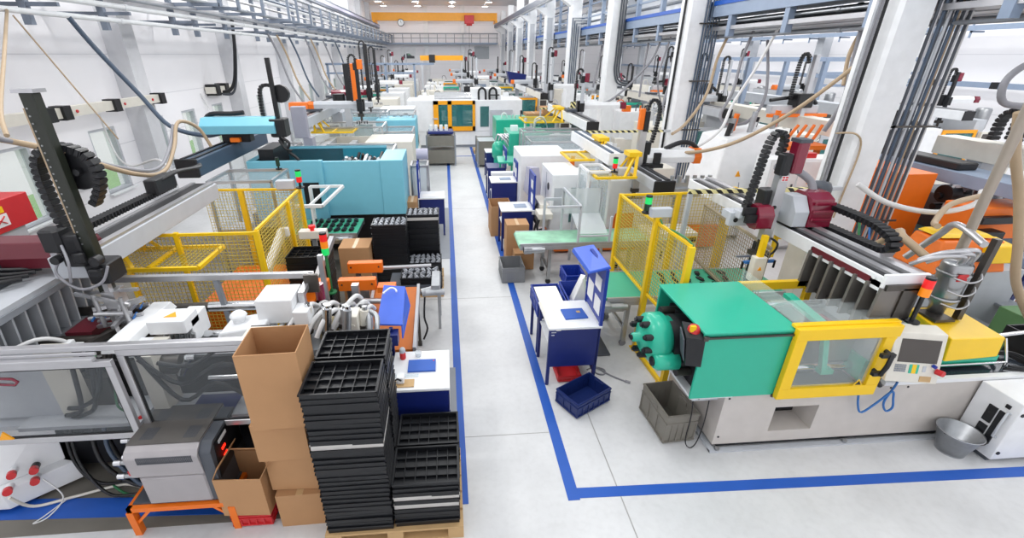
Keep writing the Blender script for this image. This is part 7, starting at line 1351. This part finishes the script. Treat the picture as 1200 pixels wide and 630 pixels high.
# cable rack on the outer wall of the second bay
t = thing('cable_tray', 'pale blue cable tray with brackets on the outer wall of the second bay', 'cable tray', (19.3, 30, 4.85)); b = MB(); b.box(19.0, 19.5, 8, 57, 4.8, 4.84); b.box(18.98, 19.02, 8, 57, 4.78, 4.95); b.build('tray', 'bgrey', t)
b = MB()
pass
for k in range(24): b = MB(); b.box(19.0, 19.53, 9+2*k, 9.05+2*k, 4.72, 4.78); b.box(19.0, 19.05, 9+2*k, 9.05+2*k, 4.55, 5.05); b.build('bracket', 'bgrey', t)
t = thing('busbar', 'grey busbar with black joints on the outer wall of the second bay', 'busbar', (19.8, 30, 3)); b = MB(); b.box(19.3, 19.5, 8, 57, 2.92, 3.1); b.build('duct', 'bgrey', t)
for k in range(8): b = MB(); b.box(19.28, 19.52, 9+2.2*k, 9.25+2.2*k, 2.9, 3.12); b.build('joint', 'black', t)
# busbar on the window wall
t = thing('busbar', 'white busbar with black joint boxes on the window wall above the windows', 'busbar', (-7.4, 10, 2.9)); b = MB(); b.box(-7.52, -7.34, 6.1, 13.3, 2.89, 3.08); b.build('duct', 'cream', t)
for y in (9.3, 9.7, 11.2, 13.0): b = MB(); b.box(-7.54, -7.28, y, y+.2, 2.85, 3.11); b.build('joint', 'black', t)
for y in (10.1, 11.6, 12.7): b = MB(); b.cyl((-7.34, y, 2.98), (-7.32, y, 2.98), .03, 8); b.build('red_lamp', 'red', t)
b = MB(); b.box(-7.95, -7.65, 16.8, 18.5, 2.82, 3.02); one('busbar', b, 'cream', 'short white busbar length farther along the window wall', 'busbar')
for i, y in enumerate((16.9, 17.6)): b = MB(); b.box(-7.97, -7.6, y, y+.25, 2.75, 3.1); one('busbar_joint', b, 'black', 'black joint box on the short busbar, %s from the camera' % ordn(i+1), 'joint box')
# socket panel and red cabinet at the window wall
t = thing('plug_board', 'white socket panel with red plugs between the first two windows', 'socket panel', (-7.9, 10.4, 1.6)); b = MB(); b.box(-7.99, -7.9, 10.15, 10.75, 1.35, 2.0, .01); b.build('board', 'white', t); b = MB(); b.box(-7.9, -7.89, 10.2, 10.7, 1.82, 1.98); b.build('green_label', 'pgreen', t)
for i in range(3):
    for z in (1.5, 1.66): b = MB(); b.cyl((-7.9, 10.28+.17*i, z), (-7.78, 10.28+.17*i, z-.03), .05, 10); b.build('plug', 'red', t)
t = thing('red_cabinet', 'red control cabinet with white and yellow stickers before the first window', 'cabinet', (-6.2, 6.3, 0)); b = MB(); b.box(-6.4, -6.0, 5.7, 6.78, 1.82, 2.24, .01); b.build('box', 'red', t)
b = MB(); b.box(-6.0, -5.99, 6.1, 6.35, 1.9, 2.06); b.build('white_sticker', 'white', t); b = MB(); b.box(-6.0, -5.99, 6.15, 6.33, 2.08, 2.16); b.build('yellow_sticker', 'yellow', t); b = MB(); b.cyl((-6.0, 6.2, 2.19), (-5.97, 6.2, 2.19), .022, 8); b.build('key_switch', 'white', t)
b = MB(); b.bar((-5.988, 6.15, 1.93), (-5.988, 6.3, 2.03), .02, .01); b.bar((-5.988, 6.15, 2.03), (-5.988, 6.3, 1.93), .02, .01); b.build('sticker_mark', 'red', t)
b = MB(); b.box(-6.35, -6.05, 6.0, 6.6, 0, 1.82); b.build('stand', 'lgrey', t)
t = thing('control_pendant', 'flat black pendant tray in front of the red cabinet', 'control panel', (-5.6, 5.4, 1.9)); b = MB(); b.hexa([(-6.3, 5.2, 1.72), (-5.4, 5.3, 1.72), (-5.35, 5.55, 1.72), (-6.3, 5.5, 1.72)], [(-6.3, 5.2, 1.8), (-5.35, 5.3, 1.82), (-5.3, 5.6, 1.82), (-6.3, 5.55, 1.8)]); b.build('tray', 'black', t); b = MB(); b.box(-6.2, -6.1, 5.3, 5.4, 0, 1.72); b.build('post', 'dgrey', t)
# ------------------------------------------------------------------ hoses and cables hanging on the window side
hose('thick grey-blue hose hanging from the pipes in front of the first window pilaster', [(-6.55, 9.6, 4.6), (-6.4, 9.8, 4.1), (-6.0, 10.0, 3.3), (-5.6, 10.0, 2.7), (-5.0, 10.0, 2.5), (-4.6, 9.9, 2.55)], .045, 'slate')
hose('beige hose sagging from the mast robot to the slate beam', [(-4.6, 4.6, 3.4), (-4.2, 5.2, 3.1), (-4.1, 6.2, 2.6), (-4.3, 7.2, 2.4), (-4.5, 8.0, 2.62), (-4.6, 8.5, 2.95), (-4.5, 8.9, 2.8), (-4.4, 9.0, 2.45)], .03, 'hose')
hose('grey hose sagging beside the beige one over the nearest robot beam', [(-4.7, 4.3, 3.55), (-4.3, 5.0, 3.2), (-4.15, 6.2, 2.66), (-4.35, 7.2, 2.46), (-4.55, 8.0, 2.66), (-4.7, 8.5, 2.9)], .026, 'hoseg')
hose('beige cable rising from the nearest mast up to the pipes', [(-6.5, 8.3, 4.6), (-5.4, 6.6, 4.0), (-4.5, 5.2, 3.5), (-4.2, 4.8, 3.3)], .022, 'hose')
hose('thin brown cable hanging from a bracket over the window wall', [(-6.6, 8.5, 4.55), (-6.3, 8.8, 3.5), (-6.0, 9.0, 2.6)], .012, 'hose')
hose('black cable hanging down the wall and curving to the short busbar', [(-6.7, 17, 5.0), (-6.8, 17, 4.2), (-7.0, 17, 3.3), (-7.2, 17, 2.95), (-7.5, 17.1, 2.85)], .055, 'black')
hose('second black cable beside the one curving to the short busbar', [(-6.85, 17.3, 5.0), (-6.9, 17.3, 4.2), (-7.1, 17.3, 3.2), (-7.3, 17.3, 2.8), (-7.6, 17.2, 2.78)], .04, 'dgrey')
for i, (y, m_) in enumerate(((19.5, 'hoseg'), (20.5, 'hose'), (22, 'slate'), (24.5, 'hoseg'), (25.5, 'hose'), (28, 'hoseg'), (31, 'slate'))): hose('hose hanging from the pipe bundle on the window side, %s beyond the black cables' % ordn(i+1), [(-6.5, y, 4.7), (-6.3, y+.2, 4.0), (-6.0, y+.1, 3.0), (-5.6, y, 2.3)], .04, m_)
hose('thin white cable hanging down the window wall beside the third window', [(-7.99, 16.5, 2.85), (-7.9, 16.6, 2.4), (-7.75, 16.4, 1.8), (-7.7, 16.6, 1.2)], .02, 'hosew')
hose('white cable from the busbar sagging over the second window', [(-7.7, 11.2, 2.8), (-7.5, 11.0, 2.0), (-6.6, 10.0, 1.9), (-5.2, 8.6, 2.3), (-4.3, 7.4, 2.35)], .02, 'hosew')
# ------------------------------------------------------------------ conduits on the pillars
for i in range(12):
    b = MB(); xx = 6.73+.05*i; b.cyl((xx+.06, 6.64+.02*(i % 2), .4), (xx+.06, 6.64+.02*(i % 2), 8), .02, 8)
    one('conduit', b, ['dgrey', 'alu', 'slate', 'dgrey', 'lgrey', 'dgrey', 'slate', 'hose', 'dgrey', 'alu', 'dgrey', 'hosew'][i], 'conduit on the nearest white pillar, %s counted from the aisle side' % ordn(i+1), 'conduit', 'conduits on the nearest pillar')
b = MB(); [b.box(6.7, 7.4, 6.58, 6.6, z_, z_+.03) for z_ in (1.5, 3.0)]; [b.box(6.7, 6.76, 6.58, 6.7, z_, z_+.03) for z_ in (1.5, 3.0)]; one('conduit_clamp', b, 'dsteel', 'steel clamps holding the conduits on the nearest pillar', 'clamp')
for i, (dx, m_) in enumerate(((-.05, 'black'), (-.11, 'hoseg'), (-.17, 'zinc'))): b = MB(); b.cyl((6.2+dx, 6.8, .6), (6.2+dx, 6.8, 8), .022, 8); one('conduit', b, m_, '%s conduit on the aisle side of the nearest pillar' % {'black': 'thin black', 'hoseg': 'grey', 'zinc': 'galvanised'}[m_], 'conduit')
hose('beige cable curved on the aisle face of the nearest pillar', [(6.02, 6.8, 2.9), (6.15, 6.57, 2.92), (6.3, 6.57, 2.7), (6.28, 6.57, 2.1), (6.25, 6.57, 1.6)], .014, 'hose')
for i in range(6):
    b = MB(); xx = 6.62+.075*i; b.cyl((xx, 12.57, .6), (xx, 12.57, 8), .022, 7); one('conduit', b, 'slate', 'conduit on the second white pillar, %s counted from the aisle side' % ordn(i+1), 'conduit', 'conduits on the second pillar')
b = MB(); [b.box(6.5, 7.05, 12.53, 12.59, z, z+.03) for z in (2.1, 3.35, 4.7)]; one('conduit_clamp', b, 'dsteel', 'steel clamps holding the conduits on the second pillar', 'clamp')
b = MB(); b.cyl((6.16, 12.8, .5), (6.16, 12.8, 8), .03, 7); one('conduit', b, 'black', 'black conduit on the aisle side of the second pillar', 'conduit')
for i in range(3): hose('thick dark conduit curving at the foot of the third pillar, %s' % ['outer', 'middle', 'inner'][i], [(6.5+.09*i, 18.5, 8), (6.5+.09*i, 18.5, 4.2), (6.52+.09*i, 18.5, 3.4), (6.7+.07*i, 18.5, 3.0+.06*i), (7.1, 18.5, 2.9+.08*i)], .035, 'dgrey', 5)
for i in range(4): b = MB(); xx = 6.3+.1*i; b.tube([(xx, 24.55, 2.5), (xx, 24.55, 5.6-.12*i), (7.2, 24.55, 5.6-.12*i)], .025, 7); one('conduit', b, 'slate', 'bent conduit on the fourth pillar, %s counted from the aisle side' % ordn(i+1), 'conduit', 'bent conduits on the fourth pillar')
for k in range(4, 9):
    y = 6.6+6*k
    b = MB(); [b.box(6.17, 6.78, y-.03, y, z, z+.05) for z in (2.4, 3.4, 4.8)]; b.box(6.3, 6.6, y-.05, y-.01, 1.5, 6); one('conduit', b, 'lgrey', 'grey cable duct on the %s pillar from the camera' % ordn(k+1), 'conduit')
# ------------------------------------------------------------------ hoses hanging over the machines on the pillar side
H = [
 ([(7.2, 6.9, 5.0), (6.9, 7.4, 4.2), (6.3, 8.0, 3.2), (5.7, 8.5, 2.55), (5.2, 8.9, 2.25), (4.7, 9.2, 2.15)], .035, 'hose', 'long beige hose hanging from the gallery to the orange-tipped robot arm'),
 ([(7.2, 10.5, 4.5), (6.9, 10.5, 3.7), (6.5, 10.4, 3.0), (6.1, 10.0, 2.5), (5.4, 9.6, 2.2), (4.9, 9.4, 2.2)], .032, 'hosew', 'pale hose hanging beside the long beige one to the robot arm'),
 ([(7.3, 12.5, 4.5), (7.0, 12.3, 3.9), (6.5, 11.6, 3.1), (5.8, 11.0, 2.5), (5.2, 10.4, 2.35)], .035, 'hose', 'beige hose hanging from the cable tray past the second pillar'),
 ([(7.3, 11.5, 4.5), (7.1, 11.4, 3.9), (6.8, 11.0, 3.2), (6.5, 10.8, 2.7), (6.7, 10.7, 2.5), (7.2, 10.7, 2.6), (7.5, 10.8, 3.2), (7.7, 11.5, 4.3)], .035, 'hoseg', 'grey hose hanging in a loop from the cable tray beyond the second pillar'),
 ([(7.4, 13.5, 4.5), (7.4, 13.4, 3.8), (7.2, 13.3, 3.0), (7.1, 13.2, 2.4)], .04, 'hoseg', 'straight grey hose hanging from the cable tray beside the second pillar'),
 ([(7.3, 14.8, 4.5), (7.1, 14.6, 3.6), (6.7, 14.2, 3.0), (6.4, 13.8, 2.2)], .04, 'hoseg', 'grey hose slanting down behind the second pillar'),
 ([(7.3, 16.5, 4.5), (7.0, 16.4, 3.8), (6.2, 16.2, 3.0), (5.4, 15.6, 2.6), (4.8, 15.4, 2.55)], .035, 'hoseg', 'grey hose slanting down to the burgundy-edged robot arm'),
 ([(7.3, 17.5, 4.5), (7.2, 17.4, 3.6), (7.1, 17.2, 2.6)], .04, 'hoseg', 'grey hose hanging between the second and third pillars'),
 ([(7.2, 15.6, 4.5), (7.0, 15.5, 3.8), (6.9, 15.4, 3.2), (7.3, 15.6, 2.4), (7.8, 15.8, 2.2)], .03, 'hoseg', 'thin grey hose curving between the second and third pillars'),
 ([(7.2, 8.3, 4.45), (7.25, 8.3, 3.8), (7.2, 8.2, 3.2), (7.1, 8.3, 2.7)], .04, 'hoseg', 'grey hose beside the aisle side of the nearest pillar'),
 ([(7.5, 8.6, 4.45), (7.3, 8.5, 4.0), (7.2, 8.3, 3.5)], .035, 'hose', 'short beige hose beside the grey one near the nearest pillar'),
 ([(7.4, 23, 4.5), (7.2, 22.8, 3.6), (7.0, 22.6, 2.6)], .05, 'hoseg', 'grey hose hanging between the third and fourth pillars'),
 ([(7.8, 22, 4.56), (7.8, 22, 3.6), (7.9, 22, 2.6)], .05, 'hoseg', 'second grey hose hanging between the third and fourth pillars'),
 ([(6.6, 5.3, 1.9), (6.9, 5.6, 1.85), (7.4, 5.9, 2.0), (8.0, 6.0, 2.1)], .04, 'hose', 'beige hose lying across behind the orange injection unit'),
 ([(6.3, 6.4, 2.2), (6.7, 6.2, 1.95), (7.3, 6.0, 1.85), (7.9, 6.0, 1.95), (8.2, 6.2, 2.1)], .04, 'hosew', 'white hose sagging behind the orange injection unit'),
 ([(5.3, 4.2, 1.95), (5.35, 4.6, 2.05), (5.6, 4.9, 2.0), (5.7, 5.2, 1.7), (5.5, 5.4, 1.4)], .045, 'hose', 'thick beige hose bent over beside the steel hopper'),
 ([(5.9, 4.2, 2.1), (6.1, 4.7, 2.15), (6.3, 5.0, 1.9), (6.2, 5.2, 1.5)], .04, 'alu', 'silver hose bent over behind the steel hopper'),
 ([(6.55, 6.2, 1.6), (6.5, 6.0, 1.2), (6.45, 5.8, .8), (6.3, 5.6, .3)], .014, 'hoseb', 'thin blue hose at the foot of the nearest pillar'),
 ([(6.35, 6.2, 1.7), (6.3, 6.0, 1.2), (6.2, 5.9, .8), (6.1, 5.7, .2)], .018, 'hosegr', 'green hose at the foot of the nearest pillar'),
]
for pts, r, m_, lab in H: hose(lab, pts, r, m_)
b = MB(); b.cyl((6.06, 4.5, .8), (6.0, 4.5, 5.0), .05, 14); one('suction_pipe', b, mat('pipe_taupe', 'a49a8e', .35, .4), 'thick beige-grey upright suction pipe behind the yellow barrel cover', 'pipe')
hose('long beige hose hanging at the edge beside the blue steel steps', [(6.6, 5, 3.4), (6.8, 5, 2.95), (7.15, 5, 2.4), (7.35, 4.9, 1.8), (7.5, 4.8, 1.25), (7.8, 4.6, .7)], .05, 'hose')
hose('large grey hose loop at the edge beside the nearest pillar', [(7.6, 5.6, 4.0), (7.2, 5.6, 3.9), (7.0, 5.6, 3.7), (7.1, 5.6, 3.45), (7.5, 5.6, 3.4)], .04, 'hoseg')
